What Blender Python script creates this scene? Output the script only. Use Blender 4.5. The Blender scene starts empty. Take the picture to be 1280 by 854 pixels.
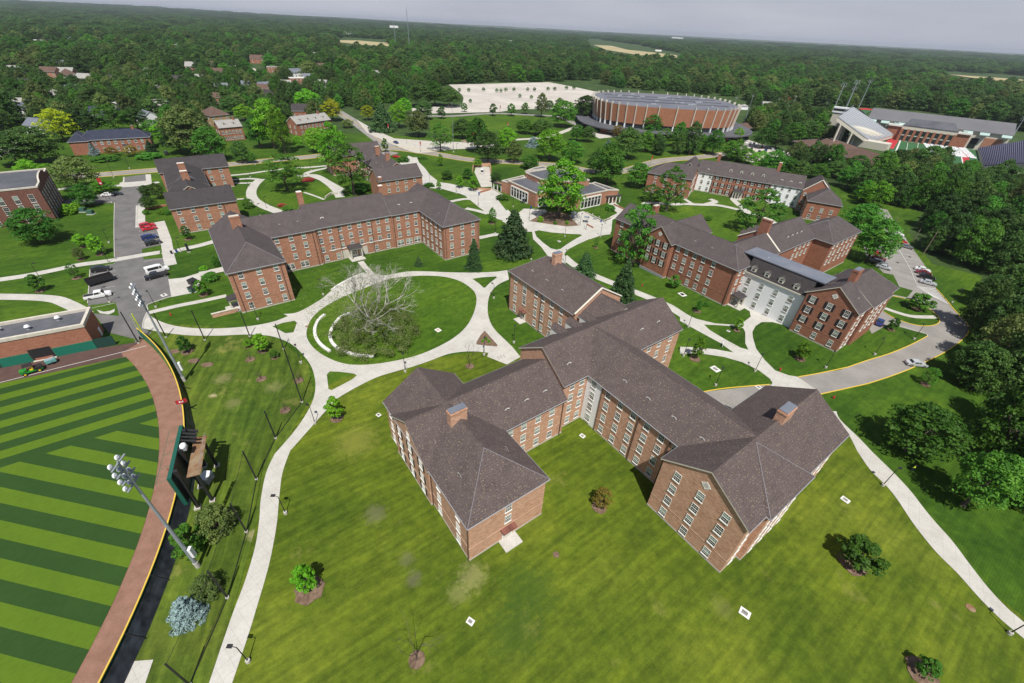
import bpy, bmesh, math, random
import numpy as np
from mathutils import Vector, Matrix
from mathutils.geometry import delaunay_2d_cdt
PI = math.pi
D = bpy.data
scene = bpy.context.scene
COL = scene.collection
random.seed(7)
RNG = np.random.default_rng(7)

# ------------------------------------------------------------------ camera
F, PITCH, ROLL, CH = 540.0, math.radians(36.1), math.radians(2.95), 66.0
cr, sr, cp, sp = math.cos(ROLL), math.sin(ROLL), math.cos(PITCH), math.sin(PITCH)
CR = dict(c1=(380,170,4.745),c2=(180,180,5.333),c3=(750,250,4.745),c4=(800,190,4.5714),c5=(600,190,6.4),c6=(740,100,6.4),
 c7=(920,90,6.567),c8=(1080,110,6.4),d1=(0,120,5.333),d2=(0,260,6.1),d3=(80,210,5.0227),d4=(0,370,6.4),d5=(180,500,4.743),
 d6=(1060,270,4.067),d7=(370,320,4.7407),d8=(640,240,4.923),R1=(0,0,2.944),R2=(425,0,2.944),R3=(850,0,2.944),R4=(0,280,2.944),
 R5=(425,280,2.944),R6=(850,280,2.944),R7=(0,564,2.944),R8=(425,564,2.944),R9=(850,564,2.944),e1=(470,440,3.161),
 t1=(0,30,5.818),t2=(220,40,6.095),s1=(0,430,4.068),s2=(0,640,3.991),e2=(780,540,4.267),e3=(620,300,5.3375),e4=(960,320,6.57),e5=(260,250,5.693),o=(0,0,1))
def _ray(x, y):
    dx, dy = x-640, y-427
    a = dx*cr+dy*sr; b = dx*sr-dy*cr
    return a, F*cp+b*sp, -F*sp+b*cp
def at(c, x, y, z=0.0):
    """survey sheet + reading -> point of the site plan at height z"""
    a0, b0, s = CR[c]
    r = _ray(a0+x/s, b0+y/s); t = (z-CH)/r[2]
    return Vector((r[0]*t, r[1]*t))
def heading(c, p, q, z=0.0):
    d = at(c, *q, z)-at(c, *p, z); return math.atan2(d.y, d.x)
def zat(c, b, t):
    G = at(c, *b); a0, b0, s = CR[c]; r = _ray(a0+t[0]/s, b0+t[1]/s)
    k = (r[0]*G.x+r[1]*G.y)/(r[0]**2+r[1]**2)
    return CH+r[2]*k
def depth(X, Y, Z=0.0):
    return Y*cp-(Z-CH)*sp
def plan_to_sheet(X, Y, Z=0.0):
    Z = Z-CH; c = Y*cp-Z*sp; b = Y*sp+Z*cp
    a = X/c*F; b = b/c*F
    return 640+a*cr+b*sr, 427+a*sr-b*cr

cam = D.objects.new('camera', D.cameras.new('camera')); COL.objects.link(cam)
cam.data.sensor_width = 36; cam.data.lens = F/1280*36
cam.data.clip_start = 0.5; cam.data.clip_end = 60000
fw = Vector((0, cp, -sp)); r0 = Vector((1, 0, 0)); u0 = Vector((0, sp, cp))
X = r0*cr+u0*sr; Y = -r0*sr+u0*cr; Z = -fw
cam.matrix_world = Matrix(((X.x, Y.x, Z.x, 0), (X.y, Y.y, Z.y, 0), (X.z, Y.z, Z.z, CH), (0, 0, 0, 1)))
scene.camera = cam

# ------------------------------------------------------------------ light
SUN_AZ = math.radians(280); SUN_EL = math.radians(60)   # direction TO the sun
sd = Vector((math.cos(SUN_AZ)*math.cos(SUN_EL), math.sin(SUN_AZ)*math.cos(SUN_EL), math.sin(SUN_EL)))
sun = D.objects.new('sun', D.lights.new('sun', 'SUN')); COL.objects.link(sun)
sun.data.energy = 4.9; sun.data.angle = math.radians(0.55); sun.data.color = (1.0, 0.955, 0.88)
sun.rotation_euler = (-sd).to_track_quat('-Z', 'Y').to_euler()
W = D.worlds.new('World'); scene.world = W; W.use_nodes = True
nt = W.node_tree; bg = nt.nodes['Background']; sky = nt.nodes.new('ShaderNodeTexSky')
sky.sky_type = 'NISHITA'; sky.sun_disc = False; sky.sun_elevation = SUN_EL
sky.sun_rotation = math.atan2(sd.x, sd.y)
sky.air_density = 1.0; sky.dust_density = 0.6; sky.ozone_density = 1.0; sky.altitude = 0
# thin high veil of cloud low over the horizon
tc = nt.nodes.new('ShaderNodeTexCoord'); sx = nt.nodes.new('ShaderNodeSeparateXYZ'); nt.links.new(tc.outputs['Generated'], sx.inputs[0])
mr = nt.nodes.new('ShaderNodeMapRange'); mr.inputs['From Min'].default_value = 0.0; mr.inputs['From Max'].default_value = 0.35
mr.inputs['To Min'].default_value = 0.93; mr.inputs['To Max'].default_value = 0.25; nt.links.new(sx.outputs['Z'], mr.inputs['Value'])
nz = nt.nodes.new('ShaderNodeTexNoise'); nz.inputs['Scale'].default_value = 3.0; nz.inputs['Detail'].default_value = 5
mpg = nt.nodes.new('ShaderNodeMapping'); mpg.inputs['Scale'].default_value = (1, 1, 7); nt.links.new(tc.outputs['Generated'], mpg.inputs[0]); nt.links.new(mpg.outputs[0], nz.inputs['Vector'])
vr = nt.nodes.new('ShaderNodeValToRGB'); vr.color_ramp.elements[0].color = (6.2, 6.5, 7.9, 1); vr.color_ramp.elements[1].color = (7.6, 7.9, 9.2, 1)
vr.color_ramp.elements[0].position = 0.3; vr.color_ramp.elements[1].position = 0.7; nt.links.new(nz.outputs['Fac'], vr.inputs[0])
mxs = nt.nodes.new('ShaderNodeMixRGB'); nt.links.new(mr.outputs[0], mxs.inputs[0]); nt.links.new(sky.outputs[0], mxs.inputs[1]); nt.links.new(vr.outputs[0], mxs.inputs[2])
nt.links.new(mxs.outputs[0], bg.inputs[0]); bg.inputs[1].default_value = 0.061
scene.view_settings.view_transform = 'Standard'; scene.view_settings.look = 'None'
scene.view_settings.exposure = 0.24; scene.view_settings.gamma = 1.0
scene.render.resolution_x = 1024; scene.render.resolution_y = 683
scene.render.engine = 'CYCLES'
scene.cycles.max_bounces = 5; scene.cycles.diffuse_bounces = 3; scene.cycles.transparent_max_bounces = 8
scene.cycles.volume_bounces = 0

# ------------------------------------------------------------------ materials
def sh(r, g, b):   # picture-picked value to linear
    f = lambda c: ((c/255+0.055)/1.055)**2.4 if c > 10.3 else c/255/12.92
    return (f(r), f(g), f(b), 1)
class N:
    def __init__(s, name, rough=0.85, spec=0.3):
        s.m = D.materials.new(name); s.m.use_nodes = True; s.t = s.m.node_tree
        s.b = s.t.nodes['Principled BSDF']; s.b.inputs['Roughness'].default_value = rough
        s.b.inputs['Specular IOR Level'].default_value = spec
    def n(s, kind, **kw):
        x = s.t.nodes.new('ShaderNode'+kind)
        for k, v in kw.items(): setattr(x, k, v)
        return x
    def l(s, a, b): s.t.links.new(a, b)
    def coord(s, which='Object', scale=(1, 1, 1), rot=(0, 0, 0)):
        c = s.n('TexCoord'); src = c.outputs[which]
        if rot != (0, 0, 0):
            k = s.n('Mapping'); k.inputs['Rotation'].default_value = rot; s.l(src, k.inputs[0]); src = k.outputs[0]
        m = s.n('Mapping'); m.inputs['Scale'].default_value = scale; s.l(src, m.inputs[0])
        return m.outputs[0]
    def noise(s, vec, scale, detail=4, rough=0.55):
        x = s.n('TexNoise'); x.inputs['Scale'].default_value = scale; x.inputs['Detail'].default_value = detail
        x.inputs['Roughness'].default_value = rough; s.l(vec, x.inputs['Vector']); return x.outputs['Fac']
    def ramp(s, fac, stops):
        r = s.n('ValToRGB'); el = r.color_ramp.elements
        while len(el) < len(stops): el.new(0.5)
        for e, (p, c) in zip(el, stops): e.position = p; e.color = c if len(c) == 4 else (*c, 1)
        s.l(fac, r.inputs[0]); return r.outputs[0]
    def mix(s, fac, a, b, mode='MIX'):
        x = s.n('MixRGB', blend_type=mode)
        for i, v in ((0, fac), (1, a), (2, b)):
            if isinstance(v, (int, float)): x.inputs[i].default_value = v
            elif isinstance(v, tuple): x.inputs[i].default_value = v if len(v) == 4 else (*v, 1)
            else: s.l(v, x.inputs[i])
        return x.outputs[0]
    def math(s, op, a, b=None):
        x = s.n('Math', operation=op)
        for i, v in ((0, a), (1, b)):
            if v is None: continue
            if isinstance(v, (int, float)): x.inputs[i].default_value = v
            else: s.l(v, x.inputs[i])
        return x.outputs[0]
    def col(s, c): s.l(c, s.b.inputs['Base Color']); return s
    def bump(s, h, strength=0.3, dist=0.05):
        x = s.n('Bump'); x.inputs['Strength'].default_value = strength; x.inputs['Distance'].default_value = dist
        s.l(h, x.inputs['Height']); s.l(x.outputs[0], s.b.inputs['Normal']); return s
def two(name, c1, c2, scale=1.0, rough=0.85, spec=0.3, detail=5, lo=0.35, hi=0.65, space='Object', fine=None):
    n = N(name, rough, spec); v = n.coord(space)
    c = n.ramp(n.noise(v, scale, detail), [(lo, c1), (hi, c2)])
    if fine: c = n.mix(fine[1], c, n.ramp(n.noise(v, fine[0], 3), [(0.3, (0.35, 0.35, 0.35)), (0.7, (0.65, 0.65, 0.65))]), 'OVERLAY')
    n.col(c); return n.m
def flat(name, c, rough=0.6, spec=0.4, metal=0.0):
    n = N(name, rough, spec); n.b.inputs['Metallic'].default_value = metal
    v = n.coord(); n.col(n.mix(n.noise(v, 3.0, 4), tuple(x*0.86 for x in c[:3]), tuple(min(1, x*1.1) for x in c[:3]))); return n.m

def grass(name, cols, streak_rot, streak_amt=0.5, mow=0.0, mow_w=1.0, patch=None, spots=()):
    n = N(name, 0.9, 0.15); v = n.coord()
    base = n.ramp(n.noise(v, 0.035, 6, 0.62), [(0.32, cols[0]), (0.5, cols[1]), (0.68, cols[2])])
    vs = n.coord(scale=(0.16, 1.6, 1), rot=(0, 0, streak_rot))
    st = n.noise(vs, 0.55, 5, 0.6)
    base = n.mix(streak_amt, base, n.ramp(st, [(0.33, (0.20, 0.24, 0.20)), (0.67, (0.78, 0.74, 0.66))]), 'OVERLAY')
    if mow:
        wv = n.n('TexWave', bands_direction='Y'); wv.inputs['Scale'].default_value = mow_w; wv.inputs['Distortion'].default_value = 0.4
        n.l(n.coord(rot=(0, 0, streak_rot)), wv.inputs['Vector'])
        base = n.mix(mow, base, n.ramp(wv.outputs['Fac'], [(0.35, (0.36, 0.38, 0.36)), (0.65, (0.62, 0.60, 0.55))]), 'OVERLAY')
    mott = n.noise(v, 0.6, 6, 0.7)
    base = n.mix(0.7, base, n.ramp(mott, [(0.3, (0.26, 0.30, 0.26)), (0.7, (0.74, 0.71, 0.62))]), 'OVERLAY')
    blot = n.noise(n.coord(scale=(0.5, 1.3, 1), rot=(0, 0, streak_rot)), 0.09, 7, 0.75)
    base = n.mix(0.45, base, n.ramp(blot, [(0.36, (0.20, 0.28, 0.24)), (0.52, (0.5, 0.5, 0.5)), (0.66, (0.72, 0.66, 0.55))]), 'OVERLAY')
    fine = n.noise(v, 6.0, 3, 0.6)
    base = n.mix(0.35, base, n.ramp(fine, [(0.25, (0.3, 0.3, 0.3)), (0.75, (0.7, 0.7, 0.7))]), 'OVERLAY')
    # dry straw-coloured patches
    dry = n.ramp(n.noise(n.coord(rot=(0, 0, 1.1)), 0.11, 8, 0.7), [(0.60, (0, 0, 0)), (0.74, (1, 1, 1))])
    base = n.mix(n.math('MULTIPLY', dry, patch if patch is not None else 0.3), base, (0.26, 0.24, 0.07))
    for sx_, sy_, sr_, sc_, sa_ in spots:     # worn and weedy places
        sep = n.n('SeparateXYZ'); n.l(v, sep.inputs[0]); dx_ = n.math('SUBTRACT', sep.outputs[0], sx_); dy_ = n.math('SUBTRACT', sep.outputs[1], sy_)
        dd_ = n.math('SQRT', n.math('ADD', n.math('MULTIPLY', dx_, dx_), n.math('MULTIPLY', dy_, dy_)))
        k_ = n.math('ADD', n.math('DIVIDE', dd_, sr_), n.math('MULTIPLY', n.math('SUBTRACT', n.noise(v, 0.9, 7, 0.8), 0.5), 2.6))
        base = n.mix(n.math('MULTIPLY', n.ramp(k_, [(0.35, (1, 1, 1)), (1.0, (0, 0, 0))]), sa_), base, sc_)
    n.col(base); n.bump(n.noise(v, 4.0, 3), 0.35, 0.12)
    return n.m
M = {}
GY = [(0.050, 0.084, 0.007), (0.082, 0.116, 0.010), (0.120, 0.150, 0.017)]      # yellow-green lawn
GD = [(0.026, 0.066, 0.006), (0.042, 0.092, 0.008), (0.066, 0.120, 0.011)]      # deeper green lawn
M['lawn'] = grass('lawn_grass', GD, -0.65, 0.35, 0.22, 0.9, 0.18)
M['lawn_south'] = grass('south_lawn_grass', GY, -0.65, 0.45, 0.10, 0.35, 0.55, spots=[(-4.0, 31.0, 2.6, (0.26, 0.25, 0.10), 0.5), (-5.8, 28.6, 2.0, (0.24, 0.24, 0.09), 0.4), (*at('R8',270,470), 1.5, (0.12, 0.11, 0.075), 0.5), (*at('R8',245,400), 1.5, (0.12, 0.12, 0.07), 0.45), (*at('R8',130,230), 2.2, (0.14, 0.13, 0.08), 0.5), (*at('R9',150,575), 2, (0.20, 0.20, 0.06), 0.3), (*at('R8',700,510), 5, (0.035, 0.075, 0.01), 0.6), (*at('R8',640,660), 4.5, (0.035, 0.075, 0.01), 0.55), (*at('R5',60,800), 5, (0.20, 0.20, 0.04), 0.5)])
M['lawn_mown'] = grass('mown_grass', [(0.036, 0.084, 0.007), (0.054, 0.110, 0.009), (0.080, 0.136, 0.012)], -0.9, 0.3, 0.45, 0.8, 0.1)
M['lawn_rough'] = grass('rough_grass', [(0.042, 0.080, 0.010), (0.070, 0.110, 0.014), (0.115, 0.140, 0.024)], 1.3, 0.6, 0.0, 1, 0.85, spots=[(*at('R4',820,570), 2.2, (0.22, 0.20, 0.09), 0.5), (*at('R4',785,632), .9, (0.36, 0.30, 0.18), 0.9), (*at('R4',860,660), 2, (0.2, 0.19, 0.08), 0.45), (*at('R4',1010,600), 2.5, (0.2, 0.2, 0.08), 0.4), (*at('R7',930,310), 1.2, (0.3, 0.26, 0.14), 0.6)])
M['woodland'] = two('woodland_floor', (0.022, 0.045, 0.010), (0.045, 0.085, 0.015), 0.08)
M['ground'] = M['woodland']

def concrete(name, c1, c2, joint=1.6):
    n = N(name, 0.85, 0.25); v = n.coord()
    c = n.ramp(n.noise(v, 0.25, 6, 0.65), [(0.3, c1), (0.7, c2)])
    c = n.mix(0.3, c, n.ramp(n.noise(v, 3.5, 4), [(0.3, (0.4, 0.4, 0.4)), (0.7, (0.6, 0.6, 0.6))]), 'OVERLAY')
    br = n.n('TexBrick'); br.inputs['Scale'].default_value = 1.0/joint; br.offset = 0.0
    br.inputs['Mortar Size'].default_value = 0.012; br.inputs['Brick Width'].default_value = 1.0; br.inputs['Row Height'].default_value = 1.0
    br.inputs['Color1'].default_value = (1, 1, 1, 1); br.inputs['Color2'].default_value = (0.95, 0.95, 0.94, 1); br.inputs['Mortar'].default_value = (0.72, 0.71, 0.70, 1)
    n.l(n.coord(rot=(0, 0, 0.65)), br.inputs['Vector'])
    c = n.mix(1.0, c, br.outputs[0], 'MULTIPLY')
    n.col(c); return n.m
M['concrete'] = concrete('concrete', (0.40, 0.385, 0.355), (0.50, 0.485, 0.45))
M['concrete2'] = concrete('weathered_concrete', (0.40, 0.38, 0.34), (0.50, 0.47, 0.42))
M['brickpave'] = two('brick_paving', (0.36, 0.24, 0.17), (0.44, 0.31, 0.22), 0.8)
M['asphalt'] = two('asphalt', (0.115, 0.112, 0.112), (0.155, 0.150, 0.148), 0.25, 0.9, 0.2, fine=(5.0, 0.4))
M['asphalt_pale'] = two('pale_asphalt', (0.21, 0.20, 0.185), (0.265, 0.25, 0.235), 0.18, 0.9, 0.2, fine=(4.0, 0.4))
M['asphalt_lot'] = two('parking_lot_paving', (0.40, 0.37, 0.33), (0.50, 0.465, 0.42), 0.03, 0.9, 0.2, fine=(0.5, 0.4))
M['yellow'] = flat('yellow_kerb_paint', (0.62, 0.43, 0.06)); M['paint'] = flat('white_paint', (0.62, 0.62, 0.60))
M['mulch'] = two('mulch', (0.10, 0.06, 0.04), (0.19, 0.13, 0.09), 2.0)
M['track'] = two('warning_track_clay', (0.195, 0.103, 0.072), (0.245, 0.135, 0.097), 0.6, fine=(7.0, 0.5))
M['trackdark'] = two('foul_ground_clay', (0.075, 0.043, 0.038), (0.095, 0.055, 0.046), 0.6, fine=(7.0, 0.4))
M['hay'] = two('dry_field', (0.30, 0.26, 0.13), (0.42, 0.35, 0.2), 0.01)

def brick(name, c1, c2, mort, s=1.0, dirt=0.25):
    n = N(name, 0.88, 0.2); v = n.coord()
    geo = n.n('NewGeometry')
    # choose the horizontal axis from the wall's own normal so the courses wrap each wall
    sep = n.n('SeparateXYZ'); n.l(v, sep.inputs[0])
    tr = n.n('VectorTransform', vector_type='NORMAL', convert_from='WORLD', convert_to='OBJECT'); n.l(geo.outputs['Normal'], tr.inputs[0])
    sn = n.n('SeparateXYZ'); n.l(tr.outputs[0], sn.inputs[0])
    ax = n.math('ABSOLUTE', sn.outputs[0]); k = n.math('GREATER_THAN', ax, 0.7)
    h = n.math('ADD', n.math('MULTIPLY', k, sep.outputs[1]), n.math('MULTIPLY', n.math('SUBTRACT', 1.0, k), sep.outputs[0]))
    cb = n.n('CombineXYZ'); n.l(h, cb.inputs[0]); n.l(sep.outputs[2], cb.inputs[1])
    br = n.n('TexBrick'); n.l(cb.outputs[0], br.inputs['Vector'])
    br.inputs['Scale'].default_value = 1.0; br.inputs['Brick Width'].default_value = 0.46*s; br.inputs['Row Height'].default_value = 0.155*s
    br.inputs['Mortar Size'].default_value = 0.012*s; br.inputs['Bias'].default_value = 0.0
    br.inputs['Color1'].default_value = (*c1, 1); br.inputs['Color2'].default_value = (*c2, 1); br.inputs['Mortar'].default_value = (*mort, 1)
    c = n.mix(dirt, br.outputs[0], n.ramp(n.noise(v, 0.35, 6, 0.7), [(0.3, (0.3, 0.3, 0.3)), (0.7, (0.7, 0.7, 0.7))]), 'OVERLAY')
    c = n.mix(0.6, c, n.ramp(n.noise(n.coord(scale=(0.6, 0.6, 4.5)), 1.3, 6, 0.75), [(0.3, (0.30, 0.33, 0.32)), (0.7, (0.72, 0.66, 0.64))]), 'OVERLAY')
    n.col(c); return n.m
M['brick'] = brick('red_brick', (0.30, 0.125, 0.075), (0.40, 0.20, 0.13), (0.33, 0.24, 0.18))
M['brick_dark'] = brick('dark_red_brick', (0.26, 0.095, 0.060), (0.34, 0.145, 0.09), (0.28, 0.19, 0.14))
M['brick_pale'] = brick('pale_red_brick', (0.40, 0.195, 0.120), (0.56, 0.345, 0.235), (0.46, 0.35, 0.27))
M['brick_maroon_shade'] = brick('shaded_maroon_brick', (0.13, 0.055, 0.045), (0.19, 0.08, 0.06), (0.16, 0.11, 0.09))  # left hall's tree and cloud shade painted into the brick; porch slabs share it
M['cap'] = flat('ridge_cap_metal', (0.19, 0.18, 0.20), 0.5)
M['brick_arena'] = brick('orange_brick', (0.31, 0.135, 0.075), (0.37, 0.17, 0.10), (0.33, 0.16, 0.10), 1.5)
def siding(name, c):
    n = N(name, 0.7, 0.3); v = n.coord()
    w = n.n('TexWave', bands_direction='Z', wave_profile='SAW'); w.inputs['Scale'].default_value = 0.9; n.l(v, w.inputs['Vector'])
    k = n.mix(n.noise(v, 0.8, 4), tuple(x*0.93 for x in c), c)
    n.col(n.mix(0.12, k, w.outputs[0], 'MULTIPLY')); n.bump(w.outputs['Fac'], 0.12, 0.02); return n.m
M['siding'] = siding('white_siding', (0.87, 0.88, 0.90))
M['cream'] = flat('cream_trim', (0.56, 0.53, 0.45)); M['white'] = flat('white_trim', (0.72, 0.71, 0.67), 0.5)
M['stone'] = two('pale_stone', (0.45, 0.42, 0.36), (0.55, 0.51, 0.44), 1.0)
def shingle(name, c1, c2, dots=0.0, dotc=(0.36, 0.30, 0.20)):
    n = N(name, 0.92, 0.2); v = n.coord()
    c = n.ramp(n.noise(v, 0.5, 6, 0.7), [(0.3, c1), (0.7, c2)])
    c = n.mix(0.75, c, n.ramp(n.noise(n.coord(scale=(1, 1, 1.6)), 5.0, 2, 0.7), [(0.3, (0.25, 0.25, 0.25)), (0.7, (0.75, 0.75, 0.75))]), 'OVERLAY')
    w = n.n('TexWave', bands_direction='Z', wave_profile='SAW'); w.inputs['Scale'].default_value = 1.5; w.inputs['Distortion'].default_value = 0.0; n.l(v, w.inputs['Vector'])
    c = n.mix(0.16, c, w.outputs[0], 'MULTIPLY')
    if dots:
        vo = n.n('TexVoronoi'); vo.inputs['Scale'].default_value = 2.3; vo.inputs['Randomness'].default_value = 0.85; n.l(v, vo.inputs['Vector'])
        d = n.math('LESS_THAN', vo.outputs['Distance'], 0.21)
        wh = n.n('TexWhiteNoise'); n.l(vo.outputs['Position'], wh.inputs['Vector'])
        d = n.math('MULTIPLY', d, n.math('GREATER_THAN', wh.outputs['Value'], 0.25))
        c = n.mix(n.math('MULTIPLY', d, dots), c, dotc)
    n.col(c); n.bump(w.outputs['Fac'], 0.25, 0.03); return n.m
M['roof'] = shingle('speckled_shingles', (0.082, 0.064, 0.062), (0.112, 0.088, 0.084), 0.75, (0.22, 0.18, 0.115))
M['roof2'] = shingle('brown_grey_shingles', (0.072, 0.060, 0.062), (0.100, 0.084, 0.084), 0.35, (0.16, 0.11, 0.08))
M['roof3'] = shingle('charcoal_shingles', (0.045, 0.040, 0.042), (0.065, 0.058, 0.060), 0.0)
M['roof_navy'] = shingle('slate_blue_shingles', (0.028, 0.033, 0.055), (0.045, 0.052, 0.080))
M['roof_grey'] = shingle('pale_grey_shingles', (0.26, 0.25, 0.24), (0.36, 0.35, 0.33))
M['roof_brown'] = shingle('brown_shingles', (0.105, 0.066, 0.052), (0.14, 0.09, 0.072))
M['roof_flat'] = two('flat_roof_membrane', (0.072, 0.076, 0.088), (0.105, 0.108, 0.122), 0.12, 0.7, fine=(0.9, 0.4))
M['roof_metal'] = two('grey_metal_roof', (0.13, 0.145, 0.18), (0.17, 0.18, 0.215), 0.3, 0.45)
M['arena_roof'] = two('arena_roof_membrane', (0.115, 0.12, 0.145), (0.15, 0.155, 0.18), 0.05, 0.6)
M['stad_roof'] = two('stadium_roof_metal', (0.125, 0.125, 0.135), (0.145, 0.145, 0.155), 0.05, 0.6)
n = N('window_glass', 0.08, 0.5); n.col(n.mix(n.noise(n.coord(), 0.7, 2), (0.012, 0.016, 0.018), (0.035, 0.042, 0.045))); M['glass'] = n.m
M['blind'] = flat('drawn_blind', (0.22, 0.29, 0.25), 0.35); M['shutter'] = flat('black_shutter', (0.022, 0.022, 0.03), 0.5)
M['black'] = flat('black_metal', (0.022, 0.022, 0.024), 0.5); M['gutter'] = flat('grey_gutter', (0.30, 0.31, 0.34), 0.4)
M['galv'] = flat('galvanised_steel', (0.30, 0.33, 0.37), 0.45, 0.5, 0.3); M['lampwhite'] = flat('white_enamel', (0.75, 0.76, 0.78), 0.35)
M['green_pad'] = flat('green_wall_padding', (0.012, 0.145, 0.095), 0.5); M['green_dark'] = flat('dark_green_screen', (0.012, 0.05, 0.04), 0.6)
M['black_pad'] = two('black_tarpaulin', (0.012, 0.014, 0.02), (0.035, 0.042, 0.055), 0.8, 0.45)
M['red'] = flat('red_cloth', (0.42, 0.025, 0.035)); M['rust'] = two('rusty_steel', (0.18, 0.08, 0.035), (0.25, 0.19, 0.12), 0.8)
M['pipe'] = flat('brown_downpipe', (0.10, 0.06, 0.05), 0.5); M['chrome'] = flat('car_chrome', (0.5, 0.5, 0.52), 0.25, 0.5, 0.8)
M['tyre'] = flat('tyre_rubber', (0.015, 0.015, 0.016), 0.9); M['lampglass'] = flat('headlight_lens', (0.65, 0.66, 0.66), 0.15)
M['taillight'] = flat('tail_lamp_lens', (0.35, 0.01, 0.01), 0.2); M['turf_far'] = two('artificial_turf', (0.028, 0.095, 0.035), (0.04, 0.125, 0.045), 0.2)
M['teal'] = flat('teal_court_surface', (0.015, 0.28, 0.20), 0.7); M['tractor_green'] = flat('green_tractor_paint', (0.02, 0.22, 0.03), 0.35)
M['tractor_yellow'] = flat('yellow_tractor_paint', (0.75, 0.55, 0.02), 0.35); M['bench'] = flat('white_precast', (0.66, 0.65, 0.62), 0.7)
M['seat_metal'] = flat('aluminium_seating', (0.36, 0.38, 0.41), 0.5); M['seat_blue'] = two('dark_seating', (0.07, 0.07, 0.12), (0.12, 0.12, 0.18), 1.5)
M['chartreuse'] = flat('foul_pole_yellow', (0.48, 0.62, 0.02), 0.5)

def leaf(name, c1, c2, c3, trans=0.35):
    n = N(name, 0.6, 0.25)
    oi = n.n('ObjectInfo'); v = n.coord()
    a = n.ramp(n.noise(v, 0.5, 4, 0.65), [(0.28, c1), (0.5, c2), (0.74, c3)])
    hs = n.n('HueSaturation'); n.l(a, hs.inputs['Color'])
    n.l(n.math('ADD', 0.499, n.math('MULTIPLY', oi.outputs['Random'], 0.024)), hs.inputs['Hue'])
    n.l(n.math('ADD', 0.62, n.math('MULTIPLY', n.math('FRACT', n.math('MULTIPLY', oi.outputs['Random'], 7.31)), 0.75)), hs.inputs['Value'])
    n.l(hs.outputs[0], n.b.inputs['Base Color'])
    tr = n.n('BsdfTranslucent'); n.l(hs.outputs[0], tr.inputs[0]); mx = n.n('MixShader'); mx.inputs[0].default_value = trans
    out = n.t.nodes['Material Output']; n.l(n.b.outputs[0], mx.inputs[1]); n.l(tr.outputs[0], mx.inputs[2]); n.l(mx.outputs[0], out.inputs[0])
    return n.m
M['leaf'] = leaf('broadleaf_foliage', (0.040, 0.120, 0.013), (0.080, 0.200, 0.019), (0.152, 0.296, 0.032))
M['leaf_forest'] = leaf('woodland_foliage', (0.038, 0.080, 0.018), (0.066, 0.130, 0.024), (0.118, 0.205, 0.036))
M['leaf_bright'] = leaf('fresh_foliage', (0.088, 0.213, 0.010), (0.150, 0.325, 0.015), (0.237, 0.425, 0.025))
M['leaf_yellow'] = leaf('yellow_foliage', (0.250, 0.300, 0.006), (0.413, 0.450, 0.013), (0.562, 0.562, 0.025))
M['leaf_olive'] = leaf('olive_foliage', (0.075, 0.115, 0.025), (0.130, 0.175, 0.042), (0.21, 0.25, 0.075))
M['needle'] = leaf('spruce_needles', (0.018, 0.053, 0.015), (0.042, 0.093, 0.027), (0.083, 0.150, 0.042), 0.1)
M['needle_blue'] = leaf('blue_spruce_needles', (0.10, 0.16, 0.15), (0.18, 0.26, 0.25), (0.28, 0.38, 0.37), 0.1)
M['leaf_brown'] = leaf('bronze_foliage', (0.144, 0.096, 0.016), (0.256, 0.176, 0.032), (0.352, 0.272, 0.064))
M['bark'] = two('bark', (0.06, 0.045, 0.035), (0.12, 0.10, 0.08), 2.0); M['bark_pale'] = two('pale_bark', (0.22, 0.21, 0.18), (0.42, 0.41, 0.37), 1.2)
M['leaf_syc'] = leaf('sycamore_foliage', (0.10, 0.13, 0.035), (0.17, 0.20, 0.06), (0.27, 0.29, 0.11))
M['green_frame'] = flat('dark_green_steel', (0.01, 0.085, 0.06), 0.5)
M['flower'] = leaf('red_flowering_foliage', (0.20, 0.02, 0.03), (0.35, 0.04, 0.05), (0.06, 0.13, 0.02), 0.2)

TREEPOS = []
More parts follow.
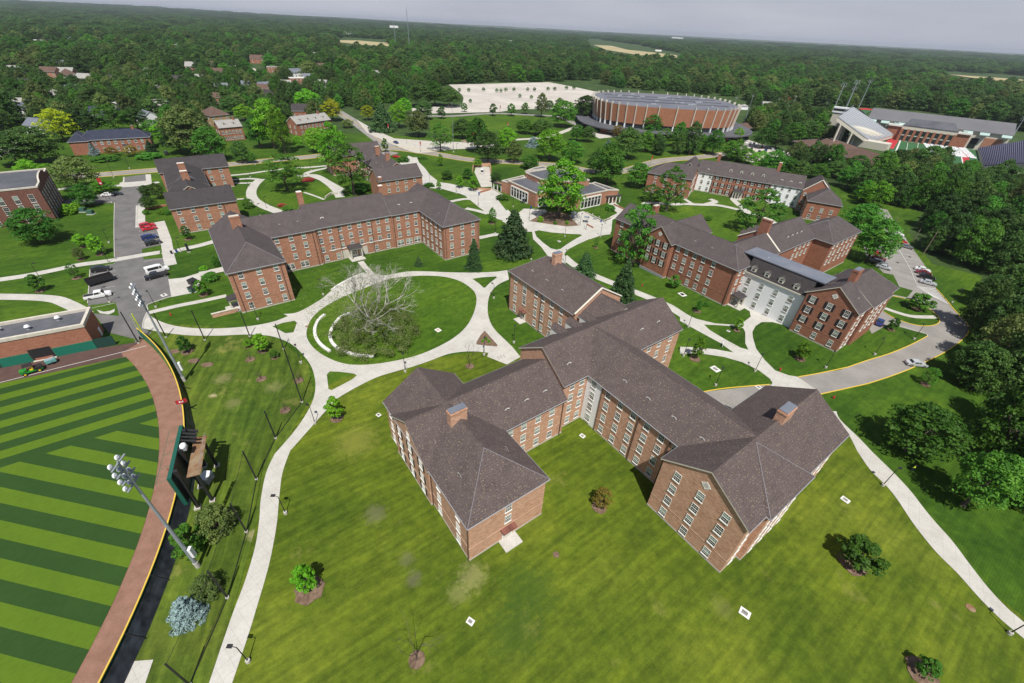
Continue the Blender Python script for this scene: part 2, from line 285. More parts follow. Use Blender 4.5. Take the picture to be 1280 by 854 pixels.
# ------------------------------------------------------------------ mesh helpers
class MB:
    """collects shapes and links them as ONE mesh object"""
    def __init__(s): s.v = []; s.f = []; s.mi = []; s.mats = []
    def slot(s, m):
        m = M[m] if isinstance(m, str) else m
        if m not in s.mats: s.mats.append(m)
        return s.mats.index(m)
    def add(s, vs, fs, m):
        k = len(s.v); i = s.slot(m); s.v += [tuple(v) for v in vs]
        for f in fs: s.f.append(tuple(k+j for j in f)); s.mi.append(i)
        return s
    def box(s, x0, x1, y0, y1, z0, z1, m, skip_bottom=False):
        vs = [(x0,y0,z0),(x1,y0,z0),(x1,y1,z0),(x0,y1,z0),(x0,y0,z1),(x1,y0,z1),(x1,y1,z1),(x0,y1,z1)]
        fs = [(4,5,6,7),(0,1,5,4),(1,2,6,5),(2,3,7,6),(3,0,4,7)]
        if not skip_bottom: fs.append((3,2,1,0))
        return s.add(vs, fs, m)
    def prism(s, poly, z0, z1, m, mtop=None):
        n = len(poly); a = sum(poly[i][0]*poly[(i+1) % n][1]-poly[(i+1) % n][0]*poly[i][1] for i in range(n))
        if a < 0: poly = poly[::-1]
        vs = [(x, y, z0) for x, y in poly]+[(x, y, z1) for x, y in poly]
        s.add(vs, [(i, (i+1) % n, n+(i+1) % n, n+i) for i in range(n)]+[tuple(range(n-1, -1, -1))], m)
        return s.add([(x, y, z1) for x, y in poly], [tuple(range(n))], mtop or m)
    def tube(s, p, q, r0, r1=None, m='black', n=8, caps=True):
        r1 = r0 if r1 is None else r1; p, q = Vector(p), Vector(q); d = (q-p).normalized()
        a = d.cross(Vector((0, 0, 1)) if abs(d.z) < 0.9 else Vector((1, 0, 0))).normalized(); b = d.cross(a)
        vs = [p+(a*math.cos(2*PI*i/n)+b*math.sin(2*PI*i/n))*r0 for i in range(n)]+[q+(a*math.cos(2*PI*i/n)+b*math.sin(2*PI*i/n))*r1 for i in range(n)]
        fs = [(i, n+i, n+(i+1) % n, (i+1) % n) for i in range(n)]
        if caps: fs += [tuple(range(n)), tuple(range(2*n-1, n-1, -1))]
        return s.add(vs, fs, m)
    def path(s, pts, rs, m, n=6):
        for i in range(len(pts)-1): s.tube(pts[i], pts[i+1], rs[i], rs[i+1], m, n, caps=False)
        return s
    def ball(s, c, rx, ry, rz, m, u=10, v=6):
        vs = []; fs = []
        for j in range(v+1):
            t = PI*j/v
            for i in range(u): vs.append((c[0]+rx*math.sin(t)*math.cos(2*PI*i/u), c[1]+ry*math.sin(t)*math.sin(2*PI*i/u), c[2]+rz*math.cos(t)))
        for j in range(v):
            for i in range(u): fs.append((j*u+i, (j+1)*u+i, (j+1)*u+(i+1) % u, j*u+(i+1) % u))
        return s.add(vs, fs, m)
    def mesh(s, name, smooth=False):
        me = D.meshes.new(name); me.from_pydata(s.v, [], s.f)
        for m in s.mats: me.materials.append(m)
        me.polygons.foreach_set('material_index', s.mi)
        if smooth: me.polygons.foreach_set('use_smooth', [True]*len(s.f))
        me.update(); return me
    def build(s, name, parent=None, smooth=False):
        o = D.objects.new(name, s.mesh(name, smooth)); COL.objects.link(o)
        if parent: o.parent = parent
        return o
def tag(o, label=None, cat=None, group=None, kind=None):
    if label: o['label'] = label
    if cat: o['category'] = cat
    if group: o['group'] = group
    if kind: o['kind'] = kind
    return o
def thing(name, label, cat, loc=(0, 0, 0), rz=0, group=None):
    o = D.objects.new(name, None); COL.objects.link(o); o.empty_display_size = 0.5
    o.location = (loc[0], loc[1], loc[2] if len(loc) > 2 else 0); o.rotation_euler = (0, 0, rz)
    return tag(o, label, cat, group)
CH_OF = {}
def inst(name, mesh, parent, loc=(0, 0, 0), rz=0, sc=None):
    o = D.objects.new(name, mesh); COL.objects.link(o)
    if parent: o.parent = parent
    o.location = loc; o.rotation_euler = (0, 0, rz)
    if sc: o.scale = sc
    return o
def copy_tree(o, parent=None):
    c = o.copy(); COL.objects.link(c); c.parent = parent
    if parent: c.matrix_parent_inverse = o.matrix_parent_inverse
    for ch in list(o.children): copy_tree(ch, c)
    return c

# ------------------------------------------------------------------ plan helpers
def smooth(pts, closed=True, k=5):
    pts = [Vector(p) for p in pts]; n = len(pts); out = []
    rng = range(n) if closed else range(n-1)
    for i in rng:
        g = lambda j: pts[j % n] if closed else pts[max(0, min(n-1, j))]
        p0, p1, p2, p3 = g(i-1), g(i), g(i+1), g(i+2)
        for t in range(k):
            t /= k
            out.append(0.5*((2*p1)+(p2-p0)*t+(2*p0-5*p1+4*p2-p3)*t*t+(3*p1-p0-3*p2+p3)*t*t*t))
    if not closed: out.append(pts[-1])
    return out
def pg(c, pts, sm=True, k=4):
    p = [at(c, *q) if not isinstance(q[0], str) else at(*q) for q in pts]
    return smooth(p, True, k) if sm else p
def pl(c, pts, sm=True, k=4):
    p = [at(c, *q) if not isinstance(q[0], str) else at(*q) for q in pts]
    return smooth(p, False, k) if sm else p
def offset(line, d):
    out = []
    for i, p in enumerate(line):
        t = (line[min(i+1, len(line)-1)]-line[max(i-1, 0)]).normalized()
        out.append(p+Vector((-t.y, t.x))*d)
    return out
def ribbon(line, w):
    return offset(line, w/2)+offset(line, -w/2)[::-1]
def sheet(name, adds, subs, z, mat, kind='structure', thick=0.0):
    verts = []; faces = []
    for poly in adds+subs:
        if sum(poly[i-1][0]*poly[i][1]-poly[i][0]*poly[i-1][1] for i in range(len(poly))) < 0: poly = poly[::-1]
        k = len(verts); verts += [Vector((p[0], p[1])) for p in poly]; faces.append(list(range(k, k+len(poly))))
    vo, eo, fo, ov, oe, of = delaunay_2d_cdt(verts, [], faces, 1, 1e-4)
    na = len(adds); keep = []
    for f, o in zip(fo, of):
        if any(i < na for i in o) and not any(i >= na for i in o): keep.append(f)
    me = D.meshes.new(name); me.from_pydata([(v.x, v.y, z) for v in vo], [], keep); me.materials.append(M[mat])
    bm = bmesh.new(); bm.from_mesh(me)
    for v in [v for v in bm.verts if not v.link_faces]: bm.verts.remove(v)
    bmesh.ops.recalc_face_normals(bm, faces=bm.faces)
    for f in bm.faces:
        if f.normal.z < 0: f.normal_flip()
    bm.to_mesh(me); bm.free()
    o = D.objects.new(name, me); COL.objects.link(o); return tag(o, kind=kind)
def strip3d(name, line, w, z0, z1, mat, kind='structure', closed=False):
    """a kerb or low wall that follows a line"""
    L = offset(line, w/2); R = offset(line, -w/2); n = len(line); vs = []; fs = []
    for a, b in zip(L, R): vs += [(a.x, a.y, z0), (a.x, a.y, z1), (b.x, b.y, z1), (b.x, b.y, z0)]
    for i in range(n-1):
        for j in range(4): fs.append((4*i+j, 4*i+(j+1) % 4, 4*i+4+(j+1) % 4, 4*i+4+j))
    fs += [(0, 3, 2, 1), (4*n-4, 4*n-3, 4*n-2, 4*n-1)]
    o = MB().add(vs, fs, mat).build(name); return tag(o, kind=kind) if kind else o
# ================================================================== GROUND, PATHS, ROADS
def ground_mesh():
    rs = [0, 60, 150, 300, 500, 800, 1200, 1800, 2600, 3600, 5000, 7000, 9500, 13000, 18000, 26000, 40000]; n = 96
    vs = []; fs = []
    for r in rs:
        for i in range(n):
            a = 2*PI*i/n; x, y = r*math.cos(a), r*math.sin(a)
            k = min(1, max(0, (r-3000)/5000)); left = 0.5-0.5*math.tanh(x/6000)
            h = k*(8+58*left*(0.5+0.5*math.sin(x/2100+1.3)*math.cos(y/3100)) + 9*math.sin(x/900)*math.sin(y/1500+x/4000))
            vs.append((x, y, h-0.0))
    for j in range(len(rs)-1):
        for i in range(n):
            a, b = j*n+i, j*n+(i+1) % n; fs.append((a, a+n, b+n, b))
    o = MB().add(vs, fs, 'ground').build('ground'); tag(o, kind='structure')
ground_mesh()
R_ = lambda x0, y0, x1, y1: [Vector((x0, y0)), Vector((x1, y0)), Vector((x1, y1)), Vector((x0, y1))]
SX = lambda pts: [at('o', *p) for p in pts]
# lawns
campus = [Vector(p) for p in [(-420,-90),(150,-90),(165,40),(150,110),(215,180),(150,330),(190,410),(150,480),(30,480),(-60,330),(-420,330)]]
sheet('lawn', [campus], [], 0.02, 'lawn')
south = smooth(SX([(200,1100),(262,854),(300,735),(322,640),(345,560),(385,505),(430,472),(520,452),(600,440),(655,445),(700,470),(940,520),(1025,500),(1075,565),(1130,620),(1190,700),(1290,780),(1420,900),(1300,1100),(700,1140)]), True, 3)
sheet('south_lawn', [south], [], 0.04, 'lawn_south')
rough = SX([(165,425),(210,405),(300,410),(350,425),(385,455),(392,490),(370,530),(345,575),(325,640),(300,730),(270,830),(215,1100),(60,1100),(150,840),(225,640),(240,560),(225,490),(195,440)])
sheet('rough_lawn', [rough], [], 0.055, 'lawn_rough')
# baseball field
CW, RW = Vector((-144.32,-0.12)), 99.62; CT, RT = Vector((-138.75,2.15)), 89.07
def arc(c, r, a0, a1, n=60): return [c+Vector((math.cos(a0+(a1-a0)*i/n), math.sin(a0+(a1-a0)*i/n)))*r for i in range(n+1)]
fa, fb = at('d4',1010,488), at('d4',0,703); fd = (fb-fa).normalized()
angT = math.atan2(fa.y-CT.y, fa.x-CT.x)
turfpoly = arc(CT, RT, angT, -1.25)+[Vector((-260,-90)), fa+fd*150]
n = N('striped_turf', 0.85, 0.15); v = n.coord(); sep = n.n('SeparateXYZ'); n.l(v, sep.inputs[0])
def dotc(a, b): return n.math('ADD', n.math('MULTIPLY', sep.outputs[0], a), n.math('MULTIPLY', sep.outputs[1], b))
o1 = dotc(-0.58443, 0.81144); o2 = dotc(0.14936, 0.98878)
z1 = n.math('LESS_THAN', n.math('FRACT', n.math('DIVIDE', n.math('SUBTRACT', o1, 88.15-480), 4.8)), 0.5)     # dark
z2 = n.math('GREATER_THAN', n.math('FRACT', n.math('DIVIDE', n.math('SUBTRACT', 38.1+480, o2), 4.8)), 0.5)   # dark
up = n.math('GREATER_THAN', o1, 88.15)
dk = n.math('ADD', n.math('MULTIPLY', up, z1), n.math('MULTIPLY', n.math('SUBTRACT', 1.0, up), z2))
lt = n.mix(n.noise(v, 0.15, 5), (0.062, 0.118, 0.008), (0.092, 0.155, 0.011)); dd = n.mix(n.noise(v, 0.15, 5), (0.018, 0.048, 0.010), (0.028, 0.068, 0.013))
c = n.mix(dk, lt, dd); c = n.mix(0.5, c, n.ramp(n.noise(n.coord(scale=(3, 0.6, 1), rot=(0, 0, 0.6)), 2.0, 4), [(0.3, (0.38, 0.38, 0.38)), (0.7, (0.62, 0.62, 0.62))]), 'OVERLAY')
n.col(c); M['turf'] = n.m
sheet('playing_field', [turfpoly], [], 0.10, 'turf')
wa = at('d4',1160,335); angW = math.atan2(wa.y-CW.y, wa.x-CW.x)
wedge = [at('d4',980,455), at('d4',1120,372)]
trackpoly = arc(CW, RW-0.3, angW+0.02, -1.25)+[Vector((-120,-100)), Vector((-160,-60)), wedge[0]+(CT-wedge[0]).normalized()*4, wedge[0], wedge[1]]
sheet('warning_track', [trackpoly], [], 0.06, 'track')
bd = (at('d4',785,420)-at('d4',0,580)).normalized()
foul = [at('d4',1120,370), at('d4',785,420), at('d4',785,420)-bd*110, fb+fd*110+Vector((6,-30)), at('d4',985,490), at('d4',975,458)]
sheet('foul_ground', [foul], [], 0.08, 'trackdark')
foulline = [at('d4',1172,402), at('d4',980,452), at('d4',450,583), at('d4',0,697)]
foulline.append(foulline[-1]+(foulline[-1]-foulline[0]).normalized()*80)
sheet('foul_line', [ribbon(foulline, 0.14)], [], 0.12, 'paint')

# ---- asphalt
lot = pg('d3', [(372,60),(372,112),(345,150),(240,165),(0,205),(0,235),(240,222),(316,222),(316,560),(322,602),(165,640),(152,860),(150,900)], False)+\
      pg('R4', [(330,300),(425,288),(440,340),(345,330),(400,400),(500,425),(495,440),(560,400),(526,385),(528,360),(545,322),(543,300),(575,286),(630,268),(622,196)], False)+\
      pg('d3', [(655,690),(635,565),(500,575),(492,540),(490,510),(615,483),(618,465),(590,362),(458,374),(462,245),(500,222),(492,110),(515,85),(515,40)], False)
sheet('parking_area', [lot], [], 0.06, 'asphalt')
NR = pl('o', [(-420,300),(-200,262),(-60,236),(60,222),(120,219),(195,213),(285,206),(340,200.5),(390,196),(440,190),(490,186),(540,192),(588,200),(640,203),(700,207),(740,214),(780,214),(815,204),(836,200),(880,196),(930,189)], True)
sheet('road', [ribbon(NR, 8.5), ribbon(pl('o', [(492,188),(470,172),(442,152),(400,128),(340,102),(300,78),(255,58),(234,38),(228,34)]), 9.0),
   ribbon(pl('o', [(492,190),(470,196)]), 9)], [], 0.06, 'asphalt_pale')
for d in (4.35, -4.35):
    strip3d('kerb', offset(NR, d), 0.22, 0.02, 0.17, 'yellow')
sheet('road_marking', [ribbon(NR, 0.25), ribbon(pl('o', [(480,180),(442,152),(400,128)]), 0.3)], [], 0.085, 'yellow')
er = pg('d6', [(-40,784),(0,770),(100,735),(200,705),(300,665),(370,630),(403,612),(393,600),(340,585),(250,560),(215,545),(165,575),(120,600),(100,560),(150,480),(190,400),(225,400),(300,415),(330,380),(260,360),(230,300),(180,290),(90,200),(80,150),(170,150),(215,125),(185,60),(150,20),(150,-40),(200,-30),(270,85),(330,168),(385,245),(448,370),(500,430),(540,480),(580,520),(605,550),(612,580),(600,610),(550,655),(480,700),(400,740),(300,785),(200,822),(100,854)], False)
er += pg('R6', [(515,628),(500,612),(330,600),(250,700),(200,690),(75,620),(330,592),(430,563)], False)
isl = pg('d6', [(225,408),(300,425),(380,455),(430,488),(452,508),(463,525),(460,545),(430,558),(370,560),(300,545),(230,518),(178,488),(200,440)], False)
sheet('access_road', [er], [isl], 0.06, 'asphalt_pale')
def kerb(c, pts, mat='yellow', w=0.2, sm=True): strip3d('kerb', pl(c, pts, sm), w, 0.02, 0.18, mat)
kerb('d6', [(0,770),(100,735),(200,705),(300,665),(370,630),(403,612)])
kerb('d6', [(448,372),(500,430),(540,480),(580,520),(605,550),(612,580),(600,610),(550,655),(480,700),(400,740),(300,785),(200,822),(100,854)])
kerb('d6', [(180,488),(230,518),(300,545),(370,560),(430,558),(460,545),(463,525),(452,508)])
kerb('d6', [(448,508),(430,488),(380,455),(300,425),(225,408)]); kerb('d6', [(403,612),(393,600),(340,585),(250,560),(205,545)], 'concrete')
kerb('R6', [(80,620),(150,608),(230,600),(330,592)]); kerb('R6', [(435,564),(520,549),(618,528)])
kerb('R6', [(515,628),(600,609),(690,589)])
kerb('d3', [(318,220),(316,300),(315,400),(318,560)], 'concrete'); kerb('d3', [(165,640),(158,740),(150,850)], 'concrete')
kerb('d3', [(500,225),(462,245),(458,372)], 'concrete'); kerb('R4', [(526,385),(528,360),(545,322),(543,300),(575,286),(630,268)], 'concrete')
# big parking area beyond the avenue, arena forecourt, far car park
sheet('parking_area', [pg('R2', [(400,312),(560,308),(770,303),(870,322),(965,343),(968,380),(880,375),(850,400),(700,402),(640,404),(590,412),(480,415),(270,420),(262,400),(330,394),(450,388),(455,360),(440,340)], False)], [], 0.07, 'asphalt_lot')
sheet('parking_area', [pg('R3', [(185,540),(230,508),(300,530),(440,575),(500,600),(560,590),(575,610),(490,596),(400,588),(330,575),(270,600),(215,580)], False)], [], 0.07, 'asphalt_lot')
sheet('road', [ribbon(pl('R2', [(250,423),(400,428),(560,418),(700,424),(800,430),(880,462)]), 7)], [], 0.08, 'asphalt_pale')
def stalls(c, a, b, n, ln, side):
    A, B = at(c, *a), at(c, *b); t = (B-A).normalized(); nn = Vector((-t.y, t.x))*side
    return [ribbon([A+(B-A)*i/n, A+(B-A)*i/n+nn*ln], 0.12) for i in range(n+1)]
sheet('parking_lines', stalls('d3', (465,378), (487,492), 5, 5.4, 1)+stalls('d3', (322,602), (322,850), 5, 5.2, -1)+stalls('d3', (500,590), (505,705), 3, 5.6, 1), [], 0.10, 'paint')
sheet('parking_lines', stalls('d6', (165,45), (372,365), 17, 5.0, 1)+[ribbon(pl('d6', [(165,45),(250,160),(310,260),(345,340),(372,365)]), 0.12)]+stalls('d6', (372,365), (445,400), 5, 0.1, 1), [], 0.10, 'paint')
hatch = [ribbon([at('d6', 350+i*9, 362+i*5.5), at('d6', 445+i*8, 372+i*9.5)], 0.35) for i in range(0, 9)]
sheet('parking_lines', hatch, [], 0.11, 'paint')
biglot = []
A0, A1, B0, B1 = at('R2',450,318), at('R2',930,345), at('R2',440,385), at('R2',860,395)
for k in range(7):
    a, b = A0.lerp(B0, k/6), A1.lerp(B1, k/6); biglot.append(ribbon([a, b], 0.35))
sheet('parking_lines', biglot, [], 0.10, 'paint')

# ---- concrete paths (one sheet, grass islands cut out of it)
adds = []; subs = []
ring = smooth([at('d7',*p) for p in [(62,470),(70,420),(95,370),(140,325),(200,285),(300,235),(450,175),(540,140),(640,125),(760,118),(880,125),(970,150),(1040,195),(1068,240),(1065,300),(1040,370),(1000,430),(930,490),(830,545),(720,590),(600,620),(480,640),(360,647),(270,635),(190,605),(120,560),(80,515)]], True, 4)
outer = pl('d7', [(-74,345),(0,338),(80,300),(160,250),(210,207),(300,152),(400,108),(420,105)])+pl('d7', [(365,38),(400,30),(430,70),(470,108),(520,118)],False)+\
        pl('d7', [(560,112),(650,95),(750,92),(900,98),(1050,100),(1180,95),(1252,85)])+pl('d7',[(1262,140),(1200,170),(1160,210),(1140,260),(1136,330),(1150,390),(1180,440),(1230,490),(1282,540)])+\
        [at('d7',1330,600), at('d7',1250,645), at('d7',1133,598), at('d7',1140,575)]+pl('d7',[(1080,568),(1000,568),(900,583),(800,620),(700,655),(600,683),(480,720),(380,768),(290,818),(235,853)])
left_r = pl('R7', [(1068,0),(1040,80),(1028,170),(1020,260),(1005,350),(985,440),(950,560),(920,660),(880,780),(855,854),(830,925),(790,1040)])
left_l = pl('R7', [(690,1040),(745,925),(770,854),(820,705),(860,590),(905,470),(940,350),(955,250),(960,180),(980,80),(1012,10)])
wouter = pl('R4', [(1040,815),(1090,755),(1130,695),(1155,640),(1161,585),(1148,530),(1120,488),(1080,448),(1030,423),(980,411),(900,408),(800,412),(700,411),(600,400),(526,385)])+\
         pl('R4', [(528,350),(545,320),(562,345),(640,375),(760,386),(900,379),(1000,362),(1060,340)])
adds.append(outer+left_r+left_l+wouter); subs.append(ring)
subs.append(pg('d7', [(1045,137),(1100,128),(1185,123),(1190,129),(1150,160),(1120,190),(1110,188),(1085,165)], False))
subs.append(pg('d7', [(183,705),(200,686),(260,688),(345,699),(361,710),(330,735),(260,772),(212,797),(193,790),(188,750)], False))
subs.append(pg('R4', [(1003,378),(1040,365),(1085,357),(1093,365),(1080,400),(1050,403)], False))
mtri = pg('d7', [(1118,445),(1195,530),(1190,538),(1130,533),(1068,525),(1070,512),(1095,470)], False); subs.append(mtri)
def rib(c, pts, w, sm=True): adds.append(ribbon(pl(c, pts, sm), w))
rib('R4', [(545,328),(650,303),(740,285),(833,265)], 1.9)
rib('d2', [(-300,590),(0,548),(200,518),(400,478),(600,436),(830,405),(1090,360),(1220,340)], 3.0)
adds.append(ribbon(pl('d3', [(620,545),(740,512),(850,488),(945,462),(1000,450)]), 3.0))
rib('d2', [(-300,672),(0,678),(250,683),(420,698),(520,735),(600,775),(660,815)], 3.2); 
adds.append(pg('d4', [(775,112),(830,128),(880,122),(920,105),(915,130),(870,150),(800,140)], False))
rib('d3', [(600,338),(640,450),(658,560),(672,612)], 3.2, False); rib('d3', [(480,235),(480,372)], 3.0, False)
adds.append(pg('d3', [(655,700),(750,690),(850,660),(862,690),(840,780),(675,812)], False)); adds.append(pg('d3', [(845,655),(1000,622),(1010,650),(860,680)], False))
# north side of the upper-left halls
rib('d1', [(300,640),(450,615),(560,605),(760,600),(960,590),(1060,575)], 2.6)
adds.append(pg('d3', [(350,95),(370,88),(372,60),(380,55),(380,92),(515,82),(512,42),(545,40),(552,100),(505,112),(372,122),(345,112)], False))
rib('c2', [(560,212),(690,200),(800,184),(960,165),(1100,156),(1230,146)], 2.2)
rib('c2', [(590,240),(700,232),(770,238)], 2.2); rib('c2', [(590,262),(680,262),(770,255)], 2.0)
rib('c2', [(780,235),(740,270),(715,320),(730,370),(790,410),(860,440),(930,460),(990,440)], 4.2)
rib('c2', [(1040,215),(1120,185),(1200,165),(1290,150)], 2.2); rib('c2', [(1020,210),(1100,208),(1190,238),(1260,275),(1320,310)], 3.6)
rib('c1', [(-20,240),(60,235),(130,270),(190,320),(215,365)], 4.0); rib('c1', [(0,190),(60,185),(125,178)], 2.2); rib('c1', [(0,225),(60,205),(120,195)], 2.2)
rib('c1', [(0,335),(60,355),(120,378)], 1.2)
rib('c2', [(620,370),(690,365)], 1.6); rib('c2', [(700,495),(800,483),(890,470)], 1.6)
# walk from the avenue down to the student centre
adds.append(pg('c1', [(560,170),(620,118),(650,130),(690,165),(720,195),(745,230),(790,265),(850,300),(930,300),(1000,318),(1060,345),(1110,390),(1139,430),(1180,480),(1200,520),(1160,500),(1090,462),(1060,440),(1030,418),(960,360),(955,350),(890,335),(820,315),(745,310),(705,295),(700,260)], False))
rib('c1', [(870,390),(950,375),(1010,378)], 2.4); rib('c1', [(960,430),(1030,445),(1090,462)], 2.6); rib('c1', [(1040,602),(1100,592),(1160,585)], 2.0)
rib('R2', [(272,580),(300,640),(345,670),(400,680),(440,690)], 3.5)
adds.append(pg('R2', [(380,680),(470,690),(520,700),(570,700),(610,725),(590,740),(625,780),(640,800),(600,810),(560,790),(520,745),(420,705)], False))
adds.append(pg('R2', [(330,690),(372,698),(385,690),(340,682)], False))
# student centre terrace and the walks south of it
adds.append(pg('c5', [(0,300),(60,300),(100,290),(180,345),(130,370),(150,395),(205,480),(240,545),(350,455),(520,460),(560,500),(680,520),(800,480),(830,475),(850,490),(900,520),(990,560),(1060,530),(1050,640),(960,672),(880,700),(820,655),(760,655),(640,645),(540,635),(440,628),(420,640),(330,640),(230,600),(180,545),(80,500),(60,480),(30,455),(0,415)], False))
adds.append(pg('c5', [(1030,415),(1080,405),(1160,470),(1165,490),(1060,545),(1040,520),(1100,490),(1030,430)], False))
rib('c5', [(-10,690),(70,672),(140,658)], 2.4)
adds.append(pg('d8', [(95,185),(130,170),(200,200),(420,215),(610,222),(605,262),(540,270),(478,290),(400,325),(345,355),(322,380),(326,405),(350,435),(300,440),(232,412),(180,340),(130,292),(125,250),(100,215)], False))
subs.append(pg('d8', [(138,244),(165,237),(240,250),(330,258),(420,262),(431,269),(400,285),(340,322),(300,351),(275,357),(238,348),(190,312),(150,275)], False))
adds.append(ribbon(pl('d8', [(318,395),(380,448),(475,502),(575,545),(710,598),(865,660)])+pl('c3', [(415,635),(525,705),(630,752),(730,810),(800,850)])+pl('R6', [(130,420),(185,462),(240,510),(300,545),(370,585)]), 3.1))
# court between the east halls
adds.append(pg('R6', [(0,325),(60,350),(130,367),(200,372),(235,361),(260,342),(256,322),(225,304),(205,296),(240,290),(262,312),(300,335),(350,350),(405,370),(400,378),(340,362),(300,362),(278,376),(266,398),(268,420),(280,460),(310,500),(350,540),(400,558),(432,563),(502,612),(420,620),(330,608),(340,585),(330,570),(290,540),(230,510),(160,490),(80,478),(0,478),(0,453),(60,455),(130,462),(196,474),(150,440),(80,402),(0,358)], False))
subs.append(pg('R6', [(88,371),(150,374),(215,379),(233,385),(240,400),(240,440),(251,464),(222,456),(160,422),(110,392)], False))
rib('c4', [(20,300),(60,290),(180,300),(250,298),(350,302),(440,305),(540,325),(640,355),(740,390),(800,430)], 3.0)
rib('c4', [(255,270),(300,298)], 2.0); rib('c4', [(400,270),(430,285),(380,300)], 3.0); rib('c4', [(530,270),(560,300),(620,345)], 3.0)
# east footpath
adds.append(pl('R6', [(560,690),(575,715),(620,775),(660,854)])[:-1]+pl('R9', [(655,5),(700,70),(760,130),(800,180),(860,270),(940,370),(1020,450),(1100,540),(1180,620),(1266,692),(1400,810),(1600,985)])+pl('R9', [(1650,960),(1440,790),(1266,632),(1200,575),(1130,500),(1060,410),(1000,330),(920,240),(850,150),(800,95),(755,50),(705,2)])+pl('R6', [(720,854),(660,790),(590,722),(575,690)])[1:])
adds.append(ribbon([p for p in pl('d6', [(188,470),(250,492),(330,512),(446,515)])], 1.8))
adds.append(pg('R7', [(565,768),(475,775),(425,860),(400,900),(520,900)], False))
adds = [a for a in adds if len(a) > 3]
sheet('footpath', adds, subs, 0.075, 'concrete')
# arena forecourt
sheet('forecourt', [pg('c6', [(0,380),(150,420),(300,470),(480,505),(560,520),(700,505),(830,500),(1000,470),(1100,450),(1180,420),(1240,420),(1280,440),(1280,480),(1150,500),(1000,520),(1000,590),(960,590),(960,530),(820,545),(700,545),(540,515),(360,480),(200,455),(60,470),(0,440)], False), ribbon(pl('R2', [(640,515),(760,505),(850,475),(905,455),(960,465)]), 5), ribbon(pl('R3',[(420,545),(500,575),(560,600)]),6)], [], 0.09, 'concrete2')
sheet('forecourt', [pg('R2', [(60,440),(130,480),(200,510),(340,520),(480,525),(600,535),(560,545),(420,550),(340,560),(280,565),(200,535),(100,490)], False), pg('R2', [(495,635),(520,690),(560,688),(550,615),(500,612)], False), pg('c7', [(560,670),(640,655),(760,700),(860,770),(840,790),(740,780),(700,740),(600,700)], False)], [], 0.09, 'concrete2')
sheet('lawn_terrace', [pg('c5', [(845,480),(965,447),(1085,495),(985,550)], False), pg('c5', [(150,395),(230,378),(320,420),(210,470)], False), pg('c5', [(0,500),(80,520),(180,550),(160,600),(60,620),(0,600)], False)], [], 0.11, 'lawn_mown')
sheet('planting_bed', [pg('c5', [(395,555),(440,530),(540,480),(620,480),(700,500),(790,590),(700,598),(560,580)], False), mtri], [], 0.12, 'mulch')
subs2 = ring
sheet('circle_lawn', [ring], [], 0.05, 'lawn_mown')
sheet('court_lawn', [pg('c4', [(150,330),(260,312),(400,312),(540,335),(640,370),(740,410),(690,470),(560,515),(470,500),(330,450),(220,400)], False), pg('c2', [(770,330),(800,280),(870,240),(1000,225),(1150,245),(1245,300),(1250,340),(1180,380),(1050,400),(900,425),(810,380)], True, 2)], [], 0.05, 'lawn_mown')
sheet('lawn', [pg('R2', [(330,435),(480,425),(620,420),(760,435),(780,470),(640,485),(480,500),(330,490)], False)], [], 0.05, 'lawn_mown')
sheet('woodland_floor', [SX([(1225,440),(1240,520),(1262,600),(1290,640),(1700,900),(2200,500),(1500,250),(1290,225),(1190,215),(1135,290),(1165,330),(1228,345),(1205,395)])], [], 0.035, 'woodland')
# far fields and clearings
sheet('field', [pg('R2', [(930,165),(1000,170),(1060,185),(1160,195),(1240,205),(1240,215),(1100,205),(980,185)], False), pg('R2', [(0,150),(60,150),(180,160),(180,172),(90,168),(0,158)], False), pg('R3', [(980,275),(1266,295),(1266,315),(1100,292)], False), pg('R3',[(1040,152),(1060,152),(1120,160),(1100,162)],False)], [], 1.2, 'hay')
sheet('street', [ribbon(pl('t2', [(85,0),(150,50),(220,115)]), 9), ribbon(pl('t2', [(380,170),(450,215),(520,245),(600,290),(700,350),(820,410)]), 6), ribbon(pl('d1', [(-100,440),(60,345),(100,265)]), 6), ribbon(pl('d1', [(20,350),(150,345),(160,380)]), 5), ribbon(pl('t1', [(0,330),(60,440)]), 2)], [], 0.08, 'concrete2')
sheet('parking_area', [pg('t2', [(430,330),(520,290),(640,340),(640,375),(520,385),(440,350)], False), pg('R1', [(880,235),(950,270),(960,300),(900,290)], False)], [], 0.07, 'asphalt_pale')
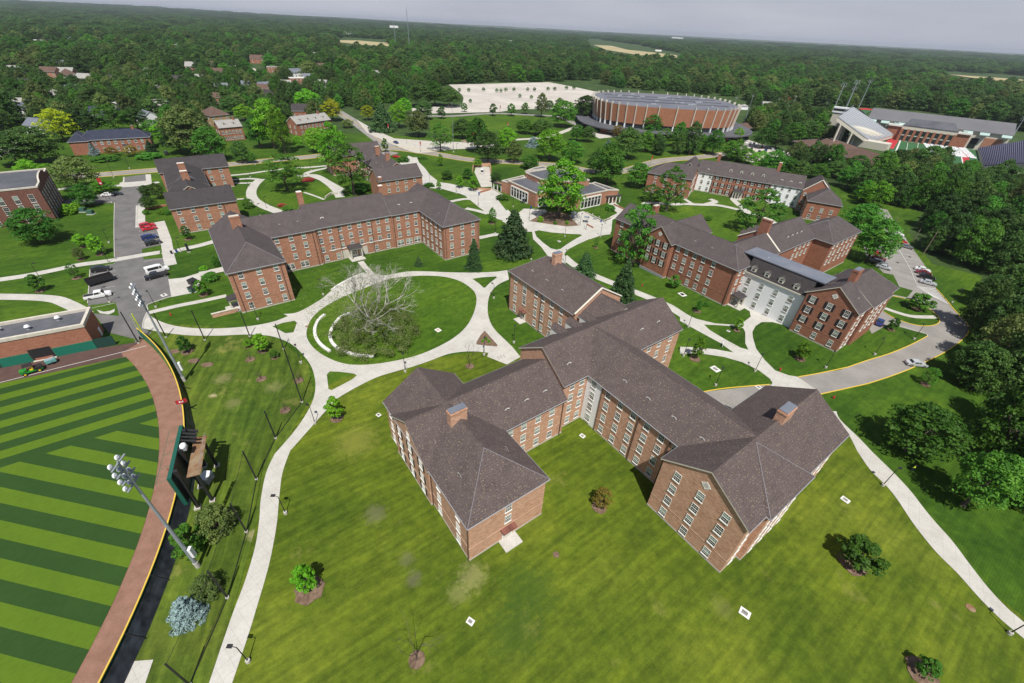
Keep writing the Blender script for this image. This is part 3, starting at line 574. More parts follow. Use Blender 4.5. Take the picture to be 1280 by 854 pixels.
# ================================================================== BUILDINGS
def window_mesh(w=1.15, h=1.85, frame='white', kind=0, sill=True):
    """returns frame mesh and pane mesh; x along the wall, -y outward, z up, origin at centre on the wall face"""
    f = MB(); c = 0.075
    f.box(-w/2-c, -w/2, -0.07, 0.0, -h/2-c, h/2+c, frame); f.box(w/2, w/2+c, -0.07, 0.0, -h/2-c, h/2+c, frame)
    f.box(-w/2, w/2, -0.07, 0.0, h/2, h/2+c, frame)
    f.box(-w/2-c-0.06, w/2+c+0.06, -0.13, 0.0, -h/2-c-0.12, -h/2, frame)
    f.box(-w/2, w/2, -0.055, -0.012, -0.045, 0.045, frame)
    for x in (-w/6, w/6): f.box(x-0.012, x+0.012, -0.035, -0.012, -h/2, h/2, frame)
    for z in (-h/4, h/4): f.box(-w/2, w/2, -0.033, -0.012, z-0.012, z+0.012, frame)
    if w > 1.9: f.box(-0.09, 0.09, -0.065, -0.012, -h/2, h/2, frame)
    p = MB(); b = [0.0, h/2, h*0.25, h*0.75][kind]
    if b < h: p.add([(-w/2,-0.01,-h/2),(w/2,-0.01,-h/2),(w/2,-0.01,h/2-b),(-w/2,-0.01,h/2-b)], [(0,1,2,3)], 'glass')
    if b > 0: p.add([(-w/2,-0.01,h/2-b),(w/2,-0.01,h/2-b),(w/2,-0.01,h/2),(-w/2,-0.01,h/2)], [(0,1,2,3)], 'blind')
    return f.mesh('window_frame'), p.mesh('window_pane')
WIN = {}
def win(size, kind):
    if (size, kind) not in WIN:
        WIN[(size, kind)] = window_mesh(*{'std': (1.05, 1.72), 'wide': (2.3, 1.75), 'small': (0.9, 1.3), 'tall': (1.3, 2.6)}[size], kind=kind)
    return WIN[(size, kind)]
shm = MB(); shm.box(-0.26, 0.26, -0.06, -0.005, -0.95, 0.95, 'shutter'); shm.box(-0.19, 0.19, -0.075, -0.06, 0.08, 0.82, 'shutter'); shm.box(-0.19, 0.19, -0.075, -0.06, -0.82, -0.05, 'shutter')
SHUT = shm.mesh('shutter')
class Bld:
    def __init__(s, name, label, cat, origin, ang, brick='brick', roof='roof', trim='cream'):
        s.r = thing(name, label, cat, (origin[0], origin[1], 0), ang); s.brick, s.roof, s.trim = brick, roof, trim
        s.count = 0; s.over = MB(); s.rng = random.Random(hash(label) % 1000 if False else len(label)*13+7)
        s.pipes = 0
    def block(s, a0, b0, a1, b1, h, rise, axis='a', ends=('gable', 'gable'), oh=0.42, ridge=None, brick=None, gable_mat=None, inset=None, wall=True, roof=None, base=True):
        """a rectangular range with its pitched roof"""
        mat = brick or s.brick
        if axis == 'b': T = lambda x, y: (y, x); A0, A1, B0, B1 = b0, b1, a0, a1
        else: T = lambda x, y: (x, y); A0, A1, B0, B1 = a0, a1, b0, b1
        mid = (B0+B1)/2 if ridge is None else ridge; hw0, hw1 = mid-B0, B1-mid
        if wall:
            m = MB(); m.prism([T(A0,B0), T(A1,B0), T(A1,B1), T(A0,B1)], 0, h, mat)
            for e, A, sg in ((0, A0, 1), (1, A1, -1)):
                if ends[e] in ('gable', 'parapet'):
                    th = 0.3*sg; tp = h+rise-0.05
                    vs = [(*T(A,B0),h),(*T(A,B1),h),(*T(A,mid),tp),(*T(A+th,B0),h),(*T(A+th,B1),h),(*T(A+th,mid),tp)]
                    m.add(vs, [(0,1,2),(5,4,3),(0,2,5,3),(2,1,4,5)], mat)
            o = m.build('wall', s.r)
            bm = bmesh.new(); bm.from_mesh(o.data); bmesh.ops.recalc_face_normals(bm, faces=bm.faces); bm.to_mesh(o.data); bm.free()
            if base:
                c = MB(); e = 0.04
                for z0, z1, mm in ((0, 0.35, 'concrete2'), (3.28, 3.42, mat)):
                    c.prism([T(A0-e,B0-e), T(A1+e,B0-e), T(A1+e,B1+e), T(A0-e,B1+e)], z0, z1, mm)
                c.build('belt_course', s.r)
        k0, k1 = rise/hw0, rise/hw1; o0, o1 = oh, oh
        ze0, ze1 = h-oh*k0+0.08, h-oh*k1+0.08; zr = h+rise+0.08
        def ext(e): return {'gable': 0.3, 'parapet': -0.35, 'flush': 0.0, 'hip': oh}[ends[e]]
        x0, x1 = A0-ext(0), A1+ext(1)
        r0 = A0+(inset or (hw0+hw1)/2) if ends[0] == 'hip' else x0
        r1 = A1-(inset or (hw0+hw1)/2) if ends[1] == 'hip' else x1
        if r0 > r1: r0 = r1 = (r0+r1)/2
        y0, y1 = B0-oh, B1+oh
        top = [(*T(x0,y0),ze0),(*T(x1,y0),ze0),(*T(x1,y1),ze1),(*T(x0,y1),ze1),(*T(r0,mid),zr),(*T(r1,mid),zr)]
        tf = [(0,1,5,4),(2,3,4,5)]
        if ends[0] == 'hip': tf.append((3,0,4))
        if ends[1] == 'hip': tf.append((1,2,5))
        t = 0.26; bot = [(x,y,z-t) for x,y,z in top]
        m = MB(); rm = roof or s.roof; m.add(top, tf, rm); m.add(bot, [f[::-1] for f in tf], s.trim)
        loop = [0, 1] + ([5] if ends[1] != 'hip' else []) + [2, 3] + ([4] if ends[0] != 'hip' else [])
        vs = [top[i] for i in loop]+[bot[i] for i in loop]; n = len(loop)
        m.add(vs, [(i, n+i, n+(i+1) % n, (i+1) % n) for i in range(n)], s.trim)
        o = m.build('roof', s.r)
        bm = bmesh.new(); bm.from_mesh(o.data); bmesh.ops.remove_doubles(bm, verts=bm.verts, dist=0.001); bmesh.ops.recalc_face_normals(bm, faces=bm.faces); bm.to_mesh(o.data); bm.free()
        # cap strips on ridge and hips
        cap = MB(); cap.tube((*T(r0,mid),zr), (*T(r1,mid),zr), 0.07, 0.07, rm if rm == 'roof_grey' else 'gutter' if False else rm, 5)
        for e, rr, pts in ((0, r0, (0, 3)), (1, r1, (1, 2))):
            if ends[e] == 'hip':
                for i in pts: cap.tube(top[i], (*T(rr,mid),zr), 0.055, 0.055, 'cap', 5)
        # gutters along the eaves
        for i, j in ((0, 1), (3, 2)): cap.tube(Vector(top[i])-Vector((0,0,0.08)), Vector(top[j])-Vector((0,0,0.08)), 0.085, 0.085, 'gutter', 6)
        for e, pr in ((0, (0, 3)), (1, (1, 2))):
            if ends[e] == 'hip': cap.tube(Vector(top[pr[0]])-Vector((0,0,0.08)), Vector(top[pr[1]])-Vector((0,0,0.08)), 0.085, 0.085, 'gutter', 6)
            if ends[e] == 'parapet':
                A = (A0, A1)[e]
                for B in (B0-0.2, B1+0.2): cap.tube((*T(A,B),h+0.12), (*T(A,mid),h+rise+0.2), 0.26, 0.26, s.trim, 4)
        c = cap.build('gutter', o)
        return o
    def chimney(s, a, b, z0, z1, w=2.4, d=1.3, along='b', roof=None, cap='gutter'):
        ww, dd = (d, w) if along == 'b' else (w, d)
        m = MB(); m.box(a-ww/2, a+ww/2, b-dd/2, b+dd/2, z0, z1, s.brick); m.box(a-ww/2-0.08, a+ww/2+0.08, b-dd/2-0.08, b+dd/2+0.08, z1-0.45, z1-0.15, s.brick)
        o = m.build('chimney', s.r); m = MB(); m.box(a-ww/2+0.04, a+ww/2-0.04, b-dd/2+0.04, b+dd/2-0.04, z1+0.002, z1+0.14, cap if cap != 'gutter' else 'roof_metal'); m.build('chimney_cap', o)
    def windows(s, p, q, cols, rows, size='std', shutters=False, kinds=None, trim=None):
        """a grid of windows on the wall from p to q (outside on the right hand when walking p -> q)"""
        p, q = Vector(p), Vector(q); t = (q-p).normalized(); nrm = Vector((t.y, -t.x)); ang = math.atan2(t.y, t.x)
        for z in rows:
            for c in cols:
                if isinstance(c, tuple): c, sz = c
                else: sz = size
                k = s.rng.choice(kinds or [1, 1, 1, 2, 0, 3]); x = p+t*c+nrm*0.012
                fm, pm = win(sz, k)
                if s.count < 99:
                    f = inst('window', fm, s.r, (x.x, x.y, z), ang); inst('pane', pm, f)
                    if shutters:
                        for sx in (-1, 1): inst('shutter', SHUT, f, (sx*0.98, -0.002, -0.03))
                else:
                    Mx = Matrix.Translation((x.x, x.y, z)) @ Matrix.Rotation(ang, 4, 'Z')
                    for me in (fm, pm):
                        vs = [Mx @ v.co for v in me.vertices]
                        for pgn in me.polygons: s.over.add([vs[i] for i in pgn.vertices], [tuple(range(len(pgn.vertices)))], me.materials[pgn.material_index])
                s.count += 1
    def pipe(s, a, b, z1=12.2):
        MB().tube((a, b, 0), (a, b, z1), 0.09, 0.09, 'pipe', 6).build('downpipe', s.r)
    def vent(s, a, b, z, ang=0.0, big=1.0):
        """small half-round roof vent facing ang"""
        m = MB(); n = 7; r = 0.55*big; L = 1.1*big
        pts = [(r*math.cos(PI*i/n), r*0.85*math.sin(PI*i/n)) for i in range(n+1)]
        vs = [(0, x, zz) for x, zz in pts]+[(-L, x, zz) for x, zz in pts]; m.add(vs, [(i+1, i, n+1+i, n+2+i) for i in range(n)], s.roof)
        m.add([(0.03, x*1.12, zz*1.12) for x, zz in pts], [tuple(range(n+1))], 'white'); m.add([(0.05, x*0.5, zz*0.5+0.05) for x, zz in pts], [tuple(range(n+1))], 'black')
        o = m.build('roof_vent', s.r); o.location = (a, b, z); o.rotation_euler = (0, 0, ang)
    def dormer(s, a, b, z, ang, w=1.5, h=1.9, L=2.6, wall='white', roof=None):
        m = MB(); m.prism([(-L,-w/2),(0,-w/2),(0,w/2),(-L,w/2)], 0, h*0.72, wall)
        m.add([(0,-w/2,h*0.72),(0,w/2,h*0.72),(0,0,h),(-L,-w/2,h*0.72),(-L,w/2,h*0.72),(-L,0,h)], [(0,1,2)], wall)
        o = m.build('dormer', s.r); o.location = (a, b, z); o.rotation_euler = (0, 0, ang)
        r = MB(); e = 0.14
        for sg in (-1, 1):
            r.add([(e,sg*(w/2+e),h*0.72-0.05),(e,0,h+0.08),(-L,0,h+0.08),(-L,sg*(w/2+e),h*0.72-0.05)], [(0,1,2,3) if sg < 0 else (3,2,1,0)], roof or s.roof)
            r.add([(e,sg*(w/2+e),h*0.72-0.17),(e,0,h-0.04),(e,0,h+0.08),(e,sg*(w/2+e),h*0.72-0.05)], [(0,1,2,3)], s.trim)
        r.build('dormer_roof', o)
        g = MB(); g.add([(0.02,-w*0.27,0.25),(0.02,w*0.27,0.25),(0.02,w*0.27,h*0.68),(0.02,-w*0.27,h*0.68)], [(0,1,2,3)], 'glass')
        for x0, x1, z0, z1 in ((-w*.3,w*.3,.18,.25),(-w*.3,w*.3,h*.68,h*.74),(-w*.33,-w*.27,.18,h*.7),(w*.27,w*.33,.18,h*.7),(-w*.27,w*.27,h*.45,h*.49)): g.box(0.015, 0.06, x0, x1, z0, z1, 'white')
        g.build('dormer_window', o)
    def oculus(s, a, b, z, ang):
        m = MB(); n = 16; m.add([(0.05, 0.62*math.cos(2*PI*i/n), 0.62*math.sin(2*PI*i/n)) for i in range(n)]+[(0.0, 0.62*math.cos(2*PI*i/n), 0.62*math.sin(2*PI*i/n)) for i in range(n)], [tuple(range(n))]+[(i,n+i,n+(i+1)%n,(i+1)%n) for i in range(n)], 'white')
        m.add([(0.06, 0.36*math.cos(2*PI*i/n), 0.36*math.sin(2*PI*i/n)) for i in range(n)], [tuple(range(n))], 'stone')
        for q in range(4):
            c_, s_ = math.cos(q*PI/2), math.sin(q*PI/2); m.box(0, 0.07, c_*0.65-0.1, c_*0.65+0.1, s_*0.65-0.1, s_*0.65+0.1, 'white')
        o = m.build('oculus', s.r); o.location = (a, b, z); o.rotation_euler = (0, 0, ang)
    def porch(s, p, q, d0, w, depth_, h, columns=2, roofmat='roof3', door=True, slab=True):
        p, q = Vector(p), Vector(q); t = (q-p).normalized(); nrm = Vector((t.y, -t.x)); ang = math.atan2(t.y, t.x); x = p+t*d0
        if door:
            m = MB(); m.box(-0.95, 0.95, -0.10, 0, 0, 2.7, 'white'); m.box(-0.75, 0.75, -0.13, -0.10, 0.05, 2.1, 'cream'); m.box(-0.75, 0.75, -0.12, -0.10, 2.2, 2.6, 'glass')
            m.box(-0.6,-0.15,-0.14,-0.13,1.1,1.9,'glass'); m.box(0.15,0.6,-0.14,-0.13,1.1,1.9,'glass')
            o = m.build('door', s.r); o.location = (x.x, x.y, 0); o.rotation_euler = (0, 0, ang)
        m = MB()
        if columns:
            m.box(-w/2, w/2, -depth_, 0, h, h+0.45, s.trim); m.add([(-w/2-.2,-depth_-.2,h+.45),(w/2+.2,-depth_-.2,h+.45),(w/2+.2,0,h+.45),(-w/2-.2,0,h+.45),(-w/2,-0.02,h+1.1),(w/2,-0.02,h+1.1)], [(0,1,5,4),(3,0,4),(1,2,5),(0,3,2,1)], roofmat)
            for i in range(columns):
                for px_ in (-w/2+0.3+i*(w-0.6)/(columns-1),): m.box(px_-.16, px_+.16, -depth_+.1, -depth_+.42, 0, h, s.trim)
        else:
            m.box(-w/2, w/2, -depth_, 0, h, h+0.22, 'brick_maroon_shade')
        o = m.build('porch', s.r); o.location = (x.x, x.y, 0); o.rotation_euler = (0, 0, ang)
        if slab: o2 = MB().box(-w/2-0.3, w/2+0.3, -depth_-1.2, 0, 0.05, 0.2, 'concrete').build('doorstep', s.r); o2.location = o.location; o2.rotation_euler = o.rotation_euler
    def done(s):
        if s.over.v: o = s.over.build('window', s.r); tag(o, kind='stuff')
        return s.r
R4_, R3_ = [1.75, 4.85, 7.85, 10.85], [1.75, 4.85, 8.0]
def lin(a, b, n): return [a+(b-a)*i/(n-1) for i in range(n)] if n > 1 else [(a+b)/2]
A37 = math.radians(37.3)

# ---- the large hall in the middle foreground
b = Bld('residence_hall', 'large brick residence hall in the foreground, many wings under speckled brown shingle roofs', 'residence hall', (38.3, 46.1), A37, 'brick_pale', 'roof')
b.block(-42.0, 15.9, -28.0, 45.3, 9.8, 4.6, 'b', ('hip', 'gable'))
b.block(-42.4, 27.6, -35.0, 41.2, 9.8, 4.5, 'a', ('gable', 'flush'))
b.block(-35.0, 27.7, -13.4, 41.4, 9.8, 4.7, 'a', ('flush', 'flush'))
b.block(-13.4, 28.8, 21.8, 42.4, 12.3, 4.5, 'a', ('gable', 'gable'))
b.block(-7.2, 0.0, 7.2, 35.4, 12.3, 4.5, 'b', ('flush', 'flush'))
b.block(-11.6, -7.1, 19.2, 7.0, 12.3, 4.5, 'a', ('gable', 'gable'))
b.block(-7.2, -7.8, 5.0, 0.2, 12.3, 4.35, 'b', ('hip', 'flush'), inset=7.3)
b.block(5.0, 46.0, 20.4, 72.2, 12.3, 4.5, 'b', ('parapet', 'hip'), inset=5.5)
b.block(6.2, 38.0, 19.2, 46.2, 11.6, 4.0, 'b', ('flush', 'flush'))
b.chimney(-35.2, 30.6, 12.4, 16.4, 3.0, 1.3, 'a'); b.chimney(12.8, 62.6, 15.0, 19.4, 2.4, 1.3, 'a'); b.chimney(7.6, -0.1, 15.0, 18.8, 3.2, 1.5, 'a')
MB().box(-7.27, -7.2, 24.9, 28.7, 0.2, 12.1, 'siding').build('siding_bay', b.r)
MB().box(-7.32, -7.18, 24.75, 24.9, 0.2, 12.1, 'white').build('corner_board', b.r)
# windows
b.windows((-28.0, 15.9), (-42.0, 15.9)[::1] if False else (-28.0, 15.9), [], [])
b.windows((-42.0, 15.9), (-28.0, 15.9), [6.9], [5.2, 8.0]); b.porch((-42.0, 15.9), (-28.0, 15.9), 6.9, 2.6, 1.0, 2.9, 0)
b.windows((-42.0, 27.6), (-42.0, 15.9), [2.6, 8.6], R3_)
b.windows((-42.4, 41.2), (-42.4, 27.6), [2.6, 6.8, 11.0], [1.75, 4.85, 8.0], shutters=True)
b.windows((-42.4, 41.2), (-42.4, 27.6), [6.8], [10.9], 'small'); b.windows((-42.0, 45.3), (-42.0, 41.2), [2.0], R3_)
b.windows((-28.0, 27.7), (-13.4, 27.7), [1.6, 4.6, 7.9, 11.2], R3_)
b.windows((-28.0, 15.9), (-28.0, 27.7), [4.0, 8.0], R3_)
b.windows((-13.4, 28.8), (-7.2, 28.8), [2.2, 4.8], R4_)
b.windows((-7.27, 28.7), (-7.27, 24.9), [1.9], R4_)
b.windows((-7.2, 24.8), (-7.2, 7.0), [1.7, 4.8, 7.9, 11.0, 14.1, 17.0], R4_)
b.windows((-11.6, 7.0), (-11.6, -7.1), [2.9, 7.0, 11.2], R4_)
b.oculus(-11.6, -0.05, 13.6, PI)
b.windows((-11.6, -7.1), (-7.2, -7.1), [2.2], R4_); b.windows((-7.2, -7.8), (5.0, -7.8), [2.2, 5.2, 8.2, 11.0], R4_); b.windows((5.0, -7.1), (19.2, -7.1), [2.2, 5.4, 8.6, 11.8], R4_[1:])
b.windows((5.0, 72.2), (5.0, 46.0), [2.8, 11.8, 14.6, 18.0, 21.6], R4_); b.windows((5.0, 72.2), (5.0, 46.0), [6.9], [6.3, 9.6], 'tall')
b.porch((5.0, 72.2), (5.0, 46.0), 6.9, 2.4, 1.0, 2.9, 0)
b.windows((6.2, 28.8), (21.8, 28.8), [2.0, 5.0, 8.4, 12.4], R4_)
for a, bb, z, an in [(-39.5, 22.5, 11.8, PI), (-39.5, 30.5, 11.6, PI), (-31.0, 22.5, 12.0, 0)]: b.vent(a, bb, z-0.2, an)
for a in (-25.6, -21.3, -17.0): b.vent(a, 30.0, 11.3, -PI/2)
for a in (-10.2,): b.vent(a, 31.4, 14.0, -PI/2)
for bb in (22.0, 16.5, 11.0, 5.5): b.vent(-4.7, bb, 13.8, PI)
for a in (11.0, 16.5): b.vent(a, 31.6, 14.1, -PI/2)
for bb in (66.0, 60.0, 54.0): b.vent(7.8, bb, 13.8, PI)
for a in (-3.4, 0.9, 5.2): b.dormer(a, 43.6, 11.6, PI/2, 2.2, 2.7, 4.5, 'white')
for a, bb in [(-28.0+0.0, 27.55), (-42.15, 27.4), (-14.2, 27.5), (-7.35, 24.6), (-7.35, 15.6), (-7.35, 9.0), (4.85, 71.9), (4.85, 58.2), (4.85, 46.3), (-42.15, 16.0), (-13.6, 28.65)]: b.pipe(a, bb, 9.6 if a < -13.5 else 12.0)
b.done()

# ---- hall north-west of the circle
b = Bld('residence_hall', 'long four-storey brick hall with a stone entrance bay facing the round lawn', 'residence hall', (-73.7, 96.9), A37, 'brick', 'roof2')
b.block(0.3, 0.0, 13.8, 33.4, 12.3, 4.4, 'b', ('hip', 'gable'), inset=6.2)
b.block(7.0, 18.5, 27.0, 31.8, 12.3, 4.4, 'a', ('flush', 'flush'))
b.block(26.2, 19.0, 52.6, 35.0, 12.3, 5.0, 'a', ('gable', 'gable'))
b.block(52.2, 18.6, 69.0, 31.8, 12.3, 4.4, 'a', ('flush', 'flush'))
b.block(62.8, 1.0, 76.6, 33.8, 12.3, 4.4, 'b', ('hip', 'gable'), inset=7.5)
b.chimney(6.9, 20.2, 15.5, 19.4, 2.6, 1.2, 'a', cap='stone'); b.chimney(26.8, 28.6, 15.0, 21.0, 1.6, 1.3, 'a', cap='white'); b.chimney(53.0, 28.0, 15.0, 19.5, 1.5, 1.2, 'a', cap='white')
b.windows((0.3, 0.0), (13.8, 0.0), [2.7, 7.0, 11.2], R4_)
b.windows((13.8, 18.5), (26.2, 18.5), [1.8, 5.8, 9.6], R4_[1:]); b.windows((13.8, 18.5), (26.2, 18.5), [3.6, 7.9], R4_[:1], 'wide')
b.windows((26.2, 19.0), (52.6, 19.0), [2.0, 5.2, 8.4, 11.6, 14.8, 18.0, 21.2, 24.4], R4_[1:]); b.windows((26.2, 19.0), (52.6, 19.0), [2.6, 6.4, 19.6, 23.8], R4_[:1])
b.windows((52.6, 18.6), (62.8, 18.6), [1.9, 5.2, 8.4], R4_[1:]); b.windows((52.6, 18.6), (62.8, 18.6), [1.9, 5.2, 8.4], R4_[:1], 'wide')
b.windows((62.8, 18.6), (62.8, 1.0), [2.0, 5.2, 8.6, 12.0, 15.0], R4_)
b.windows((62.8, 1.0), (76.6, 1.0), [2.8, 7.0, 11.2], R4_)
m = MB()
for c_ in (35.0, 41.0): m.box(c_-1.5, c_+1.5, 18.86, 19.0-0.003, 0.2, 3.1, 'stone')
m.build('stone_surround', b.r); b.porch((26.2, 19.0), (52.6, 19.0), 11.8, 4.2, 2.4, 3.6, 2)
MB().box(30.0, 50.6, 18.9, 18.985, 3.9, 4.1, 'white').build('string_course', b.r)
for a in (18.0, 23.2, 30.5): b.vent(a, 21.6, 14.0, -PI/2)
for a in (56.5, 61.0): b.vent(a, 21.4, 14.0, -PI/2)
for bb in (26.0, 20.0): b.vent(2.9, bb, 13.6, PI)
b.vent(2.6, 9.0, 13.4, PI); b.vent(65.4, 8.5, 13.6, PI)
for a, bb in [(1.2, -0.13), (12.7, -0.13), (26.0, 18.3), (27.6, 18.85), (34.0, 18.85), (45.0, 18.85), (52.7, 18.4), (62.65, 17.8), (63.4, 0.85), (76.0, 0.85)]: b.pipe(a, bb)
m = MB(); m.box(-6.5, -0.4, 1.4, 1.8, 0, 1.1, 'brick_pale'); m.box(-6.6, -0.3, 1.3, 1.9, 1.1, 1.25, 'stone'); m.build('garden_wall', b.r)
b.porch((0.3, 33.4), (0.3, 0.0), 29.3, 2.4, 2.2, 2.7, 2, door=True)
for bb in (2.0, 6.0, 9.5): MB().box(-1.2, 0.2, bb-0.6, bb+0.6, 0.05, 0.35, 'gutter').build('window_well', b.r)
b.done()

# ---- hall in the upper left, by the parking court
O4 = at('c2', 165, 435, 9.4)
b = Bld('residence_hall', 'brick hall with two parallel gabled blocks and twin chimneys beside the parking court', 'residence hall', O4, A37, 'brick', 'roof3')
b.block(0.3, 0.3, 20.8, 11.4, 9.4, 4.0, 'a'); b.block(1.4, 11.0, 14.6, 30.5, 9.4, 4.0, 'b', ('gable', 'hip')); b.block(1.4, 24.0, 14.6, 52.0, 9.4, 3.8, 'b', ('hip', 'flush')); b.block(-0.4, 51.8, 25.4, 63.2, 9.4, 4.0, 'a')
b.chimney(8.2, 21.5, 12.4, 16.2, 2.4, 1.2, 'a', cap='white'); b.chimney(8.2, 33.5, 12.4, 16.4, 2.4, 1.2, 'a', cap='white')
b.windows((0.3, 0.3), (20.8, 0.3), [2.2, 6.4, 10.6, 14.8], R3_); b.windows((0.3, 11.4), (0.3, 0.3), [5.5], R3_)
b.windows((14.6, 51.8), (25.4, 51.8), [3.0, 7.4], R3_); b.windows((14.6, 30.5), (14.6, 51.0), [3, 7, 11, 15], R3_)
b.windows((1.4, 51), (1.4, 12), [3, 8, 13, 18, 23, 28, 33], R3_)
for bb in (17.0, 28.0, 40.0): b.vent(3.3, bb, 10.5, PI)
b.pipe(16.4, 0.15, 9.2); b.pipe(16.0, 51.65, 9.2)
b.done()

# ---- hall at the head of the avenue
O5 = at('c1', 440, 270, 9.4)
b = Bld('residence_hall', 'brick hall with a gabled end block and two ridge chimneys next to the avenue crossing', 'residence hall', O5, A37, 'brick', 'roof2')
b.block(0.3, 0.3, 20.8, 11.0, 9.4, 4.0, 'a'); b.block(6.9, 10.8, 20.0, 34, 9.4, 3.9, 'b', ('gable', 'hip')); b.block(6.9, 28.0, 20.0, 51.0, 9.4, 3.9, 'b', ('hip', 'flush')); b.block(-5.0, 50.0, 21.7, 61.0, 9.4, 4.0, 'a')
b.chimney(12.6, 18.5, 12.4, 16.0, 2.0, 1.2, 'a', cap='gutter'); b.chimney(12.6, 31, 12.4, 16.4, 2.0, 1.2, 'a', cap='stone')
b.windows((0.3, 0.3), (20.8, 0.3), [4.2, 8.3, 12.4, 16.8], R3_); b.windows((6.9, 50), (6.9, 11), lin(2, 37, 11), R3_)
b.windows((-5.0, 61.0), (-5.0, 50.0), [3, 7.5], R3_); b.porch((6.9, 50), (6.9, 11), 32, 3.0, 2.0, 2.9, 2)
for bb in (16.0, 24.0, 38.0): b.vent(8.8, bb, 10.6, PI)
b.windows((20.8, 0.3), (20.8, 11), [5.5], R3_)
b.chimney(1.2, 1.0, 0.0, 10.8, 1.4, 1.2, 'a', cap='white')
b.done()

# ---- hall in the middle right with the white sided link
b = Bld('residence_hall', 'four-storey brick hall joined by a white sided link with dormers, right of centre', 'residence hall', (63.4, 113.8), A37, 'brick_dark', 'roof2')
b.block(0.6, 0.2, 12.6, 47.5, 12.3, 4.2, 'b', ('hip', 'gable'), inset=6.0)
b.block(-1.3, 22.0, 7.0, 32.0, 12.3, 4.2, 'a', ('gable', 'flush')); b.block(5.0, 22.0, 20.0, 33.0, 12.3, 4.2, 'a', ('flush', 'gable'))
b.block(6.4, 0.3, 24.0, 12.4, 12.3, 4.2, 'a', ('flush', 'flush'))
b.block(24.0, 0.4, 48.5, 14.4, 12.3, 4.8, 'a', ('parapet', 'flush'))
b.block(47.7, -5.6, 69.4, 7.6, 12.3, 4.4, 'a', ('hip', 'hip'), inset=7.0)
b.block(4.9, -29.8, 30.2, -17.3, 12.3, 4.4, 'a', ('gable', 'hip'), inset=6.3)
b.block(11.6, -30.4, 24.6, -17.0, 12.3, 4.3, 'a', ('flush', 'flush'), base=False, wall=True, ridge=-23.55)
# white link with a mansard
m = MB(); m.prism([(6.0,-17.4),(15.0,-17.4),(15.0,0.4),(6.0,0.4)], 0, 10.4, 'siding'); m.build('white_wall', b.r)
m = MB(); m.add([(5.7,-17.5,10.35),(5.7,0.3,10.35),(8.0,0.3,14.6),(8.0,-17.5,14.6),(15.3,-17.5,10.35),(15.3,0.3,10.35),(14.0,0.3,14.6),(14.0,-17.5,14.6)], [(0,3,2,1),(4,5,6,7),(0,4,7,3),(1,2,6,5),(0,1,5,4)], 'roof3'); m.build('mansard_roof', b.r)
m = MB(); m.box(7.7, 14.4, -19.5, 3.4, 14.6, 14.9, 'roof_metal'); m.box(9.5,10.1,-3,-2.6,14.9,15.1,'gutter'); m.build('flat_roof', b.r)
m = MB(); m.box(5.6, 5.95, -17.4, 0.3, 10.2, 10.5, 'cream'); m.build('cornice', b.r)
b.windows((6.0, 0.4), (6.0, -17.4), [2.0, 6.0, 10.2, 14.4], [1.75, 4.85, 7.95])
for bb in (-1.7, -5.7, -9.8, -14.0): b.dormer(6.1, bb, 10.9, PI, 1.5, 2.1, 2.6, 'cream', 'roof3')
b.windows((4.9, -17.3), (4.9, -29.8), [2.0, 6.2, 10.4], R4_[1:], shutters=True); b.windows((4.9, -17.3), (4.9, -29.8), [2.0, 6.2, 10.4], R4_[:1])
b.oculus(4.9, -23.55, 13.9, PI)
b.windows((4.9, -29.8), (11.6, -29.8), [2.0, 4.6], R4_); b.windows((11.6, -30.4), (24.6, -30.4), [2.4, 5.2, 8.0, 10.8], R4_[1:])
b.windows((0.6, 22.0), (0.6, 0.2), [1.6, 4.7, 7.8, 10.9, 14.4], R4_[1:]); b.windows((0.6, 22.0), (0.6, 0.2), [7.8, 10.9, 14.4], R4_[:1])
b.windows((0.6, 0.2), (6.0, 0.2), [1.8, 4.6], R4_[1:]); b.windows((6.0, 0.2), (12.6, 0.2), [1.2], R4_[3:])
b.windows((-1.3, 32.0), (-1.3, 22.0), [2.0, 5.0, 8.0], R4_[1:], shutters=True); b.oculus(-1.3, 27.0, 13.9, PI)
b.windows((24.0, 0.4), (47.7, 0.4), [12, 15, 18, 21], [7.85, 10.85]); b.windows((47.7, -5.6), (69.4, -5.6), [2.2, 5.2, 9.0, 12.5, 16.0, 19.3], [4.85, 7.85, 10.85])
b.windows((0.6, 47.5), (0.6, 32.0), [3.0, 7.0, 11.0], R4_[1:])
b.chimney(12.4, -23.5, 15.5, 19.6, 3.0, 1.4, 'a'); b.chimney(24.2, 7.4, 12.0, 20.5, 3.0, 1.3, 'b', cap='stone'); b.chimney(6.6, 36.5, 15.0, 19.0, 2.2, 1.2, 'a', cap='stone')
for a in (33, 36, 39, 42): b.vent(a, 3.0, 14.2, -PI/2, 1.1)
for bb in (17.0, 11.0): b.vent(3.2, bb, 13.8, PI)
b.vent(8.5, -27.4, 13.9, -PI/2)
for a in (27, 31, 35, 39): b.dormer(a, 15.0, 11.4, PI/2, 2.0, 2.6, 4.0)
b.porch((0.6, 0.2), (6.0, 0.2), 3.6, 3.6, 3.0, 2.9, 2)
b.pipe(0.45, 0.8); b.pipe(0.45, 21.5); b.pipe(4.75, -17.5); b.pipe(11.4, -29.95)
MB().box(-1.42, -1.32, 22.0, 32.0, 0.0, 0.9, 'gutter').build('basement_panel', b.r)
b.done()

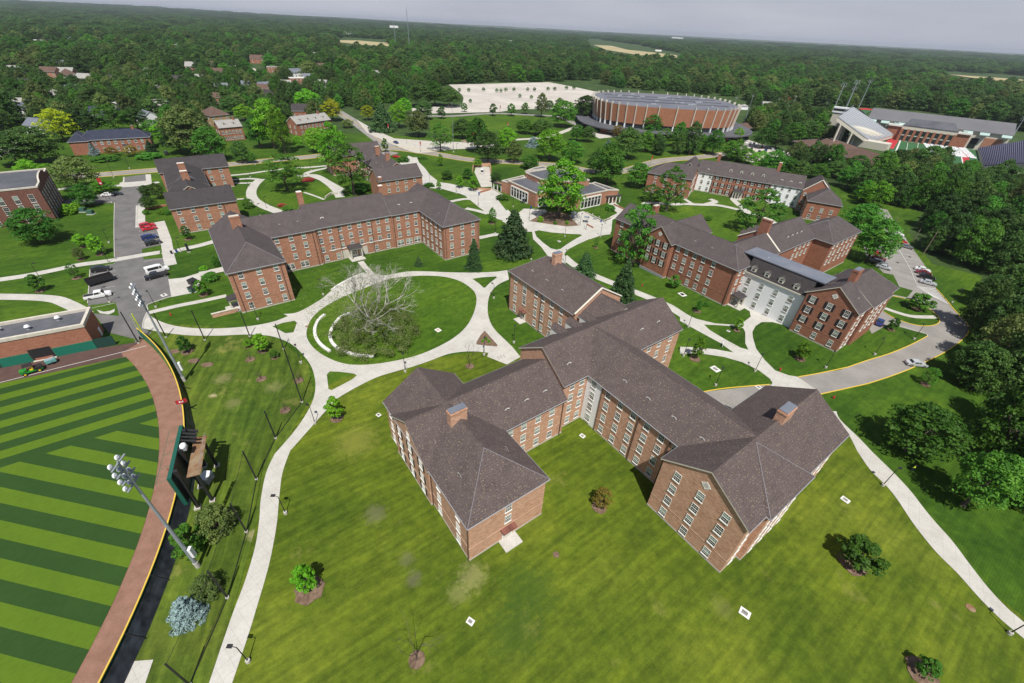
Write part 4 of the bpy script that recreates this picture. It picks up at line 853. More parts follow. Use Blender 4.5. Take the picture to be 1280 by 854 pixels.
# ---- hall across the green
O6 = at('c4', 430, 130, 9.4); A6 = math.radians(-26)
b = Bld('residence_hall', 'three-storey hall across the green, brick centre with black shutters between two white sided bays', 'residence hall', O6, A6, 'brick_dark', 'roof2')
b.block(-0.3, 0.2, 26.4, 17.8, 9.4, 5.0, 'a'); b.block(-9.0, 1.0, -0.3, 15.0, 9.4, 4.4, 'a', ('flush', 'flush'), brick='siding'); b.block(26.4, 0.2, 40.0, 14.6, 9.4, 4.2, 'a', ('flush', 'flush'), brick='siding')
b.block(-30.0, -16.8, -8.6, -1.0, 9.4, 4.4, 'a', ('hip', 'gable')); b.block(-18.0, -3.0, -8.0, 15.0, 9.4, 4.2, 'b', ('flush', 'gable'))
b.block(39.8, -3.5, 51.5, 14.0, 9.4, 5.4, 'b', ('parapet', 'hip')); b.block(42.0, -15.0, 55.0, -2.0, 8.4, 4.0, 'b', ('hip', 'flush'))
b.chimney(-1.0, 9.0, 12.0, 17.5, 1.5, 1.5, cap='stone'); b.chimney(27.2, 9.0, 12.0, 17.5, 1.5, 1.5, cap='stone')
b.windows((-0.3, 0.2), (26.4, 0.2), lin(1.8, 24.8, 8), R3_, shutters=True); b.windows((-7.5, 1.0), (-0.3, 1.0), [2.0, 5.4], R3_); b.windows((26.4, 0.2), (39.8, 0.2), [1.8, 5.0, 8.2, 11.6], R3_)
b.windows((-8.6, -16.8), (-8.6, -1.0), [3, 6.4, 9.8, 13], R3_); b.windows((39.8, 10), (39.8, -3.5), [9.5, 12], R3_)
b.windows((39.8, -3.5), (42, -3.5), [1.1], R3_, 'small'); b.windows((42, -15), (55, -15), [2.6, 6.5, 10.2], R3_[0:2]); b.windows((42, -2), (42, -15), [5, 9.5], R3_[:2]); b.windows((-30, -16.8), (-8.6, -16.8), [4, 9, 14, 18], R3_)
for a in (6.5, 11.5, 16.5, 21.5): b.dormer(a, 3.2, 10.6, -PI/2, 1.5, 2.1, 3.0, 'cream')
for a in (30, 34, 38): b.vent(a, 2.6, 11.0, -PI/2)
b.vent(-4, 3, 10.6, -PI/2); b.porch((-0.3, 0.2), (26.4, 0.2), 13.2, 4.4, 3.0, 3.2, 4)
b.done()

# ---- student centre with flat roofs
s1 = at('c5', 448, 332, 6.3)
b = Bld('student_centre', 'low brick student centre with dark flat roofs and tall glazed bays behind the terrace', 'student centre', s1, math.radians(-3.2), 'brick', 'roof_flat', 'stone')
def flatblock(b, poly, h, name='wall', par=0.5, mat=None, trim=None):
    m = MB(); m.prism(poly, 0, h, mat or b.brick); o = m.build(name, b.r)
    P_ = [Vector(p) for p in poly]
    if sum(P_[i-1].x*P_[i].y-P_[i].x*P_[i-1].y for i in range(len(P_))) < 0: P_ = P_[::-1]
    cx = sum(P_, Vector((0, 0)))/len(P_); t = MB(); n = len(P_)
    inn = []
    for i in range(n):
        e1 = (P_[i]-P_[i-1]).normalized(); e2 = (P_[(i+1) % n]-P_[i]).normalized(); n1 = Vector((-e1.y, e1.x)); n2 = Vector((-e2.y, e2.x)); k = (n1+n2)/(1+n1.dot(n2)); inn.append((P_[i]-k*0.12, P_[i]+k*0.42))
    vs = [(*a, h) for a, c_ in inn]+[(*a, h+par) for a, c_ in inn]+[(*c_, h+par) for a, c_ in inn]+[(*c_, h+0.05) for a, c_ in inn]
    fs = []
    for i in range(n):
        j = (i+1) % n
        for q in range(3): fs.append((q*n+i, q*n+j, (q+1)*n+j, (q+1)*n+i))
    t.add(vs, fs, trim or b.trim); t.build('parapet', o)
    r = MB(); r.prism([tuple(c_) for a, c_ in inn], h+0.02, h+0.10, b.roof); r.build('flat_roof', b.r)
L5 = lambda x, y, z: (lambda v: (v.x*math.cos(-math.radians(-3.2))-v.y*math.sin(-math.radians(-3.2)), v.x*math.sin(-math.radians(-3.2))+v.y*math.cos(-math.radians(-3.2))))(at('c5', x, y, z)-s1)
flatblock(b, [L5(225,232,6.3), L5(448,332,6.3), L5(560,310,6.3), L5(395,200,6.3)], 6.1)
flatblock(b, [L5(175,222,6.0), L5(224,236,6.0), L5(360,195,6.0), L5(350,180,6.0)], 5.2)
flatblock(b, [L5(550,322,6.3), L5(800,352,6.3), L5(1025,305,6.3), L5(895,250,6.3), L5(640,240,6.3), L5(460,240,6.3)], 5.9)
flatblock(b, [L5(1020,300,6.0), L5(1110,300,6.0), L5(920,238,6.0), L5(890,248,6.0)], 5.4)
flatblock(b, [L5(365,165,8.5), L5(490,220,8.5), L5(720,235,8.5), L5(875,225,8.5), L5(700,150,8.5), L5(575,130,8.5)], 8.2)
flatblock(b, [L5(365,150,8.5), L5(560,125,8.5), L5(500,110,8.5), L5(440,122,8.5)], 8.0)
def glaz(b, p, q, n, h, z0=0.4):
    p, q = Vector(p), Vector(q); t = (q-p).normalized(); L = (q-p).length; o = thing('glazed_bay', None, None); o.parent = b.r; D.objects.remove(o)
    m = MB(); m.box(0, L, -0.35, 0.3, 0.05, z0, 'white'); m.box(0, L, -0.35, 0.3, h, h+0.55, 'white')
    for i in range(n+1): m.box(i*L/n-0.16, i*L/n+0.16, -0.35, -0.02, z0, h, 'white')
    for i in range(n):
        m.box(i*L/n+0.16, (i+1)*L/n-0.16, -0.12, -0.06, z0+(h-z0)*0.68, z0+(h-z0)*0.71, 'white')
    o = m.build('window_bay', b.r); o.location = (p.x, p.y, 0); o.rotation_euler = (0, 0, math.atan2(t.y, t.x))
    for i in range(n): MB().box(i*L/n+0.17, (i+1)*L/n-0.17, -0.10, -0.04, z0+0.01, h-0.01, 'glass').build('pane', o)
pa, pb = Vector(L5(225,232,6.3)), Vector(L5(448,332,6.3)); e = (pb-pa).normalized(); nn = Vector((e.y, -e.x))*0.05
glaz(b, pa+e*3+nn, pa+e*16+nn, 6, 4.6)
pa, pb = Vector(L5(800,352,6.3)), Vector(L5(1025,305,6.3)); e = (pb-pa).normalized(); nn = Vector((e.y, -e.x))*0.05
glaz(b, pa+e*1+nn, pa+e*13.5+nn, 6, 4.6); glaz(b, Vector(L5(470,328,6.3))+Vector((0,-0.3)), Vector(L5(550,318,6.3))+Vector((0,-0.3)), 2, 3.4)
for (x0, y0), (x1, y1) in (((100,245),(235,285)), ((1000,360),(1135,350))):
    pa, pb = Vector(L5(x0,y0,3.3)), Vector(L5(x1,y1,3.3)); e = (pb-pa).normalized(); L = (pb-pa).length
    m = MB(); m.box(0, L, 0, 3.5, 3.1, 3.5, 'roof3'); m.box(1.5, L-2, 0.8, 2.8, 3.5, 3.54, 'rust')
    for i in range(5): m.box(0.4+i*(L-1.2)/4, 0.8+i*(L-1.2)/4, 0.2, 0.6, 0, 3.1, 'white')
    o = m.build('portico', b.r); o.location = (pa.x, pa.y, 0); o.rotation_euler = (0, 0, math.atan2(e.y, e.x))
b.done()

# ---- arena: thirty-odd sided drum with white fins over a low skirt roof
cx, cy = 118.0, 420.0; ax, ay, aang = 57.0, 46.0, math.radians(-2)
root = thing('arena', 'large round brick arena with white fins and a flat grey roof', 'arena', (cx, cy, 0), aang)
nf = 44; pts = []
def sup(t, kx=ax, ky=ay, p=2.7): c_, s_ = math.cos(t), math.sin(t); return (kx*abs(c_)**(2/p)*(1 if c_ > 0 else -1), ky*abs(s_)**(2/p)*(1 if s_ > 0 else -1))
ringp = [sup(2*PI*i/nf) for i in range(nf)]
big = [(x*1.04, y*1.04) for x, y in ringp]
m = MB(); vs = [(x, y, 4.5) for x, y in ringp]+[(x, y, 8.0) for x, y in ringp]+[(x, y, 8.0) for x, y in [(x*1.012, y*1.012) for x, y in ringp]]+[(x, y, 20.5) for x, y in big]
m.add(vs[:nf*2], [(i, (i+1) % nf, nf+(i+1) % nf, nf+i) for i in range(nf)], 'glass'); m.build('window_band', root)
m = MB(); m.add(vs[nf*2:], [(i, (i+1) % nf, nf+(i+1) % nf, nf+i) for i in range(nf)], 'brick_arena'); m.add([(x, y, 8) for x, y in ringp]+[(x*1.012, y*1.012, 8) for x, y in ringp], [(i, nf+i, nf+(i+1) % nf, (i+1) % nf) for i in range(nf)], 'stone'); m.build('wall', root)
m = MB(); m.prism([(x*1.035, y*1.035) for x, y in ringp], 20.3, 20.45, 'arena_roof'); 
for yy in (-18, 0, 18): m.box(-48, 48, yy-0.4, yy+0.4, 20.45, 20.9, 'roof_flat')
rr = random.Random(3)
for _ in range(26): x, y = rr.uniform(-42, 42), rr.uniform(-32, 32); w_ = rr.uniform(1.5, 5); m.box(x, x+w_, y, y+1.6, 20.46, 21.1, 'gutter')
m.build('roof', root)
for i in range(nf):
    (x0, y0), (x1, y1) = ringp[i], big[i]; a = math.atan2(y0, x0)
    q = MB(); q.box(-0.1, 1.3, -0.45, 0.45, 4.4, 7.9, 'lampwhite')
    q.add([(0.0,-.36,7.9),(1.3,-.36,7.9),(1.3,.36,7.9),(0,.36,7.9),(1.2,-.36,22.0),(3.1,-.36,22.0),(3.1,.36,22.0),(1.2,.36,22.0)], [(0,1,5,4),(1,2,6,5),(2,3,7,6),(3,0,4,7),(4,5,6,7)], 'cream')
    t_ = Vector(ringp[(i+1) % nf])-Vector(ringp[i-1]); na = math.atan2(-t_.x, t_.y); o = q.build('fin', root); o.location = (x0, y0, 0); o.rotation_euler = (0, 0, na)
sk = [sup(2*PI*i/nf, 72, 60, 3.0) for i in range(nf)]
m = MB(); m.add([(x, y, 4.2) for x, y in sk]+[(x, y, 4.9) for x, y in sk]+[(x, y, 5.0) for x, y in ringp]+[(x*.99, y*.99, 4.2) for x, y in ringp], [(q*nf+i, q*nf+(i+1) % nf, (q+1)*nf+(i+1) % nf, (q+1)*nf+i) for q in range(2) for i in range(nf)]+[(i, 3*nf+i, 3*nf+(i+1) % nf, (i+1) % nf) for i in range(nf)], 'roof_flat'); m.build('skirt_roof', root)
m = MB(); kk = [sup(2*PI*i/nf, 66, 54, 3.0) for i in range(nf)]; m.add([(x, y, 0) for x, y in kk]+[(x, y, 4.25) for x, y in kk], [(i, (i+1) % nf, nf+(i+1) % nf, nf+i) for i in range(0, nf)], 'brick_dark')
for i in range(nf):
    if i % 3: a, b_ = Vector(kk[i]), Vector(kk[(i+1) % nf]); o_ = (b_-a).normalized(); nn = Vector((o_.y, -o_.x))*0.05; m.add([(*(a+nn), .3), (*(b_+nn), .3), (*(b_+nn), 3.8), (*(a+nn), 3.8)], [(0,1,2,3)], 'glass')
m.build('ground_floor', root)

# ---- generic smaller houses
def house(name, label, cat, pos, ang, w, d, h, rise, wall, roof, axis='a', ends=('gable', 'gable'), nwin=3, rows=(1.6,), group=None, chim=False, dorm=0, shutters=False, trim='white', side=True):
    b = Bld(name, label, cat, pos, ang, wall, roof, trim)
    if group: b.r['group'] = group
    b.block(0, 0, w, d, h, rise, axis, ends, base=False)
    if nwin:
        b.windows((0, 0), (w, 0), lin(w*0.12, w*0.88, nwin), rows)
        if side: b.windows((0, d), (0, 0), lin(d*0.25, d*0.75, 2), rows); b.windows((w, 0), (w, d), lin(d*0.25, d*0.75, 2), rows)
    if chim: b.chimney(w*0.8, d/2, h+rise*0.5, h+rise+1.6, 1.4, 1.0)
    for i in range(dorm): b.dormer(w*(i+0.7)/(dorm+0.4), d*0.16, h+0.5, -PI/2, 1.6, 2.2, 2.6)
    return b
def heng(c, p, q, z=0): return heading(c, p, q, z)
pa = at('d1', 560, 400); an = heng('d1', (510,297), (990,270), 7.0); w_ = (at('d1',990,270,7)-at('d1',510,297,7)).length
b = house('brick_house', 'two-storey brick house with a slate blue hipped roof behind a hedge', 'house', at('d1', 512, 297, 7.0), an, w_, 11, 7.0, 3.6, 'brick_dark', 'roof_navy', 'a', ('hip', 'hip'), 9, (1.8, 5.2), chim=True)
b.block(-3.5, -1.5, 4.5, 11.5, 7.0, 3.4, 'b', ('hip', 'hip'), base=False, roof='roof_navy'); b.porch((0,0), (w_,0), w_*0.62, 2.4, 1.4, 2.7, 2); b.done()
# curved-gable hall at the left edge
pe = at('d1', 382, 832); pe2 = at('d1', 232, 468, 13.0)
b = Bld('academic_hall', 'tall brick hall with a curved stone parapet at the left edge of the picture', 'academic hall', at('d1', 382, 832), math.radians(127), 'brick_maroon_shade', 'roof_flat', 'stone')
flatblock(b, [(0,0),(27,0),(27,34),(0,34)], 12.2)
m = MB(); pts = [(0,12.2),(4,12.2),(6,12.6),(8,13.8),(11,14.4),(16,14.4),(19,13.8),(21,12.6),(23,12.2),(27,12.2)]
vs = [(x, -0.15, z) for x, z in pts]+[(x, 0.35, z) for x, z in pts]; n_ = len(pts)
m.add(vs, [(i, i+1, n_+i+1, n_+i) for i in range(n_-1)], 'stone'); m.add(vs, [tuple(range(n_-1, -1, -1)), tuple(range(n_, 2*n_))], 'brick_maroon_shade'); m.build('curved_gable', b.r)
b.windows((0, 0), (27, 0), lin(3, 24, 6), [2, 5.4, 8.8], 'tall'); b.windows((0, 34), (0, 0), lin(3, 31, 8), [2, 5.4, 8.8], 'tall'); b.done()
# houses and halls along the street
sp_ = [
 ('brick_hall', 'long brick dormitory with a pale grey slate roof and arched dormers behind street trees', 'hall', 't2', (325,730), (500,715), 8, 10, 'brick_dark', 'roof_grey', 6, 2, True),
 ('brick_hall', 'brick hall with a grey slate roof, a row of white dormers and end chimneys', 'hall', 't2', (918,700), (1175,665), 7.5, 11, 'brick_dark', 'roof_grey', 8, 4, True),
 ('tan_house', 'tan two-storey house with a brown hipped roof among trees', 'house', 't2', (262,640), (400,625), 7, 16, 'tan', 'roof_brown', 3, 0, False),
 ('brick_house', 'small brown roofed house behind the tan house', 'house', 't2', (262,500), (360,500), 5.5, 10, 'brick', 'roof_brown', 3, 0, False),
 ('brick_house', 'brick house with a charcoal gable roof left of the yellow tree', 'house', 't2', (880,600), (1000,600), 8, 12, 'brick_dark', 'roof3', 3, 0, False),
 ('yellow_house', 'small pale yellow clapboard house with a grey gable', 'house', 't2', (300,320), (375,318), 6, 10, 'paleyellow', 'roof_brown', 2, 0, False),
 ('brick_house', 'square red brick house with a white porch on the wooded slope', 'house', 't2', (65,260), (150,262), 7, 14, 'brick', 'roof_grey', 3, 0, False),
 ('apartment_block', 'flat brown brick apartment block beside the avenue', 'apartments', 't2', (688,265), (838,268), 7, 12, 'brick_dark', 'roof_flat', 6, 0, False),
 ('apartment_block', 'second brown apartment block with a pale flat roof, nearer the yellow tree', 'apartments', 't2', (868,352), (1085,350), 7, 12, 'brick_dark', 'roof_white', 7, 0, False),
 ('apartment_block', 'brown apartment house partly hidden by trees at the top of the avenue', 'apartments', 't2', (560,200), (710,205), 7, 14, 'brick_dark', 'roof_brown', 4, 0, False),
 ('white_house', 'white house with a blue-grey roof between the two apartment blocks', 'house', 't2', (850,310), (970,305), 6, 12, 'siding', 'roof_metal', 3, 0, False),
 ('white_house', 'white twin-gabled house right of the pale flat roof', 'house', 't2', (1025,270), (1120,265), 6, 10, 'siding', 'roof_grey', 3, 0, False),
 ('white_house', 'white house with a grey roof below the pale flat roofed block', 'house', 't2', (1050,390), (1140,395), 6, 10, 'siding', 'roof_grey', 3, 0, False),
 ('grey_house', 'grey roofed brick house left of the pair by the street', 'house', 't2', (500,410), (560,410), 6, 12, 'brick', 'roof_metal', 2, 0, False),
 ('grey_house', 'grey hipped house right of the pair by the street', 'house', 't2', (640,420), (740,415), 6, 12, 'brick', 'roof_metal', 2, 0, False),
 ('dark_house', 'small black-roofed white house in front of the grey pair', 'house', 't2', (665,480), (745,470), 5, 9, 'siding', 'roof3', 2, 0, False),
 ('school_building', 'long grey roofed building high on the left avenue', 'building', 't2', (250,70), (330,75), 5, 20, 'siding', 'roof_metal', 4, 0, False),
 ('white_house', 'white house at the left edge of the avenue top', 'house', 't2', (0,115), (38,110), 6, 12, 'siding', 'roof_grey', 2, 0, False),
 ('brick_building', 'red brick building with a white end in the woods on the far left', 'building', 't1', (170,120), (330,118), 8, 24, 'brick', 'roof_white', 5, 0, False),
 ('white_house', 'cream house above the brick building on the far left', 'house', 't1', (195,60), (275,60), 7, 14, 'siding', 'roof_grey', 3, 0, False),
 ('white_house', 'small white house with a red roof near the left edge', 'house', 't1', (35,80), (75,80), 7, 10, 'siding', 'roof_brown', 2, 0, False),
 ('brick_house', 'brick house with a black roof right of the far-left building', 'house', 't1', (365,135), (455,130), 7, 14, 'brick', 'roof3', 3, 0, False),
 ('grey_house', 'steep grey-roofed house beside a pale drive on the wooded slope', 'house', 't1', (480,90), (530,125), 6, 12, 'siding', 'roof_metal', 2, 0, False),
 ('white_house', 'white house half hidden in trees left of the dark conifer', 'house', 't1', (660,160), (740,160), 6, 12, 'siding', 'roof_grey', 3, 0, False),
 ('brown_house', 'pale brown roofed house under the wide tree, left', 'house', 't1', (440,350), (510,390), 6, 10, 'cream', 'roof_brown', 2, 0, False),
 ('white_house', 'white rooftop showing through trees in the left woods', 'house', 't1', (780,575), (845,580), 5, 8, 'siding', 'roof_white', 2, 0, False),
 ('blue_house', 'blue-roofed house in the trees behind the slate blue roof', 'house', 't1', (640,640), (705,640), 6, 9, 'siding', 'roof_navy', 2, 0, False),
 ('grey_house', 'weathered grey house under trees behind the brick house', 'house', 't1', (1050,590), (1210,590), 7, 10, 'siding', 'roof_grey', 4, 0, False),
 ('grey_house', 'dark grey roof beside the brick house chimney', 'house', 't1', (980,675), (1030,690), 5, 12, 'siding', 'roof_metal', 2, 0, False),
 ('white_house', 'white house in the clearing left of the big car park', 'house', 'R2', (52,268), (95,270), 6, 12, 'siding', 'roof_grey', 3, 0, False),
 ('blue_house', 'pale blue house beside the white one left of the big car park', 'house', 'R2', (108,268), (140,272), 6, 10, 'siding', 'roof_grey', 2, 0, False),
 ('white_house', 'white bungalow at the corner left edge lot', 'house', 'd1', (150,190), (265,200), 5, 10, 'siding', 'roof_metal', 3, 0, False),
]
M['tan'] = flat('tan_render', (0.42, 0.28, 0.15)); M['paleyellow'] = siding('pale_yellow_siding', (0.45, 0.46, 0.27)); M['roof_white'] = two('white_roof_membrane', (0.48, 0.47, 0.45), (0.6, 0.59, 0.56), 0.2)
HOUSES = []
for nm, lb, ct, c, p, q, h, d, wl, rf, nw, dm, ch in sp_:
    P0, Q0 = at(c, *p, h), at(c, *q, h); w_ = (Q0-P0).length; an = math.atan2(Q0.y-P0.y, Q0.x-P0.x)
    rows = (1.7, 5.0) if h > 5.5 else (1.7,)
    if 'flat' in rf or 'white' in rf:
        b = Bld(nm, lb, ct, P0, an, wl, rf, 'white'); flatblock(b, [(0,0),(w_,0),(w_,d),(0,d)], h-0.3, par=0.3); b.windows((0,0), (w_,0), lin(w_*.1, w_*.9, nw), rows)
    else: b = house(nm, lb, ct, P0, an, w_, d, h, min(4.5, d*0.32), wl, rf, 'a', ('hip', 'hip') if nm in ('tan_house',) else ('gable', 'gable'), nw, rows, None, ch, dm)
    b.done(); HOUSES.append((P0+(Q0-P0)/2+Vector((-math.sin(an), math.cos(an)))*d/2, max(w_, d)*0.6+3))
# far white-roofed buildings near the horizon
far = [(100,78,34,16),(120,80,24,14),(250,80,40,14),(300,90,60,14),(345,92,50,14),(490,94,40,10),(655,102,30,12),(690,104,60,14),(1240,148,40,10),(30,132,30,10),(200,118,30,10),(425,188,16,6),(510,188,20,6),(545,200,16,6),(630,160,20,6),(1170,195,22,6)]
for i, (x, y, w_, h_) in enumerate(far):
    P0 = at('R2', x, y+3); dist = P0.length; sc = dist/540/2.944
    m = MB(); W_ = w_*sc*0.8; D_ = W_*0.5; hh = max(5, min(11, h_*sc*0.5)); m.prism([(-W_/2,0),(W_/2,0),(W_/2,D_),(-W_/2,D_)], 0, hh, 'siding')
    r = thing('distant_building', ['pale flat-roofed building on the horizon, number %d from the left of the centre skyline', 'white building showing above the far treetops, %s'][0] % (i+1) if False else 'white building showing above the far trees '+['at the far left of the skyline group','just left of the tall building group','under the broadcast mast','widest of the skyline group','right end of the skyline group','alone left of centre','small one left of the central roof','central and brightest on the skyline','near the right field edge','beside the left brown field','between the two masts','lone left one in mid woods','second in mid woods','third in mid woods by a tall tree','behind the reddish roof','next to the dry field'][i], 'building', (P0.x, P0.y, 26 if dist > 3000 else 8 if dist > 1500 else 0))
    m.build('wall', r); m2 = MB(); m2.prism([(-W_/2-.5,-.5),(W_/2+.5,-.5),(W_/2+.5,D_+.5),(-W_/2-.5,D_+.5)], hh, hh+1.2, 'roof_white' if i % 3 else 'roof_grey'); m2.build('roof', r)
    HOUSES.append((P0, W_*0.6))
for x0, y0, y1, lb in ((207,188,118,'left one of the two thin broadcast masts above the woods'), (257,190,90,'taller right one of the two thin broadcast masts above the woods')):
    P0 = at('R2', x0, y0); hgt = (y0-y1)/2.944/540*P0.length*1.02; r = thing('broadcast_mast', lb, 'mast', (P0.x, P0.y)); m = MB()
    for k in range(3): m.tube((1.2*math.cos(k*2.09), 1.2*math.sin(k*2.09), 0), (0.5*math.cos(k*2.09), 0.5*math.sin(k*2.09), hgt), 0.3, 0.2, 'galv', 5)
    for k in range(int(hgt/4)):
        z = k*4; m.tube((1.1,0,z), (-.55,.95,z+4), .12, .12, 'galv', 4); m.tube((-.55,.95,z), (-.55,-.95,z+4), .12, .12, 'galv', 4)
    m.build('lattice', r); MB().tube((0,0,hgt), (0,0,hgt+5), 0.15, 0.08, 'red', 5).build('antenna', r)

# ---- baseball clubhouse / dugout
fbA = at('d4', 785, 420); fbD = (at('d4', 0, 580)-fbA); fang = math.atan2(-fbD.y, -fbD.x)
b = Bld('baseball_clubhouse', 'flat-roofed brick clubhouse with green padded wall and dugout beside the ball field', 'clubhouse', fbA, fang+PI, 'brick_dark', 'roof_flat', 'stone')
# local x runs from the east corner westward, y to the south; building lies at negative y side north
L = 95; Wd = 10.5
m = MB(); m.prism([(0,0),(0,-4.7),(L,-Wd),(L,0)], 0, 6.0, 'brick_dark') if False else m.prism([(0,0),(0,-8.2),(L,-8.2),(L,0)], 0, 6.2, 'brick_dark'); m.build('wall', b.r)
poly = [(0,0),(L,0),(L,-8.2),(0,-8.2)]
t = MB()
for x0, x1, y0, y1 in ((-0.15, L, -0.45, 0.15), (-0.15, L, -8.35, -7.75), (-0.15, 0.45, -7.75, -0.45)): t.box(x0, x1, y0, y1, 6.2, 6.95, 'stone')
t.build('parapet', b.r); MB().box(0.45, L, -7.75, -0.45, 6.2, 6.3, 'roof_flat').build('flat_roof', b.r)
g = MB()
for x0, x1 in ((0.05, 7.4), (11.4, 16.6), (18.8, 21.2)): g.box(x0, x1, 0, 0.12, 0.1, 2.4, 'green_pad')
g.box(21.2, 60, 0, 0.12, 0.1, 1.2, 'green_pad'); g.build('wall_padding', b.r)
m = MB(); m.box(7.5, 11.3, 0.0, 0.06, 0.15, 3.1, 'black'); m.box(7.4, 11.4, 0.05, 0.5, 0, 0.2, 'cream'); m.box(7.9, 10.9, 0.08, 0.2, 0.2, 0.7, 'brick_dark'); m.build('dugout_opening', b.r)
m = MB(); m.box(16.7, 18.7, 0.0, 0.06, 0.1, 2.4, 'green_dark'); m.build('door', b.r)
m = MB(); m.box(19.2, 24.6, 0.12, 0.2, 1.0, 3.2, 'black'); m.box(19.5, 24.3, 0.2, 0.24, 1.4, 3.0, 'green_dark'); m.box(19.0, 24.8, 0.1, 0.5, 0.9, 1.1, 'cream'); m.build('window', b.r)
for i, (x, y) in enumerate([(5.5,-5.5),(10.3,-3.6),(15.5,-5.2)]):
    m = MB(); m.tube((x,y,6.3), (x,y,7.0), 0.35, 0.3, 'gutter', 10); m.tube((x,y,7.0), (x,y,7.35), 0.55, 0.35, 'lampwhite', 10); m.build('roof_fan', b.r)
m = MB(); m.box(-0.05, 0.0, -6.6, -5.4, 0.1, 2.3, 'lampwhite'); m.build('side_door', b.r)
b.done()
root = thing('fence', 'dark green mesh gate panel between the clubhouse and the foul pole', 'fence', fbA, fang)
L2 = (at('d4', 935, 385)-fbA).length; m = MB(); m.box(0, L2, -0.04, 0.04, 0.1, 2.6, 'green_dark'); m.build('screen', root)
m = MB(); [m.tube((L2*i/3, 0, 0), (L2*i/3, 0, 2.7), 0.06, 0.06, 'black', 6) for i in range(4)]; m.build('post', root)

# ---- brown hip-roofed pavilion by the stadium, small pavilion
def hiproof(name, label, cat, c, corners, h, rise, wall='brick', roof='roof_brown'):
    P_ = [at(c, *q, h) for q in corners]; o_ = P_[0]; e = P_[1]-o_; an = math.atan2(e.y, e.x); w_ = e.length
    d_ = abs((P_[2]-o_).x*-math.sin(an)+(P_[2]-o_).y*math.cos(an))
    b = Bld(name, label, cat, o_, an, wall, roof, 'white'); b.block(0.8, 0.8, w_-0.8, d_-0.8, h, rise, 'a', ('hip', 'hip'), oh=2.0, base=False)
    b.windows((0.8,0.8), (w_-0.8,0.8), lin(w_*.15, w_*.85, 5), [h*0.5]); b.done(); return o_+e/2
hiproof('pavilion', 'brown hip-roofed brick building beside the stadium stand', 'building', 'c7', [(487,562),(760,640),(880,590)], 5, 4.5)
hiproof('pavilion', 'lower brown-roofed brick building in front of the stadium, right of its twin', 'building', 'c7', [(800,640),(1120,760),(1182,700)], 5, 4)
hiproof('shelter', 'small brown-roofed shelter right of the arena', 'shelter', 'c7', [(70,455),(190,450),(150,425)], 3, 2.2)
HOUSES += [(at('c7',700,640),22),(at('c7',1000,740),22)]

# ---- more roofs among the trees of the town: a few kinds, copied
PROTO = []
for nm, wl, rf, w_, d_, h_ in (('town_house','siding','roof_grey',13,9,5.5),('town_house','siding','roof_metal',11,8,5.5),('town_house','brick','roof_brown',14,9,6),('town_house','paleyellow','roof3',12,9,5.5),('town_house','brick','roof_grey',13,9,5.5),('town_house','cream','roof_grey',10,8,6)):
    PROTO.append((nm, wl, rf, w_, d_, h_))
hr = random.Random(21); made = {}
spots_ = [(12,70),(30,64),(66,86),(74,96),(90,84),(98,104),(120,78),(150,70),(160,84),(178,78),(192,96),(52,96),(8,94),(40,118),(60,128),(84,120),(20,112),(104,66),(135,60),(168,62),(206,66),(214,80),(252,86),(262,96),(240,104),(286,92),(310,62),(330,70),(352,66),(300,52),(322,48),(345,56),(372,60),(388,72),(396,88),(410,96),(380,102),(300,108),(318,118),(352,112),(270,116),(228,118),(212,106),(366,44),(352,38),(376,37),(402,52),(418,50),(316,35),(330,34),(345,36),(420,36),(440,40),(130,106),(146,96),(16,140),(34,146),(190,120)]
wallname = {'siding': 'White clapboard', 'brick': 'Brick', 'paleyellow': 'Pale yellow', 'cream': 'Cream'}; roofname = {'roof_grey': 'pale grey', 'roof_metal': 'blue-grey', 'roof_brown': 'brown', 'roof3': 'charcoal', 'roof_white': 'white'}
for i, (x, y) in enumerate(spots_):
    k = hr.randrange(len(PROTO)); nm, wl, rf, w_, d_, h_ = PROTO[k]; P0 = at('o', x, y+2); an = hr.choice([0.2, 0.2, 1.75])+hr.uniform(-.15,.15); lab = '%s house, %s roof, half hidden among town trees' % (wallname[wl].lower(), roofname[rf]); grp = '%s houses with %s roofs in the town' % (wallname[wl].lower(), roofname[rf])
    if k not in made: b = house(nm, lab, 'house', P0, an, w_, d_, h_, 3.2, wl, rf, 'a', ('gable','gable'), 3, (1.7,4.3) if h_ > 5 else (1.7,), grp); b.done(); made[k] = b.r; r = b.r
    else: r = copy_tree(made[k]); r.location = (P0.x, P0.y, 0); r.rotation_euler = (0, 0, an)
    sc = 0.85+min(.4, P0.length/2500); r.scale = (sc, sc, sc)
    HOUSES.append((P0+Vector((math.cos(an)*w_/2-math.sin(an)*d_/2, math.sin(an)*w_/2+math.cos(an)*d_/2)), w_*0.45+1))
